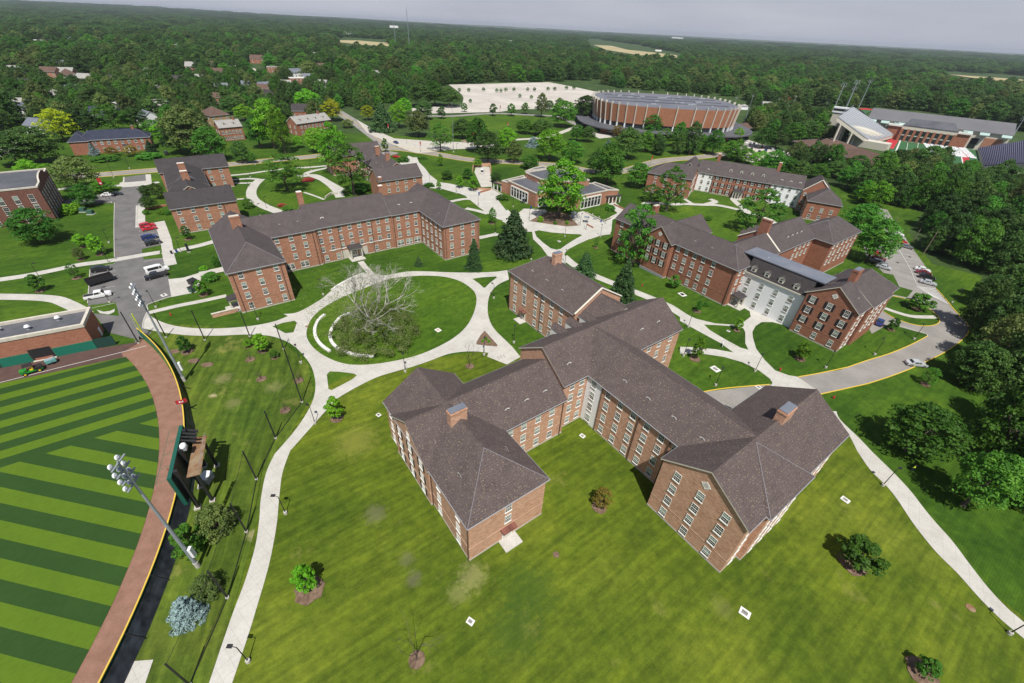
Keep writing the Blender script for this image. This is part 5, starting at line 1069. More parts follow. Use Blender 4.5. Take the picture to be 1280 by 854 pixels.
# ================================================================== THINGS ON THE GROUND
# --- cars
def car_meshes(kind, paint):
    """returns dict of part meshes; x forward, length ~4.7"""
    L, Wd = {'sedan': (4.7, 1.82), 'suv': (4.75, 1.9), 'pickup': (6.0, 2.0), 'van': (5.9, 2.05)}[kind]
    x = lambda t: (t-0.5)*L
    prof = {'sedan': [(0,.62,.62),(.02,.80,.80),(.17,.98,.98),(.27,1.0,1.40),(.50,1.0,1.46),(.62,.98,1.40),(.74,.95,.95),(.93,.80,.80),(1,.60,.60)],
     'suv': [(0,.75,.75),(.01,1.0,1.05),(.05,1.08,1.62),(.30,1.1,1.74),(.56,1.1,1.72),(.64,1.06,1.62),(.75,1.05,1.05),(.95,.92,.92),(1,.7,.7)],
     'pickup': [(0,.85,.85),(.01,1.1,1.1),(.40,1.12,1.12),(.41,1.14,1.80),(.62,1.14,1.88),(.67,1.12,1.78),(.76,1.12,1.12),(.96,1.02,1.02),(1,.75,.75)],
     'van': [(0,.8,.8),(.01,1.2,2.2),(.10,1.25,2.3),(.60,1.25,2.3),(.72,1.22,2.15),(.82,1.12,1.15),(.97,.95,.95),(1,.7,.7)]}[kind]
    m = MB(); vs = []; fs = []; hw = Wd/2
    for t, zb, zr in prof:
        tap = 1-0.10*abs(2*t-1)**4; w0 = hw*tap; w1 = w0*(0.80 if zr > zb+0.1 else 0.93); cab = zr > zb+0.1
        z1 = zr if cab else zb
        vs += [(x(t),-w0*.96,.28),(x(t),-w0,zb*.6+.1),(x(t),-w0*.97,zb),(x(t),-w1,z1),(x(t),w1,z1),(x(t),w0*.97,zb),(x(t),w0,zb*.6+.1),(x(t),w0*.96,.28)]
    n = len(prof)
    for i in range(n-1):
        for j in range(8): a, b_ = i*8+j, i*8+(j+1) % 8; fs.append((a, a+8, b_+8, b_))
    fs += [tuple(range(8)), tuple(range(8*n-1, 8*n-9, -1))]; m.add(vs, fs, paint)
    if kind == 'pickup': m.add([(x(.02),-.78,1.13),(x(.39),-.78,1.13),(x(.39),.78,1.13),(x(.02),.78,1.13)], [(0,1,2,3)], 'black')
    body = m.mesh('car_body')
    g = MB()
    for i in range(n-1):
        (t0, b0, r0_), (t1, b1, r1_) = prof[i], prof[i+1]; c0, c1 = r0_ > b0+.1, r1_ > b1+.1
        if c0 and c1:
            for sg in (-1, 1):
                q = []
                for t, zb, zr in ((t0,b0,r0_),(t1,b1,r1_)):
                    w0 = hw*(1-0.10*abs(2*t-1)**4)
                    for f_ in (.12, .86): ww = w0*.97+(w0*.80-w0*.97)*f_; q.append((x(t), sg*(ww+.015), zb+(zr-zb)*f_))
                if kind == 'van' and t1 < .55: continue
                ins = 0.06; q[0] = (q[0][0]+ins,)+q[0][1:]; q[1] = (q[1][0]+ins,)+q[1][1:]; q[2] = (q[2][0]-ins,)+q[2][1:]; q[3] = (q[3][0]-ins,)+q[3][1:]
                g.add(q, [(0,2,3,1)] if sg < 0 else [(1,3,2,0)], 'glass')
        elif c0 != c1:
            A, B_ = (prof[i], prof[i+1]); q = []
            for t, zb, zr in (A, B_):
                w0 = hw*(1-0.10*abs(2*t-1)**4); k = zr > zb+.1; q.append((x(t), w0*(.74 if k else .80), zr+(0.0)))
            (xa, wa_, za), (xb, wb_, zb_) = q; dx = .0; sgn = 1 if c0 else -1; e = .022
            f0, f1 = .08, .90
            P_ = lambda f_, s_: (xa+(xb-xa)*f_+sgn*e, s_*(wa_+(wb_-wa_)*f_), za+(zb_-za)*f_+e)
            g.add([P_(f0,-1), P_(f1,-1), P_(f1,1), P_(f0,1)], [(0,1,2,3)], 'glass')
    glass = g.mesh('car_glass')
    ty = MB(); ty.tube((0,-.11,0), (0,.11,0), .34, .34, 'tyre', 12); rim = MB(); rim.tube((0,-.12,0), (0,.12,0), .19, .19, 'chrome', 8)
    hl = MB(); hl.box(-.04,.04,-.17,.17,-.08,.08,'lampglass'); tl = MB(); tl.box(-.04,.04,-.14,.14,-.10,.10,'taillight')
    return dict(body=body, glass=glass, tyre=ty.mesh('tyre'), rim=rim.mesh('rim'), head=hl.mesh('headlight'), tail=tl.mesh('tail_light'), L=L, W=Wd, zh=prof[-2][1]-.15)
PAINT = dict(red=(.45,.012,.02), maroon=(.18,.01,.025), navy=(.012,.03,.13), black=(.012,.012,.015), white=(.75,.75,.75), silver=(.42,.44,.46), grey=(.16,.17,.18), tan=(.35,.28,.18), orange=(.65,.12,.03))
for k_, v_ in PAINT.items():
    n = N('car_paint_'+k_, 0.22, 0.6); n.b.inputs['Base Color'].default_value = (*v_, 1); n.b.inputs['Coat Weight'].default_value = 0.6; M['p_'+k_] = n.m
CM = {}
def car(c, x, y, ang, kind, paint, label, group=None, z=0.0):
    if (kind, paint) not in CM: CM[(kind, paint)] = car_meshes(kind, 'p_'+paint)
    k = CM[(kind, paint)]; P0 = at(c, x, y) if c else Vector((x, y)); nm = {'sedan': 'parked_car', 'suv': 'parked_car', 'pickup': 'pickup_truck', 'van': 'parked_van'}[kind]
    t = thing(nm, label, {'pickup': 'pickup', 'van': 'van'}.get(kind, 'car'), (P0.x, P0.y, 0.08), ang, group)
    inst('body', k['body'], t); inst('windows', k['glass'], t); near_ = P0.length < 260
    for sx in (-.31, .32):
        for sy_ in (-1, 1):
            w_ = inst('wheel', k['tyre'], t, (sx*k['L'], sy_*(k['W']/2-.1), .34))
            if near_: inst('rim', k['rim'], w_)
    if near_:
        for sy_ in (-1, 1): inst('headlight', k['head'], t, (k['L']/2-.03, sy_*.62, k['zh'])); inst('tail_light', k['tail'], t, (-k['L']/2+.02, sy_*.64, k['zh']+.1))
    TREEPOS.append((P0, 3)) if P0.length < 300 else None
    return t
aW = heading('d3', (478,400), (600,375)); aL = heading('d2', (690,480), (870,450))
car('d3',528,372,aW,'suv','red','red estate car at the top of the parking court row')
car('d3',540,390,aW,'sedan','red','low red saloon next to the red estate')
car('d3',542,446,aW,'suv','navy','navy blue SUV below the two red cars')
car('d3',566,480,aW,'suv','black','black SUV nearest the path in the parking court row')
car('d3',592,655,aW,'van','white','white van in the marked bay below the crossing path')
car('d3',585,688,aW+PI,'pickup','black','dark pickup parked alongside the white van')
car('d3',240,648,aL,'suv','black','black SUV on the left side of the parking court')
car('d3',220,812,aL,'pickup','white','white crew-cab pickup with an open bed, left side of the court')
car('d1',722,668,heading('d1',(690,668),(745,664)),'sedan','white','white car half hidden behind the red and white banner')
car('d1',778,662,heading('d1',(690,668),(745,664)),'sedan','black','black car right of the banner')
car('d1',1112,392,heading('d1',(1085,350),(1130,410)),'suv','black','dark car on the drive beside the slate-roofed brick house')
aE = heading('d6', (345,268), (415,285)); aE2 = heading('d6', (110,185), (165,200)); aE3 = heading('d6', (235,130), (300,145))
for x, y, k, p, lb in [(375,280,'sedan','white','white saloon, top of the right hand four by the sloping lawn'),(380,297,'sedan','maroon','maroon saloon second in the right hand four'),(396,320,'suv','black','black SUV third in the right hand four'),(402,347,'sedan','silver','silver saloon, lowest of the right hand four beside the hatched bay')]: car('d6',x,y,aE,k,p,lb)
for x, y, k, p, lb in [(290,162,'sedan','grey','grey saloon at the lower end of the upper row'),(264,138,'sedan','red','red saloon above the grey one in the upper row'),(256,118,'sedan','silver','silver saloon third from the lower end of the upper row'),(248,99,'sedan','white','white saloon in the middle of the upper row'),(236,79,'suv','silver','silver SUV near the top of the upper row'),(218,66,'sedan','maroon','maroon saloon by the top of the upper row'),(200,50,'suv','black','black SUV at the very top of the upper row')]: car('d6',x,y,aE3,k,p,lb)
for x, y, k, p, lb in [(135,196,'sedan','red','red saloon across the drive under the big tree'),(153,222,'sedan','maroon','maroon saloon below the red one by the big tree'),(158,246,'suv','grey','grey SUV below the maroon one by the hall roof'),(178,268,'sedan','silver','silver saloon partly behind the hall roof')]: car('d6',x,y,aE2,k,p,lb)
car('d6',340,760,heading('d6',(300,745),(380,755)),'sedan','silver','silver car driving on the access road bend')
car('d6',158,548,heading('d6',(150,560),(170,520)),'sedan','navy','dark blue car parked beside the shuttered hall')
car('R2',112,488,heading('R2',(120,500),(90,470)),'sedan','black','black car driving up the avenue')
car('R2',206,528,heading('R2',(190,520),(230,535)),'sedan','navy','dark blue car waiting at the road crossing')
car('R2',208,581,heading('R2',(190,578),(230,583)),'sedan','red','red car behind the avenue hall roof')
car('R2',524,636,heading('R2',(522,645),(526,622)),'van','white','white van inside the brick walled enclosure')
car('R2',458,524,0.1,'sedan','tan','tan car at the plaza edge'); car('R2',322,684,0.1,'sedan','silver','silver car at the end of the avenue hall')
r_ = [(230,525,'white'),(246,528,'white'),(258,531,'silver'),(271,533,'white'),(238,548,'silver'),(262,552,'black'),(290,563,'black'),(280,574,'black'),(340,552,'silver'),(372,563,'black'),(388,566,'black'),(405,568,'navy'),(437,577,'maroon'),(478,586,'black'),(498,590,'grey'),(572,602,'orange'),(190,545,'black'),(315,556,'navy')]
for i, (x, y, p) in enumerate(r_): car('R3', x, y, heading('R3',(230,560),(262,520))+0.05*(i % 3), 'suv' if i % 3 == 0 else 'sedan', p, '%s car in the far car park behind the east halls' % p, group='%s cars in the far car park' % p)
# street cars in town
for i, (x, y, p) in enumerate([(445,325,'white'),(460,332,'silver'),(470,320,'white'),(450,310,'black'),(610,330,'navy'),(270,362,'navy'),(290,375,'white')]):
    car('t2', x, y, 0.3, 'sedan', p, '%s car parked among the houses of the upper left' % p, group='%s cars among the far houses' % p)
# --- open dump trailer
M['rustfloor'] = two('rusty_floor', (.13,.045,.03), (.2,.08,.05), 1.5)
P0 = at('d3', 236, 722); t = thing('dump_trailer', 'open-topped trailer with a rust-red inside between the black SUV and white pickup', 'trailer', (P0.x, P0.y, 0.08), aL+0.35)
m = MB(); L_, W_, z0, z1 = 6.2, 2.4, .75, 2.1
for a in ((-L_/2, L_/2, -W_/2, -W_/2+.09), (-L_/2, L_/2, W_/2-.09, W_/2), (-L_/2, -L_/2+.09, -W_/2+.09, W_/2-.09), (L_/2-.09, L_/2, -W_/2+.09, W_/2-.09)): m.box(*a, z0, z1, 'black')
m.box(-L_/2+.09, L_/2-.09, -W_/2+.09, W_/2-.09, z0, z0+.08, 'rustfloor')
for i in range(7): m.box(-L_/2+i*(L_-.1)/6, -L_/2+.1+i*(L_-.1)/6, -W_/2-.06, -W_/2, z0, z1, 'black')
m.build('body', t)
for sx in (-.7, .3):
    for sy_ in (-1, 1): MB().tube((sx, sy_*.95-.12, .4), (sx, sy_*.95+.12, .4), .4, .4, 'tyre', 12).build('wheel', t)
m = MB(); m.box(L_/2, L_/2+1.2, -.08, .08, .6, .72, 'black'); m.build('drawbar', t)

# --- lamp posts
lp = MB(); lp.tube((0,0,.5), (0,0,4.6), .075, .055, 'black', 8); LP_POLE = lp.mesh('lamp_pole')
lp = MB(); lp.tube((0,0,0), (0,0,.5), .30, .28, 'concrete', 12); LP_BASE = lp.mesh('lamp_base')
lp = MB(); lp.tube((0,0,4.5), (0.55,0,4.85), .045, .045, 'black', 6); lp.box(.40, 1.05, -.22, .22, 4.80, 4.92, 'black'); lp.tube((0.72,0,4.72), (0.72,0,4.82), .16, .2, 'lampglass', 8); LP_HEAD = lp.mesh('lamp_head')
lp = MB(); lp.tube((0,0,4.55), (0,0,5.0), .14, .18, 'lampglass', 8); lp.tube((0,0,5.0), (0,0,5.15), .26, .05, 'black', 10); LP_TOP = lp.mesh('lamp_head')
def lamp(c, x, y, ang, label, top=False, sc=1.0):
    P0 = at(c, x, y); t = thing('lamp_post', label, 'lamp post', (P0.x, P0.y, 0.05), ang, None); inst('pole', LP_POLE, t, sc=(1,1,sc)); inst('concrete_base', LP_BASE, t); inst('lamp_head', LP_TOP if top else LP_HEAD, t, (0,0,4.6*(sc-1))); return t
LAMPS = [('R7',1052,230,PI,'upper of the two lamp posts right of the long footpath'),('R7',915,775,PI,'lower of the two lamp posts right of the long footpath, at the bottom edge'),('R9',745,127,0.3,'lamp post left of the east footpath'),('R9',1210,672,0.5,'lamp post at the right picture edge beside the east footpath'),
('R6',130,595,1.0,'lamp post with the white catch basin beside it, court lawn'),('R6',715,482,1.2,'lamp post between shuttered hall and access road'),('R6',535,530,1.0,'lamp post at the corner of the shuttered hall lawn'),('R6',860,425,1.0,'lamp post at the tip of lawn in the road bend'),('R6',275,543,1.0,'lamp post on the tongue of lawn by the court paving'),
('R6',12,487,1.0,'lamp post behind the foreground hall roof, court lawn'),('R6',30,380,1.0,'lamp post on the diagonal walk before the middle right hall'),('R6',305,332,1.0,'lamp post beside the white sided link'),('R6',1000,290,0.6,'lamp post on the slope right of the loop road'),
('R4',1160,735,2.6,'lamp post at the footpath bend beside the fresh green tree'),('R4',575,308,2.6,'lamp post at the narrow end of the parking court'),('R4',950,353,2.4,'lamp post at the foot of the brick hall, beside the ring path'),('R4',1190,262,2.4,'lamp post by the west corner of the circle entry'),
('R4',1108,512,2.2,'lamp post beside the tall net on the ring path'),('R4',405,290,0.2,'lamp post at the lower left kerb of the parking court'),('R4',400,142,0.1,'lamp post left of the crossing path'),('R4',402,70,0.1,'lamp post on the lawn edge of the parking court, middle'),
('d7',1172,252,2.5,'lamp post by the north-east grass triangle of the ring'),('d7',648,688,2.0,'lamp post on the south edge of the ring path'),('d7',1115,588,1.5,'lamp post beside the mulched triangle'),('R5',640,438,1.5,'lamp post in front of the north wing of the foreground hall'),
('d8',118,418,1.5,'lamp post right of the broad conifer'),('d8',325,275,1.5,'lamp post on the grass triangle of the plaza'),('d8',543,277,1.5,'lamp post at the right end of the plaza lawn'),('d8',325,442,1.5,'lamp post behind the ridge chimney of the north wing'),
('c5',122,655,1.0,'lamp post left of the broad conifer'),('c5',393,550,1.0,'lamp post at the left of the terrace'),('c5',500,490,1.0,'lamp post near the door of the student centre'),('c5',800,590,1.0,'lamp post right of the planting bed'),('c5',848,625,1.0,'lamp post at the terrace wall'),('c5',1003,578,1.0,'right lamp post of the small terrace lawn'),
('c5',953,525,1.0,'middle lamp post of the small terrace lawn'),('c5',900,503,1.0,'left lamp post of the small terrace lawn'),('c5',265,440,1.0,'lamp post before the glazed bay of the student centre'),('c1',748,290,1.0,'lamp post beside the avenue hall end'),('c1',903,342,1.0,'lamp post below the broad walk'),('c1',1033,417,1.0,'lamp post right of the broad walk lawn'),
('d2',310,540,0.5,'lamp post on the left footpath lawn'),('d3',735,527,1.0,'lamp post by the bins at the crossing path'),('c2',775,482,1.0,'lamp post below the round green'),('c2',818,430,1.0,'lamp post on the lower curve of the round green'),('c2',698,290,1.0,'lamp post left of the round green'),('c2',710,222,1.0,'lamp post above the round green, left'),('c2',1115,178,1.0,'lamp post above the round green, right'),
('c2',742,140,1.0,'tall street lamp beside the far road, left'),('c3',520,760,1.0,'lamp post on the lawn tongue in front of the roof corner') ]
for q in LAMPS[:-1]: lamp(*q)
for x, y, lb in [(760,545,'street lamp at the parking court entry, left'),(865,485,'street lamp before the slate-roofed house'),(745,713,'lamp on the kerb beside the banner cars')]: lamp('d1', x, y, 0.4, lb, sc=1.6)
for x, y, lb in [(245,530,'street lamp on the plaza near the crossing, left'),(430,575,'tall lamp by the road above the broad walk'),(828,480,'tall lamp left of the arena lawn')]: lamp('R2', x, y, 0.4, lb, sc=1.5)
# --- tall sports light masts
def mast(c, bx, by, tx, ty, label, rows=4, ang=PI, wide=2.6, z=None, box=True, fat=1.0):
    P0 = at(c, bx, by); H = z or zat(c, (bx, by), (tx, ty)); t = thing('floodlight_mast', label, 'floodlight', (P0.x, P0.y, 0), ang)
    m = MB(); m.tube((0,0,1.2), (0,0,H*.5), .27*fat, .22*fat, 'galv', 12); m.tube((0,0,H*.5), (0,0,H), .20*fat, .14*fat, 'galv', 12); m.build('pole', t)
    m = MB(); m.tube((0,0,0), (0,0,1.3), .34, .34, 'concrete', 12); m.build('base', t)
    if box: m = MB(); m.box(-.75,-.38,-.32,.32,3.0,5.0,'lampwhite'); m.build('control_box', t)
    fr = MB()
    for k in range(rows):
        z_ = H-1.9+k*1.25; fr.box(-.1,.1,-wide/2,wide/2,z_-.06,z_+.06,'galv')
    fr.box(-.08,.08,-.1,.1,H-2.2,H-2.0+rows*1.25-.9,'galv'); fr.build('cross_arms', t)
    lm_ = MB(); lm_.tube((0,0,0), (.16,0,-.04), .11, .28, 'galv', 12); lm_.tube((.16,0,-.04), (.32,0,-.08), .28, .33, 'lampwhite', 12); me = lm_.mesh('lamp')
    for k in range(rows):
        z_ = H-1.9+k*1.25; nl = 3 if k < rows-1 else 2
        for i in range(nl): inst('lamp', me, t, (.1, (i-(nl-1)/2)*wide/(nl-.2)*0.95, z_+.25))
    return t
aF = math.atan2(CT.y-at('R4',680,578).y, CT.x-at('R4',680,578).x)
mast('R4',680,578,512,262,'tall ball field light by the foul pole, its lamps over the parking court', ang=aF-.3)
mast('R7',730,425,475,75,'tall ball field light in the foreground leaning across the outfield wall', ang=aF-.6)
# --- foul pole, net posts, net
P0 = at('d4',1160,330); H = zat('d4',(1160,330),(1058,140)); t = thing('foul_pole', 'yellow-green foul pole with a mesh wing at the field corner', 'foul pole', (P0.x, P0.y, 0)); MB().tube((0,0,0), (0,0,H), .12, .12, 'chartreuse', 8).build('pole', t)
m = MB(); [m.tube((0,-.35*0-.0,z_), (-.35,-.35,z_), .02, .02, 'chartreuse', 4) for z_ in [3+i*.8 for i in range(int((H-3)/.8))]]; m.tube((-.35,-.35,3), (-.35,-.35,H-.3), .03, .03, 'chartreuse', 4); m.build('wing', t)
NETS = [('d4',1110,380,1015,112,'black net post left of the yellow foul pole'),('R4',612,418,566,328,'black net post at the start of the footpath'),('R4',755,428,708,318,'black net post beside the ring approach, left of the hall'),('R4',920,415,883,327,'black net post before the hall corner'),
 ('R4',1045,462,1012,368,'black net post above the yellow-green tree'),('R4',1112,657,1080,450,'tall black net post carrying the fine net panel'),('R4',1015,790,975,687,'black net post above the footpath bend'),('R7',945,105,893,0,'black net post level with the scoreboard'),('R7',908,298,848,192,'black net post right of the olive shrub'),('R7',838,540,763,440,'black net post beside the blue spruce shrubs'),('R7',700,862,607,783,'black net post at the bottom edge')]
NP = []
for c, bx, by, tx, ty, lb in NETS:
    P0 = at(c, bx, by); H = min(16, zat(c, (bx, by), (tx, ty))); t = thing('net_post', lb, 'post', (P0.x, P0.y, 0), 0, None); MB().tube((0,0,.3), (0,0,H), .13, .11, 'black', 8).build('pole', t); MB().tube((0,0,0), (0,0,.32), .26, .26, 'concrete', 10).build('footing', t); NP.append((P0, H))
n = N('fine_net', 0.9, 0.1); n.b.inputs['Base Color'].default_value = (0.01, 0.012, 0.012, 1); tp = n.n('BsdfTransparent'); mx = n.n('MixShader'); mx.inputs[0].default_value = 0.13; n.l(tp.outputs[0], mx.inputs[1]); n.l(n.b.outputs[0], mx.inputs[2]); n.l(mx.outputs[0], n.t.nodes['Material Output'].inputs[0]); M['net'] = n.m
t = thing('safety_net', 'fine black safety net strung between the posts along the long footpath', 'net', (NP[4][0].x, NP[4][0].y, 0)); O_ = NP[4][0]
for i in range(4, 10):
    (a, ha), (b_, hb) = NP[i], NP[i+1]; h_ = min(ha, hb)*.97; a = a-O_; b_ = b_-O_; m = MB(); m.add([(a.x,a.y,.2),(b_.x,b_.y,.2),(b_.x,b_.y,h_),(a.x,a.y,h_)], [(0,1,2,3)], 'net'); m.tube((a.x,a.y,h_), (b_.x,b_.y,h_), .03, .03, 'black', 4); m.tube((a.x,a.y,.22), (b_.x,b_.y,.22), .05, .05, 'black', 4); m.build('net_panel', t)
# --- outfield wall: green padding near the pole, tarpaulin backing behind, yellow top rail
t = thing('outfield_wall', 'curved outfield wall with a yellow top rail and black tarpaulin behind', 'wall', (CW.x, CW.y, 0))
A_ = [angW+0.015+(-1.2-angW)*i/90 for i in range(91)]
def arcwall(name, r, th, z0, z1, mat, i0=0, i1=90, bulge=0.0):
    line = [Vector((math.cos(a), math.sin(a)))*(r+(bulge*(.5+.5*math.sin(i*2.1)))) for i, a in enumerate(A_)][i0:i1+1]; o = strip3d(name, line, th, z0, z1, mat, kind=None); o.parent = t; return o
arcwall('wall_panel', RW, .16, 0, 2.3, 'green_pad'); arcwall('top_rail', RW+.02, .2, 2.3, 2.44, 'yellow', 0, 90)
m = MB(); vs = []; fs = []; rb = random.Random(2)
for i, a in enumerate(A_):
    if i < 9: continue
    w_ = min(1, (i-9)/12)*1.35; dirv = Vector((math.cos(a), math.sin(a)))
    for k, (f_, z_) in enumerate([(0.15,2.2),(0.35,1.55),(0.7,.75),(1.0,.08)]): p = dirv*(RW+.15+w_*f_+rb.uniform(-.04,.04)); vs.append((p.x, p.y, z_+rb.uniform(-.06,.06)))
nn_ = len(vs)//4
for i in range(nn_-1):
    for k in range(3): fs.append((4*i+k, 4*i+k+1, 4*i+5+k, 4*i+4+k))
m.add(vs, fs, 'black_pad'); m.build('tarpaulin', t)
for i in range(12, 90, 3):
    a = A_[i]; d_ = Vector((math.cos(a), math.sin(a))); p, q = d_*(RW+.12), d_*(RW+1.7); MB().tube((p.x,p.y,2.35), (q.x,q.y,.05), .06, .06, 'black', 5).build('brace', t)
# --- scoreboard
sA, sB = at('d5',340,640), at('d5',215,170); pole1 = at('d5',335,640); pole2 = at('d5',352,512); pole3 = at('d5',372,390)
ctr = at('d5', 330, 520); sdir = Vector((math.cos(-.12), math.sin(-.12))); a_ = math.radians(24.1)
t = thing('scoreboard', 'big dark scoreboard on black legs with a rusty catwalk behind the outfield wall', 'scoreboard', (-51.65, 43.8, 0), math.radians(25.4))
m = MB(); m.box(-.95,-.6,-5.6,5.6,3.2,9.4,'black'); m.box(-1.01,-.95,-5.4,5.4,3.4,9.2,'green_dark'); m.build('board', t)
m = MB(); m.box(-1.05,-.5,-5.75,5.75,9.4,9.58,'green_frame'); m.box(-1.05,-.5,-5.75,5.75,3.02,3.2,'green_frame'); m.box(-1.05,-.5,-5.75,-5.6,3.2,9.4,'green_frame'); m.box(-1.05,-.5,5.6,5.75,3.2,9.4,'green_frame'); m.build('frame', t)
for y_ in (-4.4, 0.0, 4.4): m = MB(); m.box(-.45,.05,y_-.25,y_+.25,0,9.6,'black'); m.box(-.8,.1,y_-.5,y_+.5,0,.35,'concrete2'); m.build('leg', t)
m = MB(); m.box(.4,2.3,-4.0,4.6,7.0,7.12,'rust'); m.build('catwalk', t)
for y_ in (-3.8, 3.8): m = MB(); m.box(1.5,1.9,y_-.2,y_+.2,0,7.0,'black'); m.box(1.3,2.1,y_-.4,y_+.4,0,.3,'concrete2'); m.build('catwalk_leg', t)
m = MB(); [m.tube((2.3,-4+i*2.05,7.1), (2.3,-4+i*2.05,8.1), .03, .03, 'galv', 4) for i in range(5)]; m.tube((2.3,-4,8.1), (2.3,4.2,8.1), .03, .03, 'galv', 4); m.build('railing', t)
m = MB(); m.ball((.2,0.6,9.6), .5, .65, .5, 'lampwhite', 10, 6); m.box(-.2,.6,.1,1.1,8.9,9.3,'gutter'); m.build('speaker_cover', t)
for i in range(4): m = MB(); m.tube((-.5,4.8-i*.8,9.3), (1.4,4.8-i*.8,8.3), .16, .22, 'black', 8); m.build('loudspeaker', t)
m = MB()
for i in range(5): y_ = -5.6+i*2.8; m.tube((-1.0,y_,9.5), (-2.6,y_,9.0), .03, .03, 'green_pad', 4)
m.tube((-2.6,-5.6,9.0), (-2.6,5.6,9.0), .03, .03, 'green_pad', 4); m.build('net_frame', t)
P0 = at('d5',380,478); m = MB(); m.box(-.7,.7,-.9,.9,0,1.3,'gutter'); m.box(-.75,.75,-.95,.95,1.3,1.45,'lampwhite'); o = m.build('equipment_cabinet'); o.location = (P0.x, P0.y, .06); tag(o, 'pale grey equipment cabinet on the grass behind the scoreboard', 'cabinet')
# flags
def flag(pos, z, label, sx=1.2, ang=0.6):
    t = thing('flag', label, 'flag', (pos.x, pos.y, 0), ang); MB().tube((0,0,0), (0,0,z+1.1), .035, .03, 'gutter', 6).build('pole', t)
    m = MB(); n_ = 8; vs = []
    for i in range(n_+1): vs += [(i*sx*1.5/n_, .18*math.sin(i*1.1)*(i/n_), z-.15*(i/n_)), (i*sx*1.5/n_, .18*math.sin(i*1.1)*(i/n_), z+.95-.1*(i/n_))]
    m.add(vs, [(2*i, 2*i+2, 2*i+3, 2*i+1) for i in range(n_)], 'red')
    c_ = [(.55,.25),(.55,.70),(.68,.70),(.90,.45),(1.12,.70),(1.25,.70),(1.25,.25),(1.10,.25),(1.10,.50),(.90,.30),(.70,.50),(.70,.25)]
    m.add([(x_, .18*math.sin(x_/(sx*1.5)*n_*1.1)*(x_/(sx*1.5))-.015, z+z_-.06) for x_, z_ in c_], [tuple(range(12))], 'lampwhite'); m.build('cloth', t); return t
p = at('R4',672,705); flag(p, 3.0, 'red flag with a white letter mark on the outfield wall above the scoreboard'); 
p = at('d5',165,450,5.5); flag(p, 5.2, 'red flag on the field side of the scoreboard', 1.1, 2.4)
# --- groundskeeping vehicle and cart
P0 = at('d4',265,612); t = thing('utility_vehicle', 'green and yellow groundskeeping vehicle with a dark canopy on the foul ground', 'utility vehicle', (P0.x, P0.y, .09), heading('d4',(230,620),(350,580))+PI)
m = MB(); m.box(-1.9,1.7,-.7,.7,.45,.75,'tractor_green'); m.box(.6,1.75,-.65,.65,.75,1.15,'tractor_green'); m.box(-1.9,-.5,-.75,.75,.75,1.15,'black'); m.build('body', t)
m = MB(); m.box(-.35,.15,-.5,.5,.75,1.0,'tractor_yellow'); m.box(-.45,-.33,-.5,.5,1.0,1.5,'tractor_yellow'); m.build('seat', t)
m = MB(); m.box(-.6,.9,-.75,.75,2.0,2.1,'black'); [m.tube((x_,y_,.8), (x_,y_,2.0), .04, .04, 'black', 5) for x_ in (-.55,.85) for y_ in (-.7,.7)]; m.build('canopy', t)
for x_ in (-1.2, 1.15):
    for y_ in (-.75, .75): w_ = MB().tube((x_,y_-.15,.38), (x_,y_+.15,.38), .38, .38, 'tyre', 12).build('wheel', t); MB().tube((x_,y_-.17,.38), (x_,y_+.17,.38), .2, .2, 'tractor_yellow', 8).build('rim', w_)
P0 = at('d4',420,540); t = thing('cart', 'teal box cart towed behind the groundskeeping vehicle', 'cart', (P0.x, P0.y, .09), heading('d4',(230,620),(350,580)))
M['tealbox'] = flat('teal_plastic', (.12,.33,.32)); m = MB(); m.box(-.9,.9,-.6,.6,.45,1.15,'tealbox'); m.box(-.7,.7,-.4,.4,1.15,1.3,'gutter'); m.build('box', t); MB().tube((-.9,0,.5), (-2.2,0,.5), .05, .05, 'black', 5).build('drawbar', t)
for y_ in (-.65,.65): MB().tube((.2,y_-.1,.3), (.2,y_+.1,.3), .3, .3, 'tyre', 10).build('wheel', t)
# --- seat walls in the circle
for pts, w_, lb in [([(172,352),(135,385),(115,430),(115,475),(135,515),(165,545),(202,570)],.75,'outer curved white seat wall left of the sycamore'),([(330,340),(270,365),(230,410),(205,460),(208,505),(240,545),(300,575),(370,592),(462,600)],.75,'long inner curved white seat wall around the sycamore'),([(212,207),(250,180),(300,152),(350,128),(405,108)],.6,'low pale wall along the north-west edge of the ring path')]:
    o = strip3d('seat_wall', pl('d7', pts), w_, 0.04, .5, 'bench', kind=None); tag(o, lb, 'seat wall')
# --- lawn drains, manholes, hydrants
def drain(c, x, y, s, label, grate=True, mat='bench', gm='black'):
    s *= 0.72; P0 = at(c, x, y); t = thing('drain', label, 'drain', (P0.x, P0.y, 0.05), heading(c, (x, y), (x+14, y+10))); MB().box(-s*.62,s*.62,-s*.5,s*.5,0,.07,mat).build('slab', t)
    if grate:
        m = MB(); [m.box(-s*.36+i*s*.12, -s*.36+i*s*.12+s*.07, -s*.26, s*.26, .07, .10, gm) for i in range(6)]; m.build('grate', t)
for q in [('R9',238,596,1.6,'white-rimmed lawn drain below the foreground hall gable'),('R9',608,180,1.5,'white-rimmed lawn drain right of the foreground hall'),('R8',480,628,1.15,'square lawn drain at the bottom middle'),('R5',892,781,1.2,'pale lawn drain in the court of the foreground hall'),('R5',142,704,1.1,'lawn drain left of the foreground hall'),('R6',130,535,2.4,'broad white catch basin slab on the court lawn'),('R6',178,395,1.0,'pale drain slab on the middle lens lawn'),('R6',8,260,1.5,'pale drain slab by the middle right hall'),('c3',488,562,2.6,'pale slab in the lawn by the middle right hall facade'),('d8',290,305,1.4,'drain slab on the plaza triangle lawn'),('d3',628,800,1.8,'drain grate at the foot of the parking court'),('R6',290,602,1.6,'kerb drain grate at the service drive')]: drain(*q)
drain('d7',842,441,1.8,'white slab with a red cover on the round lawn', True, 'bench', 'brickpave')
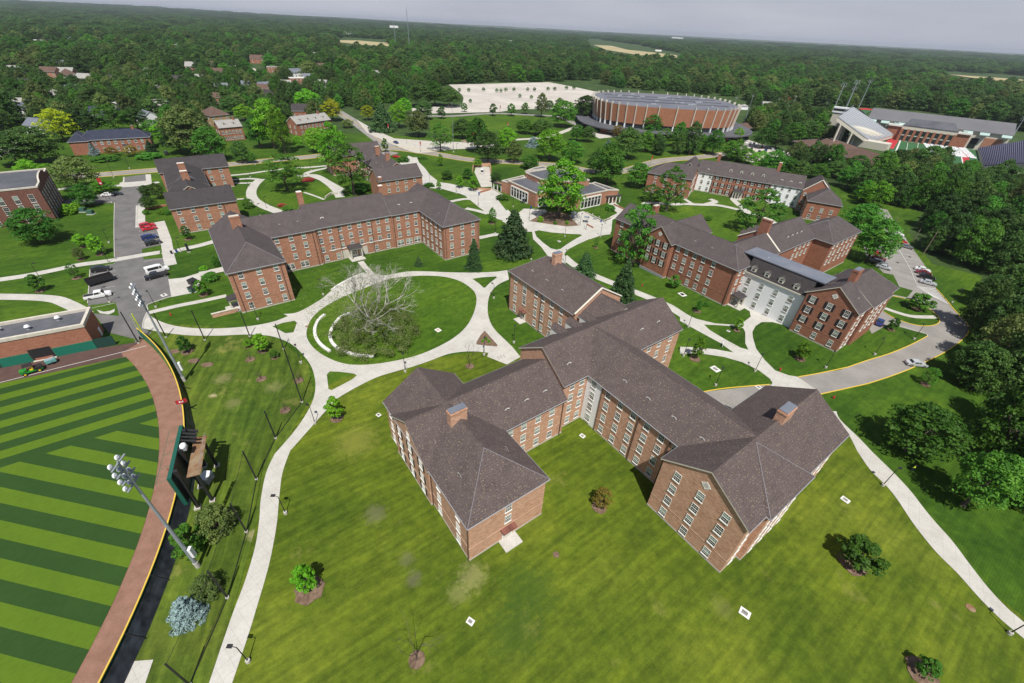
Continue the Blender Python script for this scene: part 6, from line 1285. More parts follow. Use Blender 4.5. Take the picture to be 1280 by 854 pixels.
def disc(name, c, x, y, r_, mat, label, cat, h=.03):
    P0 = at(c, x, y); m = MB(); m.prism([(r_*math.cos(k*.4488), r_*math.sin(k*.4488)) for k in range(14)], 0, h, mat); o = m.build(name); o.location = (P0.x, P0.y, .085); tag(o, label, cat)
disc('manhole_cover','R4',1130,378,.45,'rust','reddish manhole cover on the ring path by the small grass triangle','manhole'); disc('manhole_cover','R8',795,382,.5,'mulch','round brown cover on the lawn below the side door','manhole'); disc('manhole_cover','R9',1068,578,.6,'rust','rusty round cover in the lawn left of the east footpath','manhole')
disc('manhole_cover','d2',897,350,.45,'rust','rusty manhole cover on the parking court asphalt','manhole'); disc('manhole_cover','R6',845,122,.5,'black','dark manhole cover on the east drive','manhole'); disc('manhole_cover','d6',252,238,.5,'black','dark manhole cover beside the parking lines','manhole')
def hydrant(c, x, y, label):
    P0 = at(c, x, y); t = thing('fire_hydrant', label, 'hydrant', (P0.x, P0.y, 0.04)); m = MB(); m.tube((0,0,0), (0,0,.75), .16, .14, 'red', 10); m.ball((0,0,.78), .15, .15, .13, 'red', 8, 5); m.build('body', t); m = MB(); m.tube((-.28,0,.5), (.28,0,.5), .07, .07, 'red', 8); m.build('nozzle', t)
hydrant('R6',563,643,'red hydrant beside the road end behind the foreground hall'); hydrant('R4',630,338,'red hydrant on the lawn west of the brick hall'); hydrant('d8',800,582,'red hydrant on the lawn before the middle right hall'); hydrant('R6',367,540,'red hydrant at the shuttered hall lawn corner')
# --- bins, boxes, sign post, rack
def binn(c, x, y, mat, label):
    P0 = at(c, x, y); t = thing('waste_bin', label, 'bin', (P0.x, P0.y, .08)); m = MB(); m.tube((0,0,0), (0,0,.95), .28, .36, mat, 12); m.build('body', t); m = MB(); m.tube((0,0,.95), (0,0,1.12), .38, .2, 'black', 12); m.build('lid', t)
M['binblue'] = flat('blue_plastic', (.02,.07,.35)); binn('d3',678,540,'black','black bin at the crossing path'); binn('d3',709,530,'binblue','blue recycling bin beside the black bin'); binn('c5',408,452,'binblue','blue bin on the student centre terrace, left'); binn('c5',968,562,'binblue','blue bin at the small terrace lawn'); binn('c1',1038,348,'binblue','blue bin by the planter on the broad walk')
P0 = at('d3',785,528); t = thing('sign_pillar', 'black sign pillar standing on the lawn beside the crossing path', 'sign', (P0.x, P0.y, 0), 0.4); MB().box(-.35,.35,-.12,.12,.15,3.0,'black').build('panel', t); MB().box(-.5,.5,-.35,.35,0,.15,'concrete').build('base', t)
for x, y, lb in [(125,275,'left one of the two green transformer boxes'),(173,290,'right one of the two green transformer boxes')]:
    P0 = at('d3', x, y); t = thing('transformer_box', lb, 'transformer', (P0.x, P0.y, 0), .15); M.setdefault('tgreen', flat('transformer_green', (.05,.12,.09))); m = MB(); m.box(-.9,.9,-.8,.8,.15,1.5,'tgreen'); m.box(-.95,.95,-.85,.3,1.5,1.6,'tgreen'); m.build('cabinet', t); MB().box(-1.2,1.2,-1.1,1.1,0,.15,'concrete').build('pad', t)
for x, y, mt, lb in [(812,728,'black','dark skip on the service pad'),(815,775,'tgreen','green skip below the dark one on the service pad')]:
    P0 = at('d3', x, y); t = thing('skip', lb, 'skip', (P0.x, P0.y, .08), 1.2); m = MB(); m.add([(-1.0,-.8,0.1),(1.0,-.8,.1),(1.0,.6,.1),(-1.0,.6,.1),(-1.0,-1.0,1.2),(1.0,-1.0,1.2),(1.0,.8,1.5),(-1.0,.8,1.5)], [(0,1,5,4),(1,2,6,5),(2,3,7,6),(3,0,4,7),(3,2,1,0)], mt); m.build('body', t); MB().add([(-1.02,-1.02,1.22),(1.02,-1.02,1.22),(1.02,.82,1.52),(-1.02,.82,1.52)], [(0,1,2,3)], 'black').build('lid', t)
P0 = at('d7',1200,612); t = thing('bicycle_rack', 'bicycle rack with a dark bicycle beside the foreground hall gable', 'bike rack', (P0.x, P0.y, .08), .6)
m = MB()
for i in range(3):
    for k in range(8): a0_, a1_ = PI*k/8, PI*(k+1)/8; m.tube((i*.8, .4*math.cos(a0_), .45+.35*math.sin(a0_)), (i*.8, .4*math.cos(a1_), .45+.35*math.sin(a1_)), .03, .03, 'galv', 5)
    for s_ in (-.4,.4): m.tube((i*.8,s_,0), (i*.8,s_,.45), .03, .03, 'galv', 5)
m.build('rack', t)
# bench / tables on the terrace
for i, (x, y) in enumerate([(420,500),(455,505),(745,530),(780,525),(920,540),(848,565),(345,410)]):
    P0 = at('c5', x, y); t = thing('patio_table', ['round metal terrace table left of the oak, first','round metal terrace table left of the oak, second','terrace table just right of the planting bed','terrace table beside the lamp right of the bed','terrace table before the small lawn','shaded terrace table with a square canopy nearest the walk','terrace table by the glazed bay'][i], 'table', (P0.x, P0.y, .08)); m = MB(); m.tube((0,0,.70), (0,0,.75), .55, .55, 'galv', 12); m.build('tabletop', t); MB().tube((0,0,0), (0,0,.7), .06, .06, 'galv', 6).build('stem', t)
    for k in range(4): a = k*PI/2+.4; m = MB(); m.tube((.95*math.cos(a),.95*math.sin(a),.4), (.95*math.cos(a),.95*math.sin(a),.46), .22, .22, 'galv', 8); m.tube((.95*math.cos(a),.95*math.sin(a),0), (.95*math.cos(a),.95*math.sin(a),.4), .04, .04, 'galv', 5); m.build('stool', t)
    if i in (5, 6, 2): m = MB(); m.tube((0,0,.75), (0,0,2.3), .04, .04, 'galv', 6); m.box(-1.1,1.1,-1.1,1.1,2.3,2.38,'galv'); m.build('canopy', t)
# plaza walls
for c, pts, h_, mt, lb in [('c5',[(845,488),(985,555),(1070,520)],.5,'stone','low stone edge around the small terrace lawn'),('c5',[(855,585),(905,612)],.6,'brick','short brick planter wall at the terrace corner'),('c5',[(1070,425),(1165,470)],.7,'brick','brick wall beside the east portico ramp'),('c5',[(0,330),(85,305)],.9,'brick','brick wall at the foot of the broad walk'),('c5',[(90,292),(180,350)],.6,'stone','pale ramp wall at the west portico'),('c1',[(1000,318),(1110,322)],.9,'brick_pale','planter wall beside the broad walk'),('R2',[(488,632),(492,615),(552,612),(555,640)],1.8,'brick_pale','brick screen wall around the white van'),('d3',[(515,265),(645,240)],.9,'brick','brick steps wall between the shrubs of the upper-left hall'),('c2',[(1210,365),(1250,335),(1290,340)],1.0,'stone','pale stone wall on the right rim of the round green'),('c3',[(400,437),(440,450)],.5,'bench','pale basement light well on the middle right hall, left'),('c3',[(470,475),(495,487)],.5,'bench','pale basement light well on the middle right hall, right')]:
    o = strip3d('low_wall', pl(c, pts, False), .35, .05, h_, mt, kind=None); tag(o, lb, 'wall')
P0 = at('R6',155,450); t = thing('sign_board', 'small white sign board in the court lawn beside the diagonal walk', 'sign', (P0.x, P0.y, 0), 1.1); MB().box(-.9,.9,-.05,.05,.3,1.1,'lampwhite').build('panel', t); m = MB(); m.tube((-.8,0,0), (-.8,0,.3), .05, .05, 'galv', 5); m.build('post', t); MB().tube((.8,0,0), (.8,0,.3), .05, .05, 'galv', 5).build('post', t)
# banner on lamp: red and white
for c, x, y, h_, lb, w_ in [('d1',712,690,9.0,'red and white banner on the post by the parked cars',1.3),('R2',178,492,6.5,'red banner on the pole beside the avenue',.6),('R2',296,560,6.5,'red banner on the plaza pole near the crossing',.6),('R2',725,490,6.5,'red banner on the pole at the lawn end',.6),('R2',615,478,6.0,'red banner left of the lawn-end pole',.6),('R2',588,418,7,'red banner pole at the car park entry',.6),('R2',490,520,6.0,'red banner above the plaza trees',.6),('R2',1140,612,6.5,'red banner on the roadside pole right of the student centre',.6)]:
    P0 = at(c, x, y); t = thing('banner_post', lb, 'banner', (P0.x, P0.y, 0), .2); MB().tube((0,0,0), (0,0,h_), .07, .05, 'black', 6).build('pole', t); m = MB(); m.box(.08,.08+w_,-.03,.03,h_-2.9,h_-.3,'red'); m.box(.08+w_*.2,.08+w_*.8,-.04,-.03,h_-2.5,h_-2.1,'lampwhite'); m.build('banner', t)
P0 = at('R2',418,560); t = thing('flagpole', 'tall bare flagpole on the plaza near the crossing', 'flagpole', (P0.x, P0.y, 0)); MB().tube((0,0,0), (0,0,zat('R2',(418,560),(417,375))), .14, .08, 'galv', 8).build('pole', t); MB().tube((0,0,0), (0,0,.3), .5, .4, 'concrete', 12).build('base', t)
# utility poles by the woods
for c, bx, by, tx, ty, lb in [('d6',378,200,452,80,'leaning-looking wooden utility pole right of the east car park'),('d6',330,130,365,65,'thin pole at the top of the east car park'),('d6',805,240,845,170,'pale pole standing in the dark woods, upper'),('d6',715,490,785,412,'pale pole in the dark woods, lower'),('d6',235,40,255,0,'short pole at the head of the east car park')]:
    P0 = at(c, bx, by); t = thing('utility_pole', lb, 'utility pole', (P0.x, P0.y, 0), .7); H = min(14, zat(c,(bx,by),(tx,ty))); M.setdefault('wood', two('weathered_pole_timber', (.16,.12,.09), (.22,.18,.14), 2)); MB().tube((0,0,0), (0,0,H), .16, .11, 'wood', 7).build('pole', t); MB().box(-.9,.9,-.06,.06,H-.8,H-.65,'wood').build('cross_arm', t)
# --- the walker in a hi-vis jacket
M['hivis'] = flat('hi_vis_cloth', (.55,.72,.03), .7); M['denim'] = flat('dark_trousers', (.03,.035,.06), .9); M['skin'] = flat('skin', (.42,.24,.17), .6); M['hair'] = flat('dark_hair', (.03,.02,.015), .8)
def skinned(name, pts, edges, rad, mat, parent):
    me = D.meshes.new(name); me.from_pydata(pts, edges, []); me.materials.append(M[mat]); o = D.objects.new(name, me); COL.objects.link(o)
    if parent: o.parent = parent
    sk = o.modifiers.new('skin', 'SKIN'); 
    for v_, r_v in zip(me.skin_vertices[0].data if me.skin_vertices else [], rad): v_.radius = (r_v, r_v)
    sk.use_smooth_shade = True; sb = o.modifiers.new('sub', 'SUBSURF'); sb.levels = sb.render_levels = 1; return o
def skin_data(me, rad, root=0):
    bm = bmesh.new(); bm.from_mesh(me); lay = bm.verts.layers.skin.verify(); bm.verts.ensure_lookup_table()
    for i, v_ in enumerate(bm.verts): v_[lay].radius = (rad[i], rad[i]); v_[lay].use_root = (i == root)
    bm.to_mesh(me); bm.free()
def figure(name, base, H, ang, label):
    pts = [(0,0,.93),(0,0,1.15),(0,0,1.38),(0,0,1.50),(.02,0,1.63),(0,.17,1.42),(.05,.24,1.18),(.20,.22,.98),(.28,.21,.93),(0,-.17,1.42),(-.05,-.24,1.18),(.06,-.25,.95),(.12,-.25,.88),
           (0,.10,.88),(.14,.11,.50),(.10,.11,.08),(.24,.11,.04),(0,-.10,.88),(-.06,-.11,.50),(-.20,-.11,.10),(-.08,-.11,.04)]
    ed = [(0,1),(1,2),(2,3),(3,4),(2,5),(5,6),(6,7),(7,8),(2,9),(9,10),(10,11),(11,12),(0,13),(13,14),(14,15),(15,16),(0,17),(17,18),(18,19),(19,20)]
    rad = [.13,.13,.14,.055,.10,.06,.045,.035,.03,.06,.045,.035,.03,.09,.06,.045,.04,.09,.06,.045,.04]
    body = skinned(name, pts, ed, rad, 'denim', None); skin_data(body.data, rad); body.location = (base.x, base.y, .05); body.rotation_euler = (0,0,ang); tag(body, label, 'person')
    jp = pts[:3]+[pts[5],pts[6],pts[7],pts[9],pts[10],pts[11]]; j = skinned('jacket', jp, [(0,1),(1,2),(2,3),(3,4),(4,5),(2,6),(6,7),(7,8)], [], 'hivis', body); skin_data(j.data, [.165,.17,.175,.085,.07,.055,.085,.07,.055])
    h = MB().ball((.02,0,1.66), .10, .085, .125, 'skin', 10, 8).build('head_skin', body, True); MB().ball((-.01,0,1.71), .112, .098, .10, 'hair', 10, 6).build('hair', body, True)
figure('person', at('R9',850,74), 1.75, 2.2, 'person in a bright yellow-green jacket walking under the trees right of the east footpath')

# ================================================================== STADIUM
M['copper'] = flat('verdigris', (.34,.46,.43))
st_a = heading('c8', (95,140), (1225,262), 22.0); S0 = at('c8', 95, 140, 22.0); S1 = at('c8', 1225, 262, 22.0); SL = (S1-S0).length
# long roofed hall behind the field
front = at('c8', 60, 230, 14.0); wdt = abs((front-S0).x*math.sin(st_a)-(front-S0).y*math.cos(st_a))
b = Bld('stadium_hall', 'long grey metal-roofed hall with brick and cream bays behind the football field', 'hall', S0, st_a, 'brick', 'stad_roof', 'cream')
WD_ = max(18, min(34, wdt))
m = MB(); m.prism([(0,-WD_),(SL,-WD_),(SL,0),(0,0)], 0, 13.5, 'cream'); m.build('wall', b.r)
m = MB(); m.add([(-1,-WD_-1,13.5),(SL+1,-WD_-1,13.5),(SL+1,.5,20),(-1,.5,20),(-1,-WD_-1,12.9),(SL+1,-WD_-1,12.9),(SL+1,.5,12.9),(-1,.5,12.9)], [(0,1,2,3),(4,5,1,0),(5,6,2,1),(7,4,0,3),(6,7,3,2)], 'stad_roof'); m.build('roof', b.r)
m = MB(); m.add([(SL*.27,-WD_-6,12.2),(SL*.66,-WD_-6,12.2),(SL*.62,-WD_+6,16.4),(SL*.31,-WD_+6,16.4),(SL*.27,-WD_-6,11.6),(SL*.66,-WD_-6,11.6)], [(0,1,2,3),(4,5,1,0)], 'roof_flat'); m.prism([(SL*.27,-WD_-5.8),(SL*.66,-WD_-5.8),(SL*.66,-WD_),(SL*.27,-WD_)], 0, 11.6, 'cream'); m.build('porch_block', b.r)
for i in range(9): x_ = SL*(.28+.37*i/8); MB().box(x_-.9,x_+.9,-WD_-6.3,-WD_-5.8,0,9.4,'brick_dark').build('pier', b.r)
for i in range(8): x_ = SL*(.28+.37*(i+.5)/8); m = MB(); m.box(x_-1.6,x_+1.6,-WD_-5.95,-WD_-5.8,5.4,9.0,'glass'); m.box(x_-1.6,x_+1.6,-WD_-5.95,-WD_-5.8,.8,4.4,'glass'); m.build('window', b.r)
for x0, x1 in ((.17,.27),(.66,.75)): m = MB(); m.box(SL*x0,SL*x1,-WD_-4,-WD_+.1,0,10.5,'brick_dark'); m.box(SL*x0-.5,SL*x1+.5,-WD_-5,-WD_+1,10.5,11.8,'white'); m.box(SL*(x0+.03),SL*(x1-.03),-WD_-3.4,-WD_+1,11.8,12.6,'copper'); m.build('stair_tower', b.r)
for x0, x1 in ((.01,.08),(.85,.97)): MB().box(SL*x0,SL*x1,-WD_-.2,-WD_,.5,9.5,'brick').build('brick_bay', b.r)
for x0, x1 in ((.09,.15),(.77,.82)): MB().box(SL*x0,SL*x1,-WD_-.25,-WD_,1,8.5,'glass').build('window', b.r)
for x_ in (.0,.10,.23,.69,.80,.94): m = MB(); m.add([(SL*x_,-WD_-3,11.6),(SL*x_+6,-WD_-3,11.6),(SL*x_+6,-WD_-.5,13.4),(SL*x_,-WD_-.5,13.4),(SL*x_,-WD_-3,11.1),(SL*x_+6,-WD_-3,11.1)], [(0,1,2,3),(4,5,1,0)], 'copper'); m.build('dormer_roof', b.r)
b.done(); HOUSES.append((S0+(S1-S0)*.5+Vector((math.sin(st_a),-math.cos(st_a)))*10, 30))
# field with stage and chairs
fl = [at('c8',150,485), at('c8',245,400), at('c8',330,425), at('c8',450,415), at('c8',880,470), at('c8',930,540), at('c8',930,600), at('c8',880,635), at('c8',700,600), at('c8',500,560), at('c8',240,520)]
sheet('sports_turf', [fl], [], .15, 'turf_far')
sheet('pitch_marking', [pg('c8',[(150,460),(190,420),(245,400),(280,415),(235,490),(160,480)],False), pg('c8',[(770,480),(790,482),(818,625),(798,628)],False), pg('c8',[(785,525),(830,530),(842,580),(793,575)],False)], [], .2, 'red')
sheet('pitch_marking', [pg('c8',[(288,415),(300,415),(255,523),(242,522)],False), pg('c8',[(760,480),(770,480),(798,628),(788,628)],False)]+[ribbon([at('c8',350+i*7,440), at('c8',335+i*7,530)], .3) for i in range(0,60,12)], [], .24, 'paint')
t = thing('chair_block', 'white rows of ceremony chairs on the football field', 'chairs', (*at('c8',640,480), .2)); tag(t, kind=None); m = MB(); rq = random.Random(5); O_ = at('c8',640,480); c0, c1, c2 = at('c8',450,415), at('c8',770,450), at('c8',540,540)
for i in range(26):
    for j in range(30):
        if (j % 10) in (4,) or rq.random() < .18: continue
        p = c0+(c1-c0)*(j/30)+(c2-c0)*(i/26)*.95; x_, y_ = p.x-O_.x, p.y-O_.y
        m.box(x_-.6,x_+.6,y_-.25,y_+.25,.3,.55,'lampwhite'); m.box(x_-.6,x_+.6,y_+.2,y_+.3,.5,1.0,'lampwhite')
o = m.build('chairs'); D.objects.remove(t); o.location = (O_.x, O_.y, .2); tag(o, 'white rows of ceremony chairs on the football field', 'chairs', kind='stuff')
P0 = at('c8',620,432); t = thing('stage_arch', 'cream stage arch with a red letter M on the football field', 'stage', (P0.x, P0.y, 0), st_a); m = MB()
for k in range(10): a0_, a1_ = PI*k/10, PI*(k+1)/10; m.tube((11*math.cos(a0_),0,1+5*math.sin(a0_)), (11*math.cos(a1_),0,1+5*math.sin(a1_)), .7, .7, 'cream', 6)
m.build('arch', t); m = MB(); Mp = [(-2.6,0),(-2.6,4),(-1.3,4),(0,2.2),(1.3,4),(2.6,4),(2.6,0),(1.4,0),(1.4,2.2),(0,.6),(-1.4,2.2),(-1.4,0)]; m.add([(x_,-.3,z_+1) for x_, z_ in Mp]+[(x_,.1,z_+1) for x_, z_ in Mp], [tuple(range(12))]+[(i,(i+1)%12,12+(i+1)%12,12+i) for i in range(12)], 'red'); m.build('letter', t); MB().box(-10,10,-1,3,0,1,'lampwhite').build('deck', t)
# left grandstand: sloping tiers from high on the left down to the field
def stand(name, label, hi0, hi1, lo0, lo1, zh, zl, mat, rows=26, z0=1.5):
    A, B_, C_, E_ = hi0, hi1, lo0, lo1; o0 = (A+B_+C_+E_)/4; t = thing(name, label, 'grandstand', (o0.x, o0.y, 0)); m = MB()
    for i in range(rows):
        f0, f1 = i/rows, (i+1)/rows; z_ = zh+(zl-zh)*f0; z2 = zh+(zl-zh)*f1
        a, b_ = A.lerp(C_, f0)-o0, B_.lerp(E_, f0)-o0; c_, e_ = A.lerp(C_, f1)-o0, B_.lerp(E_, f1)-o0
        m.add([(a.x,a.y,z_),(b_.x,b_.y,z_),(e_.x,e_.y,z_),(c_.x,c_.y,z_),(c_.x,c_.y,z2),(e_.x,e_.y,z2)], [(0,1,2,3),(3,2,5,4)], mat)
    m.build('seating', t)
    m = MB(); q = [A-o0, B_-o0, E_-o0, C_-o0]; zt = [zh, zh, zl, zl]
    tk = 2.2; vs = [(p.x,p.y,z_-.05) for p, z_ in zip(q, zt)]+[(p.x,p.y,max(.2,z_-tk)) for p, z_ in zip(q, zt)]
    m.add(vs, [(0,4,7,3),(1,2,6,5),(0,1,5,4),(3,7,6,2),(4,5,6,7)], 'cream'); m.build('raker_beam', t)
    for k in range(5):
        for f_ in (.12, .45): p = (A.lerp(B_, k/4)).lerp(C_.lerp(E_, k/4), f_)-o0; z_ = zh+(zl-zh)*f_-tk; MB().box(p.x-.6,p.x+.6,p.y-.6,p.y+.6,0,max(.5,z_),'stone').build('column', t)
    m = MB(); [m.tube((*(A.lerp(B_,k/12)-o0),zh), (*(A.lerp(B_,k/12)-o0),zh+1.6), .12, .12, 'galv', 4) for k in range(13)]; a, b_ = A-o0, B_-o0; m.tube((a.x,a.y,zh+1.6), (b_.x,b_.y,zh+1.6), .12, .12, 'galv', 4); m.build('railing', t); return t
stand('grandstand', 'steep pale grandstand left of the football field, seen from its end', at('c7',835,375,24), at('c7',960,290,24), at('c7',1100,575,3), at('c7',1300,520,3), 24, 3, 'seat_metal')
stand('grandstand', 'dark grandstand on the right edge beyond the football field', at('c8',1330,600,15), at('c8',1330,415,15), at('c8',960,625,2), at('c8',915,480,2), 15, 2, 'seat_blue')
m = MB(); t = thing('press_box', 'white press box and railings on top of the left grandstand', 'press box', (*at('c7',880,290,24), 0), st_a); m.box(-6,6,-2.5,2.5,20,24,'lampwhite'); m.build('cabin', t); MB().box(-5.8,5.8,-2.56,-2.5,21.3,23,'glass').build('window', t); m = MB(); m.box(-5,5,-2,2,0,20,'stone'); m.build('support', t)
P0 = at('c7',1020,610); t = thing('concourse_building', 'cream concourse block under the left grandstand', 'building', (P0.x, P0.y, 0), st_a-.2); MB().box(-18,18,-4,6,0,5,'cream').build('wall', t); MB().box(-13,-1,-4.3,2,5,6.2,'roof_white').build('roof', t)
for q in [('c7',750,430,895,100,'left stadium light mast behind the grandstand'),('c7',825,470,972,75,'second stadium light mast, tallest of the cluster'),('c7',880,350,968,130,'short stadium light mast in the cluster'),('c7',1003,300,1095,70,'right stadium light mast above the grandstand')]: mast(q[0],q[1],q[2],q[3],q[4],q[5], rows=3, wide=5, box=False, fat=2.4, ang=st_a-PI/2)
t_ = mast('c8',1165,420,1290,245,'stadium light mast at the right picture edge', rows=3, wide=5, box=False, fat=2.4); mast('R3',1235,640,1330,560,'second stadium light mast at the right picture edge, before the dark stand', rows=3, wide=5, box=False, fat=2.4)
# courts and small pavilions left of the stadium
sheet('sports_court', [pg('c7',[(130,345),(190,315),(300,325),(395,345),(345,405),(150,385)],False)], [], 1.0, 'teal'); sheet('sports_court', [pg('c7',[(380,285),(420,280),(720,310),(700,320),(480,300)],False), pg('c7',[(1010,310),(1110,310),(1115,325),(1060,355)],False)], [], 1.1, 'turf_far'); sheet('running_track', [pg('c7',[(1005,308),(1060,305),(1120,315),(1118,323),(1050,320),(1015,318)],False)], [], 1.2, 'red')
sheet('practice_field', [pg('c7',[(180,300),(400,270),(760,300),(740,330),(480,330),(330,330)],False)], [], .6, 'lawn')
P0 = at('c7',215,300); t = thing('press_shed', 'white gabled shed beside the teal court', 'shed', (P0.x, P0.y, 0), heading('c7',(215,300),(350,310))); MB().prism([(0,0),(22,0),(22,9),(0,9)], 0, 4, 'siding').build('wall', t); m = MB(); m.add([(-1,-1,4),(23,-1,4),(23,10,4),(-1,10,4),(-1,4.5,7),(23,4.5,7)], [(0,1,5,4),(2,3,4,5),(3,0,4),(1,2,5)], 'roof_grey'); m.build('roof', t)
P0 = at('c7',40,310); t = thing('hut', 'small white hut left of the teal court', 'hut', (P0.x, P0.y, 0), .1); MB().prism([(0,0),(8,0),(8,6),(0,6)], 0, 3.5, 'siding').build('wall', t); m = MB(); m.add([(-.5,-.5,3.5),(8.5,-.5,3.5),(8.5,6.5,3.5),(-.5,6.5,3.5),(4,3,5.5)], [(0,1,4),(1,2,4),(2,3,4),(3,0,4)], 'roof_grey'); m.build('roof', t)
P0 = at('c7',412,262); t = thing('inflatable', 'bright red inflatable shape at the practice field', 'inflatable', (P0.x, P0.y, 0)); m = MB(); m.ball((0,0,4), 2.6, 2.6, 4, 'red', 12, 8); m.build('body', t); MB().box(-3,3,-3,3,0,.3,'black').build('base', t)
for q in [('c7',70,415,145,180,'floodlight mast beside the teal court'),('c7',330,285,345,210,'left practice field light mast'),('c7',385,290,402,200,'middle practice field light mast'),('c7',460,290,480,188,'right practice field light mast'),('c7',735,290,752,240,'small mast left of the grandstand cluster'),('R3',190,420,205,352,'thin floodlight mast right behind the arena')]: mast(q[0],q[1],q[2],q[3],q[4],q[5], rows=1, wide=2.5, box=False, ang=-2.0)

# ================================================================== HAZE
m = MB(); m.box(-14000, 14000, -3000, 14000, -3, 110, 'black'); o = m.build('haze'); o.data.materials.clear()
hz = D.materials.new('haze_air'); hz.use_nodes = True; ht = hz.node_tree; ht.nodes.remove(ht.nodes['Principled BSDF']); pv = ht.nodes.new('ShaderNodeVolumePrincipled'); pv.inputs['Color'].default_value = (0.80, 0.88, 1.0, 1); pv.inputs['Density'].default_value = 0.00006; pv.inputs['Anisotropy'].default_value = 0.3
ht.links.new(pv.outputs[0], ht.nodes['Material Output'].inputs['Volume']); o.data.materials.append(hz); tag(o, kind='stuff'); scene.cycles.volume_bounces = 0
# ================================================================== TREES
def leaf_mesh(name, centers, radii, per, size, mat, squash=0.8, seed=0, lo=0.0, aspect=1.0):
    """leaf-sized faces spread over clumps"""
    r = np.random.default_rng(seed); C = np.repeat(np.asarray(centers, float), per, 0); Rr = np.repeat(np.asarray(radii, float), per)
    n = len(C); d = r.normal(size=(n, 3)); d /= np.linalg.norm(d, axis=1)[:, None]; d[:, 2] = np.where(d[:, 2] < -0.25, -d[:, 2]*0.6, d[:, 2])
    k = r.uniform(0.55, 1.08, n)**0.6; p = C+d*(Rr*k)[:, None]*np.array([1, 1, squash])
    nr = d+r.normal(size=(n, 3))*0.55; nr[:, 2] += 0.35; nr /= np.linalg.norm(nr, axis=1)[:, None]
    a = np.cross(nr, r.normal(size=(n, 3))); a /= np.linalg.norm(a, axis=1)[:, None]; b = np.cross(nr, a)
    s = (size*r.uniform(0.6, 1.35, n))[:, None]; a = a*s; b = b*s*0.7*aspect
    V = np.stack([p-a*0.5, p+b*0.5, p+a*0.5, p-b*0.5], 1).reshape(-1, 3)
    me = D.meshes.new(name); me.vertices.add(4*n); me.vertices.foreach_set('co', V.ravel())
    me.loops.add(4*n); me.loops.foreach_set('vertex_index', np.arange(4*n, dtype=np.int32)); me.polygons.add(n)
    me.polygons.foreach_set('loop_start', np.arange(0, 4*n, 4, dtype=np.int32)); me.materials.append(M[mat]); me.update(); me.validate(); return me
def crown_clumps(seed, nclump, flatness=1.0, gaps=0.0, low=0.1):
    """clump centres inside a unit crown: radius 1, height 0..1 (times 2)"""
    r = random.Random(seed); cs = []; rs = []
    lob = [(r.uniform(0, 6.28), r.uniform(0.75, 1.12)) for _ in range(5)]
    for i in range(nclump):
        a = i*2.39996+r.uniform(-.35, .35); h = (i+0.5)/nclump; z = low+(1-low)*h+r.uniform(-.06, .06)
        env = math.sin(min(1, max(0.03, (z*0.86+0.14)))*PI)**0.55 if z > 0.45 else 0.78+0.45*z
        lk = 1.0
        for la, lv in lob: lk *= 1+(lv-1)*max(0, math.cos(a-la))**2
        rad = min(1.05, env*lk)*math.sqrt(r.uniform(0.30, 1.0))*0.86
        if gaps and r.random() < gaps: continue
        cs.append((rad*math.cos(a), rad*math.sin(a), z*1.0)); rs.append(r.uniform(0.15, 0.30)*(1.1-0.3*z))
    return cs, rs
CROWN = {}; TRUNK = {}
def crown(kind, seed, R, Hc):
    """quantised sizes so copies share mesh data; mesh is built at unit size R x Hc and scaled by the copy"""
    key = (kind, seed)
    if key in CROWN: return CROWN[key]
    mats = dict(broad='leaf', dark='leaf_forest', bright='leaf_bright', yellow='leaf_yellow', airy='leaf', olive='leaf_olive', conifer='needle', blue='needle_blue', young='leaf_bright', bronze='leaf_brown', bush='leaf', hedge='leaf_bright', flower='flower', wood='leaf_forest', youngdark='leaf')
    m = mats[kind]; RR, HH = 5.0, 8.0
    if kind in ('conifer', 'blue'):
        r = random.Random(seed); cs = []; rs = []; nl = 18 if kind == 'conifer' else 9
        for j in range(nl):
            z = (j+0.3)/nl; rad = (1-z)**(0.85 if kind == 'conifer' else 0.55)*RR*r.uniform(0.72, 1.10); na = max(4, int(15*(1-z)+3))
            for i in range(na):
                a = 2*PI*(i+r.random()*0.6)/na+j; rr_ = rad*r.uniform(0.62, 1.08)
                cs.append((rr_*math.cos(a)*0.82, rr_*math.sin(a)*0.82, z*HH*0.97-0.04*rr_)); rs.append((0.13+0.16*(1-z))*RR*r.uniform(.45,.95))
            cs.append((0, 0, z*HH*0.97)); rs.append(rad*0.55+0.15)
        me = leaf_mesh('crown', cs, rs, 60 if kind == 'conifer' else 90, 0.42, m, 0.55, seed, aspect=0.8)
    elif kind in ('airy',):
        cs, rs = crown_clumps(seed, 90, gaps=0.25, low=0.0); cs = [(x*RR, y*RR, z*HH) for x, y, z in cs]; me = leaf_mesh('crown', cs, [q*RR*0.72 for q in rs], 55, 0.36, m, 0.7, seed)
    elif kind in ('bush', 'hedge', 'flower'):
        cs, rs = crown_clumps(seed, 40, low=0.05); cs = [(x*RR, y*RR, z*HH) for x, y, z in cs]; me = leaf_mesh('crown', cs, [q*RR*1.15 for q in rs], 50, 0.8, m, 0.9, seed)
    elif kind in ('young', 'youngdark', 'bronze', 'yellow') and False: pass
    else:
        nc = {'broad': 95, 'dark': 100, 'bright': 80, 'yellow': 70, 'olive': 90, 'young': 38, 'youngdark': 38, 'bronze': 38, 'wood': 85}[kind]
        per = {'young': 70, 'youngdark': 70, 'bronze': 60, 'wood': 75}.get(kind, 80)
        sz = {'young': 0.72, 'youngdark': 0.72, 'bronze': 0.6, 'wood': 0.42}.get(kind, 0.40)
        cs, rs = crown_clumps(seed, nc, gaps=0.08, low=0.02); cs = [(x*RR, y*RR, z*HH) for x, y, z in cs]; me = leaf_mesh('crown', cs, [q*RR for q in rs], per, sz, m, 0.8, seed)
    CROWN[key] = me; return me
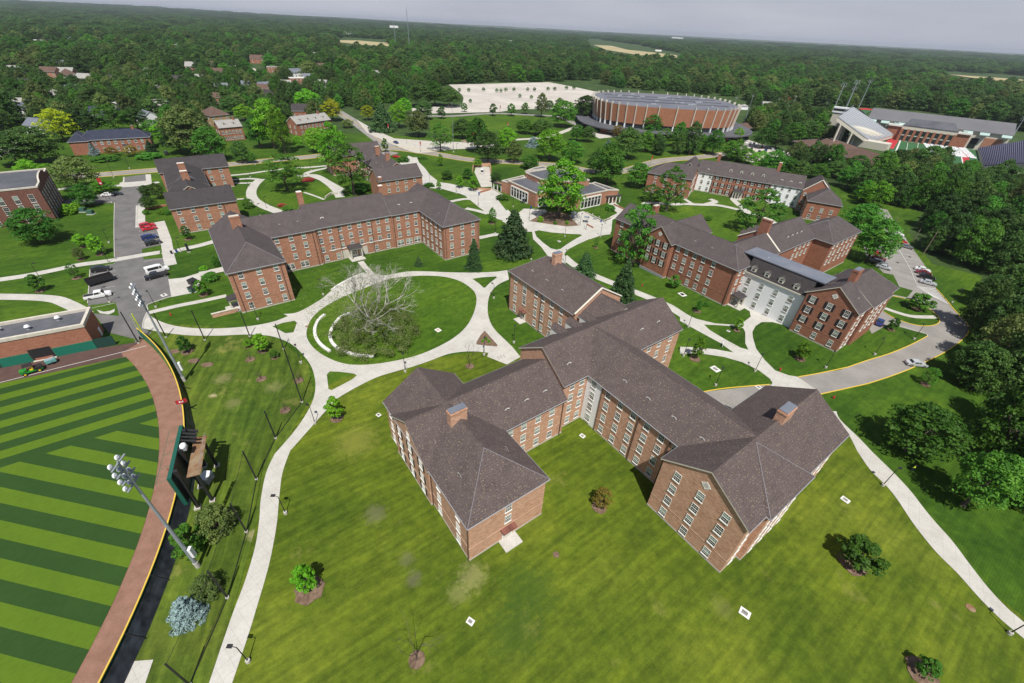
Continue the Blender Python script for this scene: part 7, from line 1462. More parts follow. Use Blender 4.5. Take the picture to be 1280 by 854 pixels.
def trunk(kind, seed):
    key = (kind in ('conifer', 'blue'), seed % 4)
    if key in TRUNK: return TRUNK[key]
    r = random.Random(seed); m = MB()
    if key[0]: m.path([(0,0,-.2),(0,0,1),(0,0,8)], [0.42, 0.36, 0.04], 'bark', 7)
    else:
        # unit tree: trunk rises 3 below the crown base (crown occupies 0..8 above z=3 at unit scale)
        m.path([(0,0,-.2),(0.04,0,0.4),(r.uniform(-.15,.15),r.uniform(-.15,.15),3.0),(r.uniform(-.4,.4),r.uniform(-.4,.4),6.5)], [0.55, 0.36, 0.30, 0.10], 'bark', 7)
        for i in range(7):
            a = i*2.4+r.random(); z0 = r.uniform(2.2, 4.2); L = r.uniform(2.2, 3.8)
            p = [(0,0,z0),(L*.45*math.cos(a),L*.45*math.sin(a),z0+1.2),(L*math.cos(a+.2),L*math.sin(a+.2),z0+r.uniform(2.2,3.8))]; m.path(p, [0.17, 0.11, 0.04], 'bark', 5)
            m.path([p[1],(p[1][0]+1.2*math.cos(a-.8),p[1][1]+1.2*math.sin(a-.8),p[1][2]+1.6)], [0.09, 0.03], 'bark', 4)
    TRUNK[key] = m.mesh('trunk'); return TRUNK[key]
NTREE = [0]
def tree(pos, H, R, kind, seed, label, cat='tree', group=None, name=None, mulch=0.0, z=0.0, cb=None):
    t = thing(name or {'conifer': 'conifer_tree', 'blue': 'spruce_tree', 'young': 'young_tree', 'youngdark': 'young_tree', 'bush': 'shrub', 'hedge': 'shrub', 'flower': 'flowering_shrub'}.get(kind, 'broadleaf_tree'), label, cat, (pos.x, pos.y, z), (seed*1.7) % 6.28, group)
    con = kind in ('conifer', 'blue'); bush = kind in ('bush', 'hedge', 'flower')
    cbz = (0.02*H if con or bush else (cb if cb is not None else 0.24)*H)
    hc = H-cbz
    inst('crown', crown(kind, seed % 3, R, H), t, (0, 0, cbz), 0, (R/5.0, R/5.0, hc/8.35))
    if con: inst('trunk', trunk(kind, 0), t, (0, 0, 0), 0, (R/9, R/9, H/8.4))
    elif not bush: inst('trunk', trunk(kind, seed), t, (0, 0, 0), 0, (min(R/5.0, H/11)*0.95, min(R/5.0, H/11)*0.95, H/11.0))
    if mulch:
        m = MB(); n = 14; m.prism([(mulch*(1+.12*math.sin(3*k+seed))*math.cos(2*PI*k/n), mulch*(1+.12*math.cos(2*k))*math.sin(2*PI*k/n)) for k in range(n)], 0.06, 0.15, 'mulch'); m.build('mulch_bed', t)
    NTREE[0] += 1; TREEPOS.append((pos, R)); return t
def T(c, bx, by, tx, ty, w, kind, label, **kw):
    P0 = at(c, bx, by); H = max(1.0, zat(c, (bx, by), (tx, ty))); dd = depth(P0.x, P0.y, H*0.6); s = CR[c][2]
    R = w/s/2*dd/F*(1.28 if kind in ('conifer', 'blue') else 1.1)
    return tree(P0, H, R, kind, NTREE[0]*7+3, label, **kw)

# --- trees and shrubs one can point to
T('c5',630,530,675,70,420,'bright','big fresh green oak standing in the planting bed before the student centre')
T('c5',262,812,285,438,300,'conifer','broad dark conifer left of the walk to the student centre', cat='conifer')
T('R5',493,165,488,45,60,'conifer','slim dark spruce at the corner of the long brick hall, north of the circle', cat='conifer')
T('R5',290,153,290,118,30,'conifer','tiny dark spruce on the lawn before the long brick hall', cat='conifer')
T('R5',895,198,905,95,84,'conifer','dark spruce between the walk and the north wing roof', cat='conifer')
T('R5',1030,290,1030,118,104,'conifer','tall dark spruce just behind the roof of the foreground hall', cat='conifer')
T('d8',735,455,780,70,270,'airy','tall airy tree against the brick gable with black shutters', cb=0.12)
T('c4',650,460,690,205,290,'airy','tall open-crowned tree on the green between the east halls', cb=0.15)
T('R2',1200,775,1205,612,130,'airy','airy tree behind the chimney of the middle right hall')
T('c2',955,312,900,68,300,'airy','wide spreading tree on the round green at the upper left', cb=0.3)
T('c1',300,350,235,52,260,'airy','tall loose-crowned tree between the long hall and the avenue hall')
T('d1',540,622,510,400,270,'olive','olive green tree on the verge left of the parking court')
T('d1',600,735,640,580,170,'broad','bushy low tree beside the banner and parking court')
T('d1',700,640,720,560,150,'bright','bright low tree behind the banner')
T('d1',290,450,270,200,310,'dark','very wide dark tree on the left, across the street')
T('d2',320,268,150,20,330,'broad','big leafy tree in front of the curved-parapet hall', cb=0.2)
T('d2',640,297,615,195,95,'young','left one of two fresh green young trees by the court lawn', mulch=1.1)
T('d2',768,356,710,200,120,'young','right and larger of two fresh green young trees by the court lawn', mulch=1.2)
T('d2',620,396,595,300,80,'olive','thin grey-green young tree below the fresh green pair', mulch=1.1)
T('d2',585,538,530,420,90,'airy','sparse young tree between the two left footpaths', mulch=1.2)
T('d2',310,637,245,505,110,'youngdark','small round young tree left of the curved footpath', mulch=1.2)
T('R4',690,472,672,412,50,'youngdark','bushy young tree nearest the tall ball field light', mulch=1.3)
T('R4',915,450,915,425,40,'young','low young tree beside the yellow-green one near the ring path', mulch=1.0)
T('R4',968,468,955,405,60,'young','yellow-green young tree on the rough lawn by the ring path', mulch=1.1)
T('R4',1012,492,1018,462,36,'youngdark','small dark young tree right of the yellow-green one', mulch=0.9)
T('R4',1240,716,1235,635,66,'young','fresh green young tree beside the lower footpath bend', mulch=1.3)
T('R7',1140,512,1120,418,86,'young','bright green young tree on the south lawn right of the long footpath', mulch=2.0)
T('R7',700,605,690,512,116,'blue','blue spruce in the planting strip behind the outfield wall', cat='spruce')
T('R7',815,295,800,190,130,'olive','large olive shrub behind the scoreboard, nearest the net pole', cat='shrub', name='large_shrub', cb=0.05)
T('R7',720,360,715,250,120,'youngdark','dark round shrub behind the outfield wall, left of the olive one', cat='shrub', name='large_shrub', cb=0.05)
T('R7',775,520,770,445,110,'olive','olive shrub just above the blue spruce', cat='shrub', name='large_shrub', cb=0.05)
T('R8',955,206,955,138,76,'bronze','small bronze-leaved tree in the court of the foreground hall', mulch=1.3)
T('R9',635,415,650,305,150,'youngdark','dark green young tree with a mulch bed on the south lawn, right', mulch=2.0)
T('R9',890,815,910,742,80,'youngdark','small green tree with mulch at the bottom right', mulch=1.8)
T('R6',830,832,870,645,250,'broad','large tree right of the east footpath, alone on the lawn')
T('R9',1040,200,1165,-10,205,'broad','big tree at the lawn edge, down and right from the lone large tree', cb=0.3)
T('R6',900,592,930,525,62,'airy','thin young tree below the access road bend', mulch=1.0)
T('R6',1105,492,1110,450,55,'youngdark','small dark round tree on the slope right of the access road', mulch=1.2)
T('R6',440,498,465,437,56,'young','fresh green young tree under the shuttered gable', mulch=1.3)
T('R6',208,392,212,342,32,'young','narrow young tree between the court paths', mulch=0.9)
T('R6',55,498,75,418,46,'young','loose young tree beside the white sign, court lawn', mulch=1.3)
T('R6',870,315,890,255,84,'youngdark','open young tree on the loop island by the east car park', mulch=1.4)
T('R6',775,390,795,345,40,'youngdark','small tree at the drive behind the shuttered hall', mulch=1.0)
T('c3',430,520,450,448,80,'youngdark','round shrub-like tree by the brick facade of the middle right hall')
T('c3',575,662,600,600,46,'youngdark','tiny dark tree in front of the middle right hall', mulch=1.1)
T('d6',90,235,110,5,215,'broad','large full tree by the east car park, above the hall roof')
T('d8',515,345,522,285,36,'airy','spindly young tree on the lawn left of the tall airy tree', mulch=0.9)
T('c5',95,575,100,450,70,'airy','spindly young tree beside the plaza left of the conifer', mulch=1.2)
T('c1',800,315,822,265,34,'young','thin young tree at the bend of the broad walk')
T('d3',780,450,758,365,60,'youngdark','young tree against the brick end of the upper-left hall', mulch=1.2)
T('d3',880,800,850,705,84,'young','fresh young tree by the bins near the garden wall', mulch=1.2)
for i, (bx, by, ty, w, lb) in enumerate([(522,172,108,78,'upper left'),(602,195,92,84,'upper right'),(548,262,170,92,'front')]):
    T('d3', bx, by, bx, ty, w, 'dark', 'dark round clipped tree at the hall corner, %s one of three' % lb)
R2T = [(545,602,540,488,112,'dark','round dark tree by the road above the student centre'),(640,598,635,520,72,'olive','loose olive tree behind the student centre roof'),(505,560,500,438,96,'broad','full green tree left of the yellow-green one at the road'),
(612,562,620,472,92,'bright','yellow-green tree in the middle clump by the road'),(770,592,785,478,124,'bright','large pale green tree right of the road clump'),(850,602,865,520,92,'broad','green tree just right of the large pale green one'),
(980,682,980,528,134,'broad','tallest dark tree left of the far green hall'),(1050,585,1040,470,112,'dark','dark tree on the arena lawn slope'),(1120,558,1120,482,72,'broad','round tree right on the arena lawn'),(1140,502,1145,415,82,'broad','tree covering the arena entrance, centre'),
(1190,540,1190,472,72,'airy','airy tree low before the arena'),(1240,542,1245,450,62,'broad','tree before the right arena wall'),(910,522,905,466,62,'dark','small dark tree left of the arena skirt'),(870,520,880,460,54,'broad','small tree below the arena skirt, left'),
(370,555,370,455,92,'airy','loose tree at the plaza edge near the road crossing'),(290,502,285,410,104,'olive','olive tree left of the open lawn'),(160,482,165,368,92,'conifer','dark pointed tree beside the avenue'),(218,470,222,380,72,'bright','light green tree right of the avenue'),
(450,510,450,440,84,'dark','dark tree left in the row under the open lawn'),(510,500,505,435,56,'broad','narrow tree in the row under the open lawn'),(682,492,675,440,76,'broad','tree in the row at the right end of the open lawn'),(740,498,745,440,92,'dark','dark tree at the right end of the lawn row'),
(820,468,820,372,104,'broad','full tree right of the open lawn'),(900,445,905,352,98,'dark','dark full tree between lawn and arena'),(740,432,745,345,52,'olive','upright olive tree before the big car park'),(562,427,562,382,32,'youngdark','small round tree at the car park edge, first of three'),
(630,427,630,382,38,'youngdark','small round tree at the car park edge, second of three'),(680,420,680,378,32,'youngdark','small round tree at the car park edge, third of three'),(375,437,375,392,36,'youngdark','small round tree at the left end of the open lawn'),(458,412,458,380,26,'youngdark','little tree at the left end of the car park'),
(805,402,805,362,42,'broad','bushy tree on the right edge of the car park'),(770,408,770,370,38,'broad','bushy tree left of the one on the car park edge'),(300,392,300,312,110,'dark','dark thicket tree left of the big car park'),(400,392,395,325,110,'dark','wide dark tree touching the big car park'),
(350,390,350,300,90,'broad','tall middle tree of the thicket left of the car park'),(310,440,305,372,72,'dark','dark tree below the thicket'),(240,422,240,362,62,'bright','light tree near the avenue curve'),(168,560,168,510,28,'youngdark','slim tree at the avenue hall roof'),
(370,612,368,568,22,'young','slim young tree on the lawn beside the broad walk'),(440,692,440,645,32,'young','small tree at the plaza corner'),(492,702,492,650,42,'young','light young tree in the plaza beds'),(395,660,400,628,50,'youngdark','rounded shrub tree left of the plaza beds'),
(470,658,472,620,42,'youngdark','rounded shrub tree right of the plaza beds'),(505,615,505,586,40,'young','light low tree by the van enclosure'),(573,672,573,635,44,'dark','round dark tree at the student centre corner'),(700,620,695,575,80,'broad','broad low tree above the student centre'),
(560,822,560,765,40,'airy','thin young tree on the lawn below the plaza'),(105,442,110,388,52,'yellow','yellow-green tree left of the avenue bend'),(60,372,62,330,70,'broad','green tree above the yellow-green one'),(130,366,125,300,90,'broad','tree beyond the avenue bend'),
(30,470,40,440,50,'olive','low olive tree at the avenue edge'),(710,540,708,500,50,'blue','small grey-blue spruce on the road bank'),(985,545,985,508,30,'blue','tiny grey-blue spruce on the arena lawn'),(1020,505,1030,462,50,'bronze','yellowish small tree on the arena lawn'),
(940,640,935,560,80,'dark','dark tree below the road, left of the far green'),(1090,690,1090,600,100,'broad','green tree at the head of the far green'),(1140,740,1150,680,90,'airy','airy tree left of the middle right hall roof'),(1010,640,1015,570,70,'broad','tree between two darker ones at the road bank')]
for q in R2T: T('R2', q[0], q[1], q[2], q[3], q[4], q[5], q[6])
for i, (x, y) in enumerate([(440,338),(474,338),(528,336),(577,340),(610,337),(640,336),(690,336),(715,336),(765,334),(790,334),(833,330),(860,330),(662,360),(704,364),(480,378),(592,341)]):
    T('R2', x, y, x, y-14, 15, 'youngdark', 'small round tree on an island of the big pale car park', group='small trees of the big car park')
R1T = [(720,572,720,392,176,'olive','big olive tree above the upper-left halls'),(620,532,600,450,94,'bright','yellowish tree right of the slate blue roof'),(1010,545,1000,362,124,'bright','tall fresh green tree between the two grey-roofed halls'),(1050,565,1048,392,80,'bright','second tall fresh green tree by the street'),
(1100,545,1102,500,42,'bright','small round tree on the lawn before the right grey-roofed hall'),(1170,562,1165,470,82,'bright','fresh tree at the right end of the grey-roofed hall'),(1240,640,1232,455,116,'bright','tall fresh tree beside the avenue hall'),(1228,445,1225,366,84,'yellow','brilliant yellow tree beside the grey-roofed hall'),
(350,572,350,520,32,'blue','grey-blue spruce before the brick house'),(560,562,558,510,38,'conifer','dark spruce at the right end of the brick house'),(415,575,415,540,50,'bronze','reddish shrub-tree before the brick house, left'),(490,575,490,535,56,'bronze','reddish shrub-tree before the brick house, right'),
(930,600,920,560,40,'broad','small street tree beyond the upper-left hall'),(960,545,950,430,90,'broad','green tree left of the tall fresh green one'),(1060,650,1060,620,50,'bright','low bright tree by the far street'),(240,520,240,400,120,'yellow','olive-yellow tree in the left woods'),(120,650,120,585,80,'bright','fresh green tree at the left street corner'),(190,660,190,600,80,'bright','fresh green tree right of the street corner one'),
(1140,420,1140,330,110,'bright','large fresh tree behind the yellow one'),(860,420,855,360,80,'dark','dark tree beside the tan house'),(322,500,322,395,110,'dark','dark tree behind the left end of the slate blue roof'),(430,486,430,385,125,'broad','wide green tree behind the middle of the slate blue roof'),(512,478,510,395,84,'dark','dark tree behind the slate blue roof, right'),(575,505,575,440,72,'broad','green tree right of the brick house chimney'),(668,565,664,452,115,'dark','deep green tree between brick house and big olive tree'),(792,592,788,470,124,'broad','green tree in front of the left grey-roofed hall'),(895,600,893,520,70,'dark','dark street tree by the left grey-roofed hall'),(70,610,70,480,150,'dark','very dark tree at the left edge across the street'),(600,440,600,350,110,'wood','dark tree above the slate blue roofed house, right'),(380,420,380,320,120,'wood','dark tree above the slate blue roofed house, left'),(905,445,900,385,70,'bright','light tree right of the tan house')]
for q in R1T: T('R1', q[0], q[1], q[2], q[3], q[4], q[5], q[6])
R3T = [(115,570,115,478,72,'broad','full tree before the right arena wall, by the path'),(175,590,175,515,72,'broad','tree right of the path tree at the arena'),(210,520,210,470,40,'bright','small light tree by the arena exit'),(330,640,325,550,92,'broad','tree left of the far car park'),(455,590,455,545,46,'broad','small tree in the far car park'),
(700,760,700,660,110,'bright','bright tree behind the three-storey hall end'),(660,850,650,745,150,'broad','broad tree over the east hall roofs'),(235,602,235,545,72,'broad','tree behind the far green hall, left end'),(285,622,285,555,84,'bright','fresh tree behind the far green hall roof'),(378,642,375,575,92,'broad','tree behind the far green hall, right of its chimney'),(432,652,430,590,84,'dark','dark tree behind the right white bay'),(502,658,500,600,84,'broad','tree between far green hall and brown pavilion'),(560,652,556,590,92,'dark','dark tree at the end of the far green hall'),(612,692,610,612,92,'broad','broad tree right of the far green hall end'),(300,545,300,470,92,'broad','tree at the upper left of the far car park'),(348,548,345,482,84,'dark','dark tree at the top of the far car park'),(402,532,400,450,96,'broad','tall tree above the far car park'),(450,525,450,440,92,'dark','dark tree beside the brown pavilion'),(640,640,640,570,90,'broad','tree beyond the lower brown pavilion end'),(760,650,760,590,110,'wood','dark tree before the lower brown pavilion'),(885,650,872,528,110,'dark','dark tree in front of the stadium field'),(560,760,1000,0,1,'','')]
for q in R3T[:-1]: T('R3', q[0], q[1], q[2], q[3], q[4], q[5], q[6])
S = [('c2',160,470,165,440,50,'hedge','rounded light green shrub at the hall corner'),('d3',520,292,515,262,42,'hedge','light shrub left of the brick steps'),('d3',615,290,615,265,46,'hedge','light shrub right of the brick steps'),('d3',658,295,660,268,34,'bush','dark clipped shrub by the hall corner'),
 ('d3',35,290,35,225,90,'hedge','long light green hedge clump by the transformers, left part'),('d3',90,262,95,210,72,'hedge','light green hedge clump by the transformers, right part'),('d3',930,702,932,655,100,'bush','clipped shrub bed beside the garden wall'),('d3',965,618,962,572,44,'bush','dark shrub at the hall wall'),('d3',880,640,880,615,56,'hedge','low light shrub left of the dark one'),
 ('d1',700,430,690,400,170,'bush','clipped hedge before the slate blue roofed house, left'),('d1',1000,415,1000,380,160,'bush','clipped hedge before the slate blue roofed house, right'),
 ('c5',480,560,480,515,50,'hedge','left green shrub in the planting bed'),('c5',600,580,600,555,36,'hedge','middle green shrub in the planting bed'),('c5',695,580,695,550,34,'hedge','right green shrub in the planting bed'),('c5',1040,465,1030,425,90,'bush','shrub mass at the small terrace lawn'),('c5',180,380,185,345,110,'bush','shrub border beside the left portico'),
 ('d7',1125,498,1123,478,20,'hedge','top lime shrub in the triangle bed'),('d7',1106,512,1106,498,16,'hedge','left lime shrub in the triangle bed'),('d7',1143,514,1143,498,20,'hedge','right lime shrub in the triangle bed'),
 ('c2',1095,245,1095,228,90,'flower','red flowering bed on the far rim of the round green'),('c2',920,415,918,398,60,'flower','red and green flowering bed on the near rim of the round green'),('c2',960,450,960,410,80,'bush','green shrub by the near rim of the round green'),('c1',35,270,35,252,50,'flower','red flowering shrub by the avenue hall walk'),
 ('c1',590,150,590,125,80,'bush','long clipped shrub by the crossing'),('c1',705,135,705,118,60,'bush','dark low shrub right of the crossing'),('c1',740,300,740,280,70,'bush','grey-purple low shrub by the avenue hall'),('R6',95,300,80,285,30,'youngdark','small round tree by the middle right hall'),
 ('c3',640,120,640,95,50,'bush','round shrub on the far green'),('e5',60,460,55,400,60,'bush','shrub at the west end of the long brick hall'),('c1',330,330,330,285,140,'broad','leafy low tree beside the chimneyed hall end'),('c2',700,430,695,360,90,'airy','loose low tree beside the path of the round green')]
for q in S: T(*q[:7], q[7], cat='shrub' if q[6] in ('bush', 'hedge', 'flower') else 'tree')

def bare(pos, H, R, seed, label, mat='bark', depth_=4, r0=0.1, name='bare_tree'):
    t = thing(name, label, 'tree', (pos.x, pos.y, 0)); r = random.Random(seed); m = MB()
    def grow(p, d, L, rad, k):
        q = p+d*L*0.5+Vector((r.uniform(-1,1), r.uniform(-1,1), 0))*L*0.06; e = q+(d+Vector((0,0,0.12))).normalized()*L*0.5
        m.path([p, q, e], [rad, rad*0.8, rad*0.62], mat, 5 if k > 1 else 3)
        if k <= 0: return
        for i in range(3 if k > 1 else 4):
            a = r.uniform(0, 6.28); sp_ = r.uniform(0.35, 0.85); u = d.orthogonal().normalized(); v_ = d.cross(u)
            nd = (d*math.cos(sp_)+(u*math.cos(a)+v_*math.sin(a))*math.sin(sp_)).normalized(); nd.z = max(nd.z, -0.05)
            grow(q.lerp(e, r.uniform(0.2, 1)), nd, L*r.uniform(0.55, 0.75), rad*0.55, k-1)
    n0 = 6 if depth_ > 3 else 3
    m.path([(0,0,-.1),(0,0,H*0.22)], [r0*1.3, r0], mat, 8)
    for i in range(n0):
        a = 2*PI*i/n0+r.random()*.6; tl = r.uniform(0.35, 0.95) if n0 > 3 else 0.35
        grow(Vector((0,0,H*r.uniform(0.14,0.24))), Vector((math.cos(a)*math.sin(tl), math.sin(a)*math.sin(tl), math.cos(tl))), H*0.40, r0*0.62, depth_)
    m.build('trunk', t); NTREE[0] += 1; return t
# the big pale sycamore in the circle, leafless above and leafy below
P0 = at('d7', 455, 462); Hs = zat('d7', (455,462), (440,20))
sy = bare(P0, Hs*0.86, 11, 5, 'huge pale-barked sycamore in the round lawn, bare on top and leafy below', 'bark_pale', 5, 0.40, 'sycamore_tree')
cs, rs = [], []; rr = random.Random(4)
for i in range(215):
    a = rr.uniform(0, 6.28); q = math.sqrt(rr.random())*11.4; cs.append((q*math.cos(a), q*math.sin(a)-0.6, rr.uniform(0.8, 5.6*(1-(q/14)**2)))); rs.append(rr.uniform(0.8, 1.5))
lm = leaf_mesh('crown', [(x+1.0, y, z) for x, y, z in cs], rs, 80, 0.27, 'leaf_syc', 0.8, 3); inst('crown', lm, sy)
cs = [(rr.gauss(0,6.2), rr.gauss(0,6.2), rr.uniform(4, 15)) for _ in range(260)]; inst('buds', leaf_mesh('buds', cs, [1.6]*260, 34, 0.22, 'leaf_syc', 1, 5), sy)
for c, x, y, ty, lb in [('d7',1030,655,512,'leafless young tree beside the ring path near the foreground hall'),('R8',283,768,655,'leafless small tree on the lower south lawn'),('R4',922,500,470,'leafless sapling in mulch nearest the ring path'),('R4',962,572,535,'leafless sapling in mulch, middle of the rough lawn'),('R4',1050,687,660,'leafless sapling in mulch, lowest on the rough lawn'),('R4',1100,577,545,'leafless sapling in mulch by the tall net')]:
    P0 = at(c, x, y); H = max(2.2, zat(c, (x, y), (x, ty))); t = bare(P0, H, 1, int(x), lb, 'bark', 2, 0.07, 'young_tree'); m = MB(); m.prism([(1.05*math.cos(k*.449), 1.05*math.sin(k*.449)) for k in range(14)], 0.06, 0.14, 'mulch'); m.build('mulch_bed', t)
for x, y, lb in [(643,470,'pale bare earth patch nearest the tall light'),(715,505,'left mulch patch left empty on the rough lawn'),(763,519,'right mulch patch left empty on the rough lawn')]:
    P0 = at('R4', x, y); m = MB(); m.prism([(1.3*math.cos(k*.449)*(1+.1*math.sin(k*2)), 0.9*math.sin(k*.449)) for k in range(14)], 0.06, 0.10, 'mulch'); o = m.build('mulch_patch'); o.location = (P0.x, P0.y, 0); tag(o, kind='structure')

# --- woods: individuals first, the rest as one mass
def inpoly(x, y, poly):
    c = False; n = len(poly)
    for i in range(n):
        x1, y1 = poly[i]; x2, y2 = poly[i-1]
        if (y1 > y) != (y2 > y) and x < (x2-x1)*(y-y1)/(y2-y1)+x1: c = not c
    return c
INC = [[(-2500,-200),(-2500,700),(-300,330),(-60,225),(-20,205),(0,170),(40,155),(58,185),(88,166),(94,152),(190,148),(196,165),(262,178),(268,150),(312,138),(330,150),(355,168),(396,160),(420,140),(444,132),(462,146),(470,160),(486,150),(528,148),(530,138),(556,128),(569,106),(760,106),(770,112),(930,122),(935,140),(985,131),(1030,134),(1060,134),(1096,134),(1180,144),(1275,164),(1290,166),(2600,320),(2600,-200)],
 [(935,194),(960,203),(1000,215),(1018,222),(1062,250),(1075,262),(1105,262),(1125,266),(1136,285),(1158,318),(1180,322),(1218,338),(1236,352),(1215,376),(1206,395),(1215,430),(1235,450),(1270,470),(1320,500),(1700,560),(2300,420),(1500,250),(1290,236),(1250,232),(1180,220),(1120,212),(1075,210),(1050,212),(1000,192),(985,208),(960,206),(935,193)],
 [(932,150),(945,140),(985,130),(1045,150),(1046,180),(1010,186),(985,174),(955,168),(930,160)],
 [(1195,440),(1290,470),(1700,560),(2300,900),(1500,900),(1295,700),(1240,690),(1212,650),(1195,600),(1185,540)],
 [(815,193),(865,188),(935,194),(930,203),(880,196),(830,200)]]
EXC = [[(468,138),(560,105),(757,100),(757,130),(700,160),(600,172),(470,160)], [(740,108),(925,122),(935,165),(740,165)], [(1036,142),(1096,144),(1290,170),(1290,218),(1215,214),(1160,198),(1110,190),(1060,178),(1040,160)],
 [(925,172),(960,176),(1000,194),(1045,206),(1045,212),(1010,204),(935,195),(915,186)], [(732,49),(800,57),(856,69),(858,82),(800,78),(760,75),(732,64)], [(420,46),(492,50),(492,70),(422,66)], [(1172,89),(1290,95),(1290,116),(1174,108)],
 [(935,134),(1000,133),(1030,142),(1030,150),(985,144),(935,146)], [(1105,262),(1146,262),(1150,278),(1105,272)], [(1012,214),(1050,224),(1062,240),(1062,250),(1012,244)], [(1148,328),(1215,336),(1234,352),(1212,378),(1190,376)]]
STREETS = [[at('t2',*p) for p in [(85,0),(150,50),(220,115)]], [at('t2',*p) for p in [(380,170),(450,215),(520,245),(600,290),(700,350),(820,410)]], list(NR), [at('o',*p) for p in [(470,172),(442,152),(400,128),(340,102),(300,78)]], [at('d1',*p) for p in [(-100,440),(60,345),(100,265)]]]
SEG = np.array([[*(a), *(b_)] for L_ in STREETS for a, b_ in zip(L_[:-1], L_[1:])])
HP = np.array([[p.x, p.y, r] for p, r in HOUSES]); TP = np.array([[p.x, p.y, r] for p, r in TREEPOS])
BP = np.array([[118,420,66],[64,130,30],[95,140,25],[110,215,30],[-120,170,30],[-55,215,30],[-58,120,30],[210,340,18],[235,350,16]])
def ok(x, y, rad):
    u, v = plan_to_sheet(x, y)
    if depth(x, y) < 5 or not any(inpoly(u, v, p) for p in INC) or any(inpoly(u, v, p) for p in EXC): return False
    if len(HP) and (np.hypot(HP[:,0]-x, HP[:,1]-y) < HP[:,2]*0.75+rad*0.4).any(): return False
    # keep the view towards house fronts open
    for kk_ in (0.98, 0.955, 0.93):
        if (np.hypot(HP[:,0]*kk_-x, HP[:,1]*kk_-y) < HP[:,2]*0.50+rad*.35).any(): return False
    if (np.hypot(TP[:,0]-x, TP[:,1]-y) < (TP[:,2]+rad)*0.55).any(): return False
    if (np.hypot(BP[:,0]-x, BP[:,1]-y) < BP[:,2]).any(): return False
    px_, py_ = x-SEG[:,0], y-SEG[:,1]; dx, dy = SEG[:,2]-SEG[:,0], SEG[:,3]-SEG[:,1]; t = np.clip((px_*dx+py_*dy)/(dx*dx+dy*dy+1e-9), 0, 1)
    return (np.hypot(px_-t*dx, py_-t*dy) > 5+rad*0.45).all()
rr = random.Random(11); near = []; mass = []
def gridscan(x0, x1, y0, y1, st, rmin, rmax, out):
    y = y0
    while y < y1:
        x = x0+(rr.random()-.5)*st
        while x < x1:
            X_, Y_ = x+rr.uniform(-.38,.38)*st, y+rr.uniform(-.38,.38)*st; d = math.hypot(X_, Y_)
            if rmin <= d < rmax:
                R = rr.uniform(0.36, 0.76)*st
                if ok(X_, Y_, R): out.append((X_, Y_, R, rr.uniform(0.9, 1.35)))
            x += st
        y += st
gridscan(-700, 750, 20, 700, 9.6, 0, 680, near)
near.sort(key=lambda q: q[0]**2+q[1]**2+0*q[2])
print('woods near', len(near), 'hand', NTREE[0])
def inview(q): u, v = plan_to_sheet(q[0], q[1], 8); return -20 < u < 1300 and -20 < v < 880
nin = [q for q in near if inview(q)]; quota = max(0, 296-NTREE[0]); chosen = nin[:quota]; cs_ = set(id(q) for q in chosen); rest = [q for q in near if id(q) not in cs_]
for i, (x, y, R, hh) in enumerate(chosen):
    east = x > 60; k = rr.choice(['wood', 'wood', 'broad', 'dark', 'wood', 'dark', 'broad', 'olive'] if east else ['wood', 'dark', 'broad', 'broad', 'bright', 'olive'])
    H = R*hh*(2.25 if east else 1.9)
    if east: lb, gp = ('%s tree in the dense woods along the right side' % {'wood':'dark green','broad':'mid green','dark':'deep green','olive':'olive green'}[k], 'trees of the woods on the right, %s' % k)
    else: lb, gp = ('%s tree in the leafy town beyond the street at the upper left' % {'wood':'dark green','broad':'mid green','dark':'deep green','olive':'olive green','bright':'fresh green'}[k], 'trees of the town at the upper left, %s' % k)
    tree(Vector((x, y)), H, R*1.12, k, i*5+1, lb, group=gp, cb=0.12)
farr = []; gridscan(-1700, 1800, 200, 1750, 19.0, 680, 1700, farr)
farr2 = []; gridscan(-4200, 4400, 500, 4300, 50.0, 1700, 4200, farr2)
farr3 = []; gridscan(-11000, 11500, 1500, 11000, 170.0, 4200, 11000, farr3)
print('rest', len(rest), len(farr), len(farr2), len(farr3))
def gheight(x, y):
    r = math.hypot(x, y); k = min(1, max(0, (r-3000)/5000)); left = 0.5-0.5*math.tanh(x/6000)
    return k*(8+58*left*(0.5+0.5*math.sin(x/2100+1.3)*math.cos(y/3100)) + 9*math.sin(x/900)*math.sin(y/1500+x/4000))
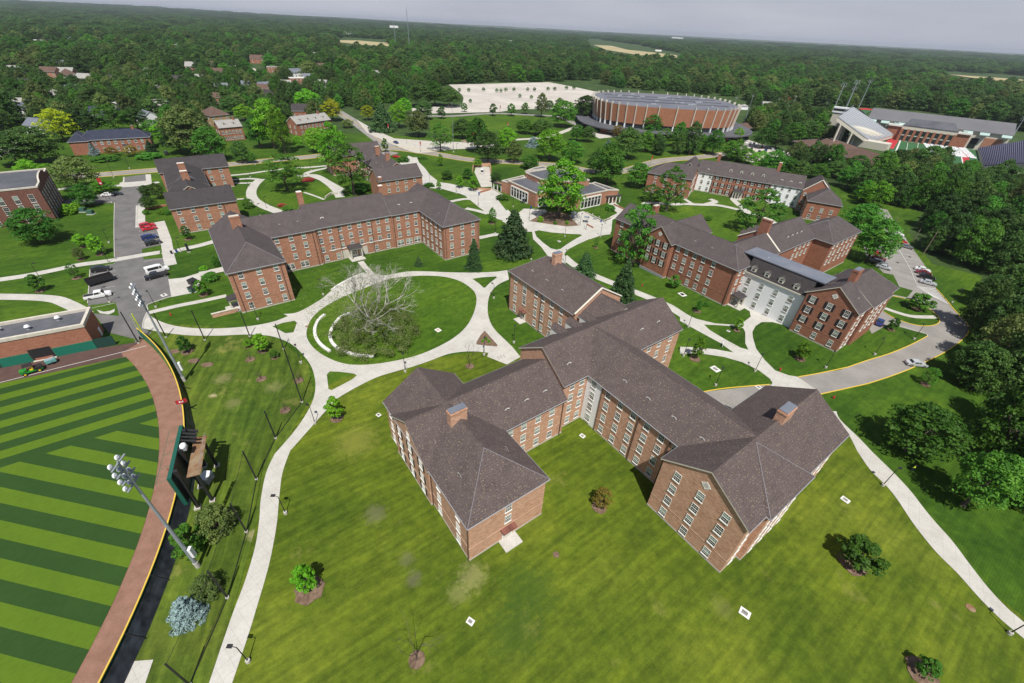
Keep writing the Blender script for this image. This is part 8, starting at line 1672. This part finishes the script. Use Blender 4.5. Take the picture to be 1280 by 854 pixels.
def forest(name, pts, src, hscale, seed):
    """one woodland mass: a cloud of points, each carrying one crown"""
    me = D.meshes.new(name); me.vertices.add(len(pts)); me.vertices.foreach_set('co', np.array([(x, y, gheight(x, y)+0.6) for x, y, R, h in pts]).ravel())
    at_ = me.attributes.new('scl', 'FLOAT_VECTOR', 'POINT'); at_.data.foreach_set('vector', np.array([(R*1.12/5, R*1.12/5, R*h*hscale/8.35) for x, y, R, h in pts]).ravel())
    o = D.objects.new(name, me); COL.objects.link(o); tag(o, kind='stuff')
    ng = D.node_groups.new(name, 'GeometryNodeTree'); ng.interface.new_socket('Geometry', in_out='INPUT', socket_type='NodeSocketGeometry'); ng.interface.new_socket('Geometry', in_out='OUTPUT', socket_type='NodeSocketGeometry')
    gi, go = ng.nodes.new('NodeGroupInput'), ng.nodes.new('NodeGroupOutput'); ip = ng.nodes.new('GeometryNodeInstanceOnPoints')
    mp = ng.nodes.new('GeometryNodeMeshToPoints'); ng.links.new(gi.outputs[0], mp.inputs[0]); ng.links.new(mp.outputs[0], ip.inputs['Points'])
    gg = ng.nodes.new('GeometryNodeGeometryToInstance')
    for s_ in src:
        oi = ng.nodes.new('GeometryNodeObjectInfo'); oi.inputs['Object'].default_value = s_; oi.transform_space = 'ORIGINAL'; ng.links.new(oi.outputs['Geometry'], gg.inputs[0])
    ng.links.new(gg.outputs[0], ip.inputs['Instance']); ip.inputs['Pick Instance'].default_value = True
    ri = ng.nodes.new('FunctionNodeRandomValue'); ri.data_type = 'INT'; ri.inputs['Min'].default_value = 0 if False else 0
    for s_ in ri.inputs:
        if s_.name == 'Max' and s_.type == 'INT': s_.default_value = len(src)-1
        if s_.name == 'Min' and s_.type == 'INT': s_.default_value = 0
        if s_.name == 'Seed': s_.default_value = seed
    ng.links.new([q for q in ri.outputs if q.type == 'INT'][0], ip.inputs['Instance Index'])
    rv = ng.nodes.new('FunctionNodeRandomValue'); rv.data_type = 'FLOAT_VECTOR'; rv.inputs[0].default_value = (0, 0, 0); rv.inputs[1].default_value = (0, 0, 6.28)
    e2 = ng.nodes.new('FunctionNodeEulerToRotation'); ng.links.new(rv.outputs[0], e2.inputs[0]); ng.links.new(e2.outputs[0], ip.inputs['Rotation'])
    na = ng.nodes.new('GeometryNodeInputNamedAttribute'); na.data_type = 'FLOAT_VECTOR'; na.inputs[0].default_value = 'scl'; ng.links.new(na.outputs[0], ip.inputs['Scale'])
    ng.links.new(ip.outputs[0], go.inputs[0]); md = o.modifiers.new('woods', 'NODES'); md.node_group = ng; return o
# crowns of real trees lend their shape to the mass
lend = []
seen = set()
for o in list(COL.objects):
    if o.name.startswith('crown') and o.data.name not in seen and o.data.materials and o.data.materials[0].name in ('woodland_foliage', 'broadleaf_foliage', 'olive_foliage') and len(o.data.polygons) > 5000 and o.parent and 'shrub' not in o.parent['category']:
        seen.add(o.data.name); lend.append(o)
woodonly = [o for o in lend if o.data.materials[0].name == 'woodland_foliage'] or lend
print('lend', len(lend), len(woodonly))
mixl = woodonly*2+[o for o in lend if o not in woodonly]
forest('woods', rest, mixl, 1.9, 1); forest('woods', farr, mixl, 1.3, 2); forest('distant_woods', farr2, woodonly, 0.5, 3); forest('distant_woods', farr3, woodonly, 0.14, 4)
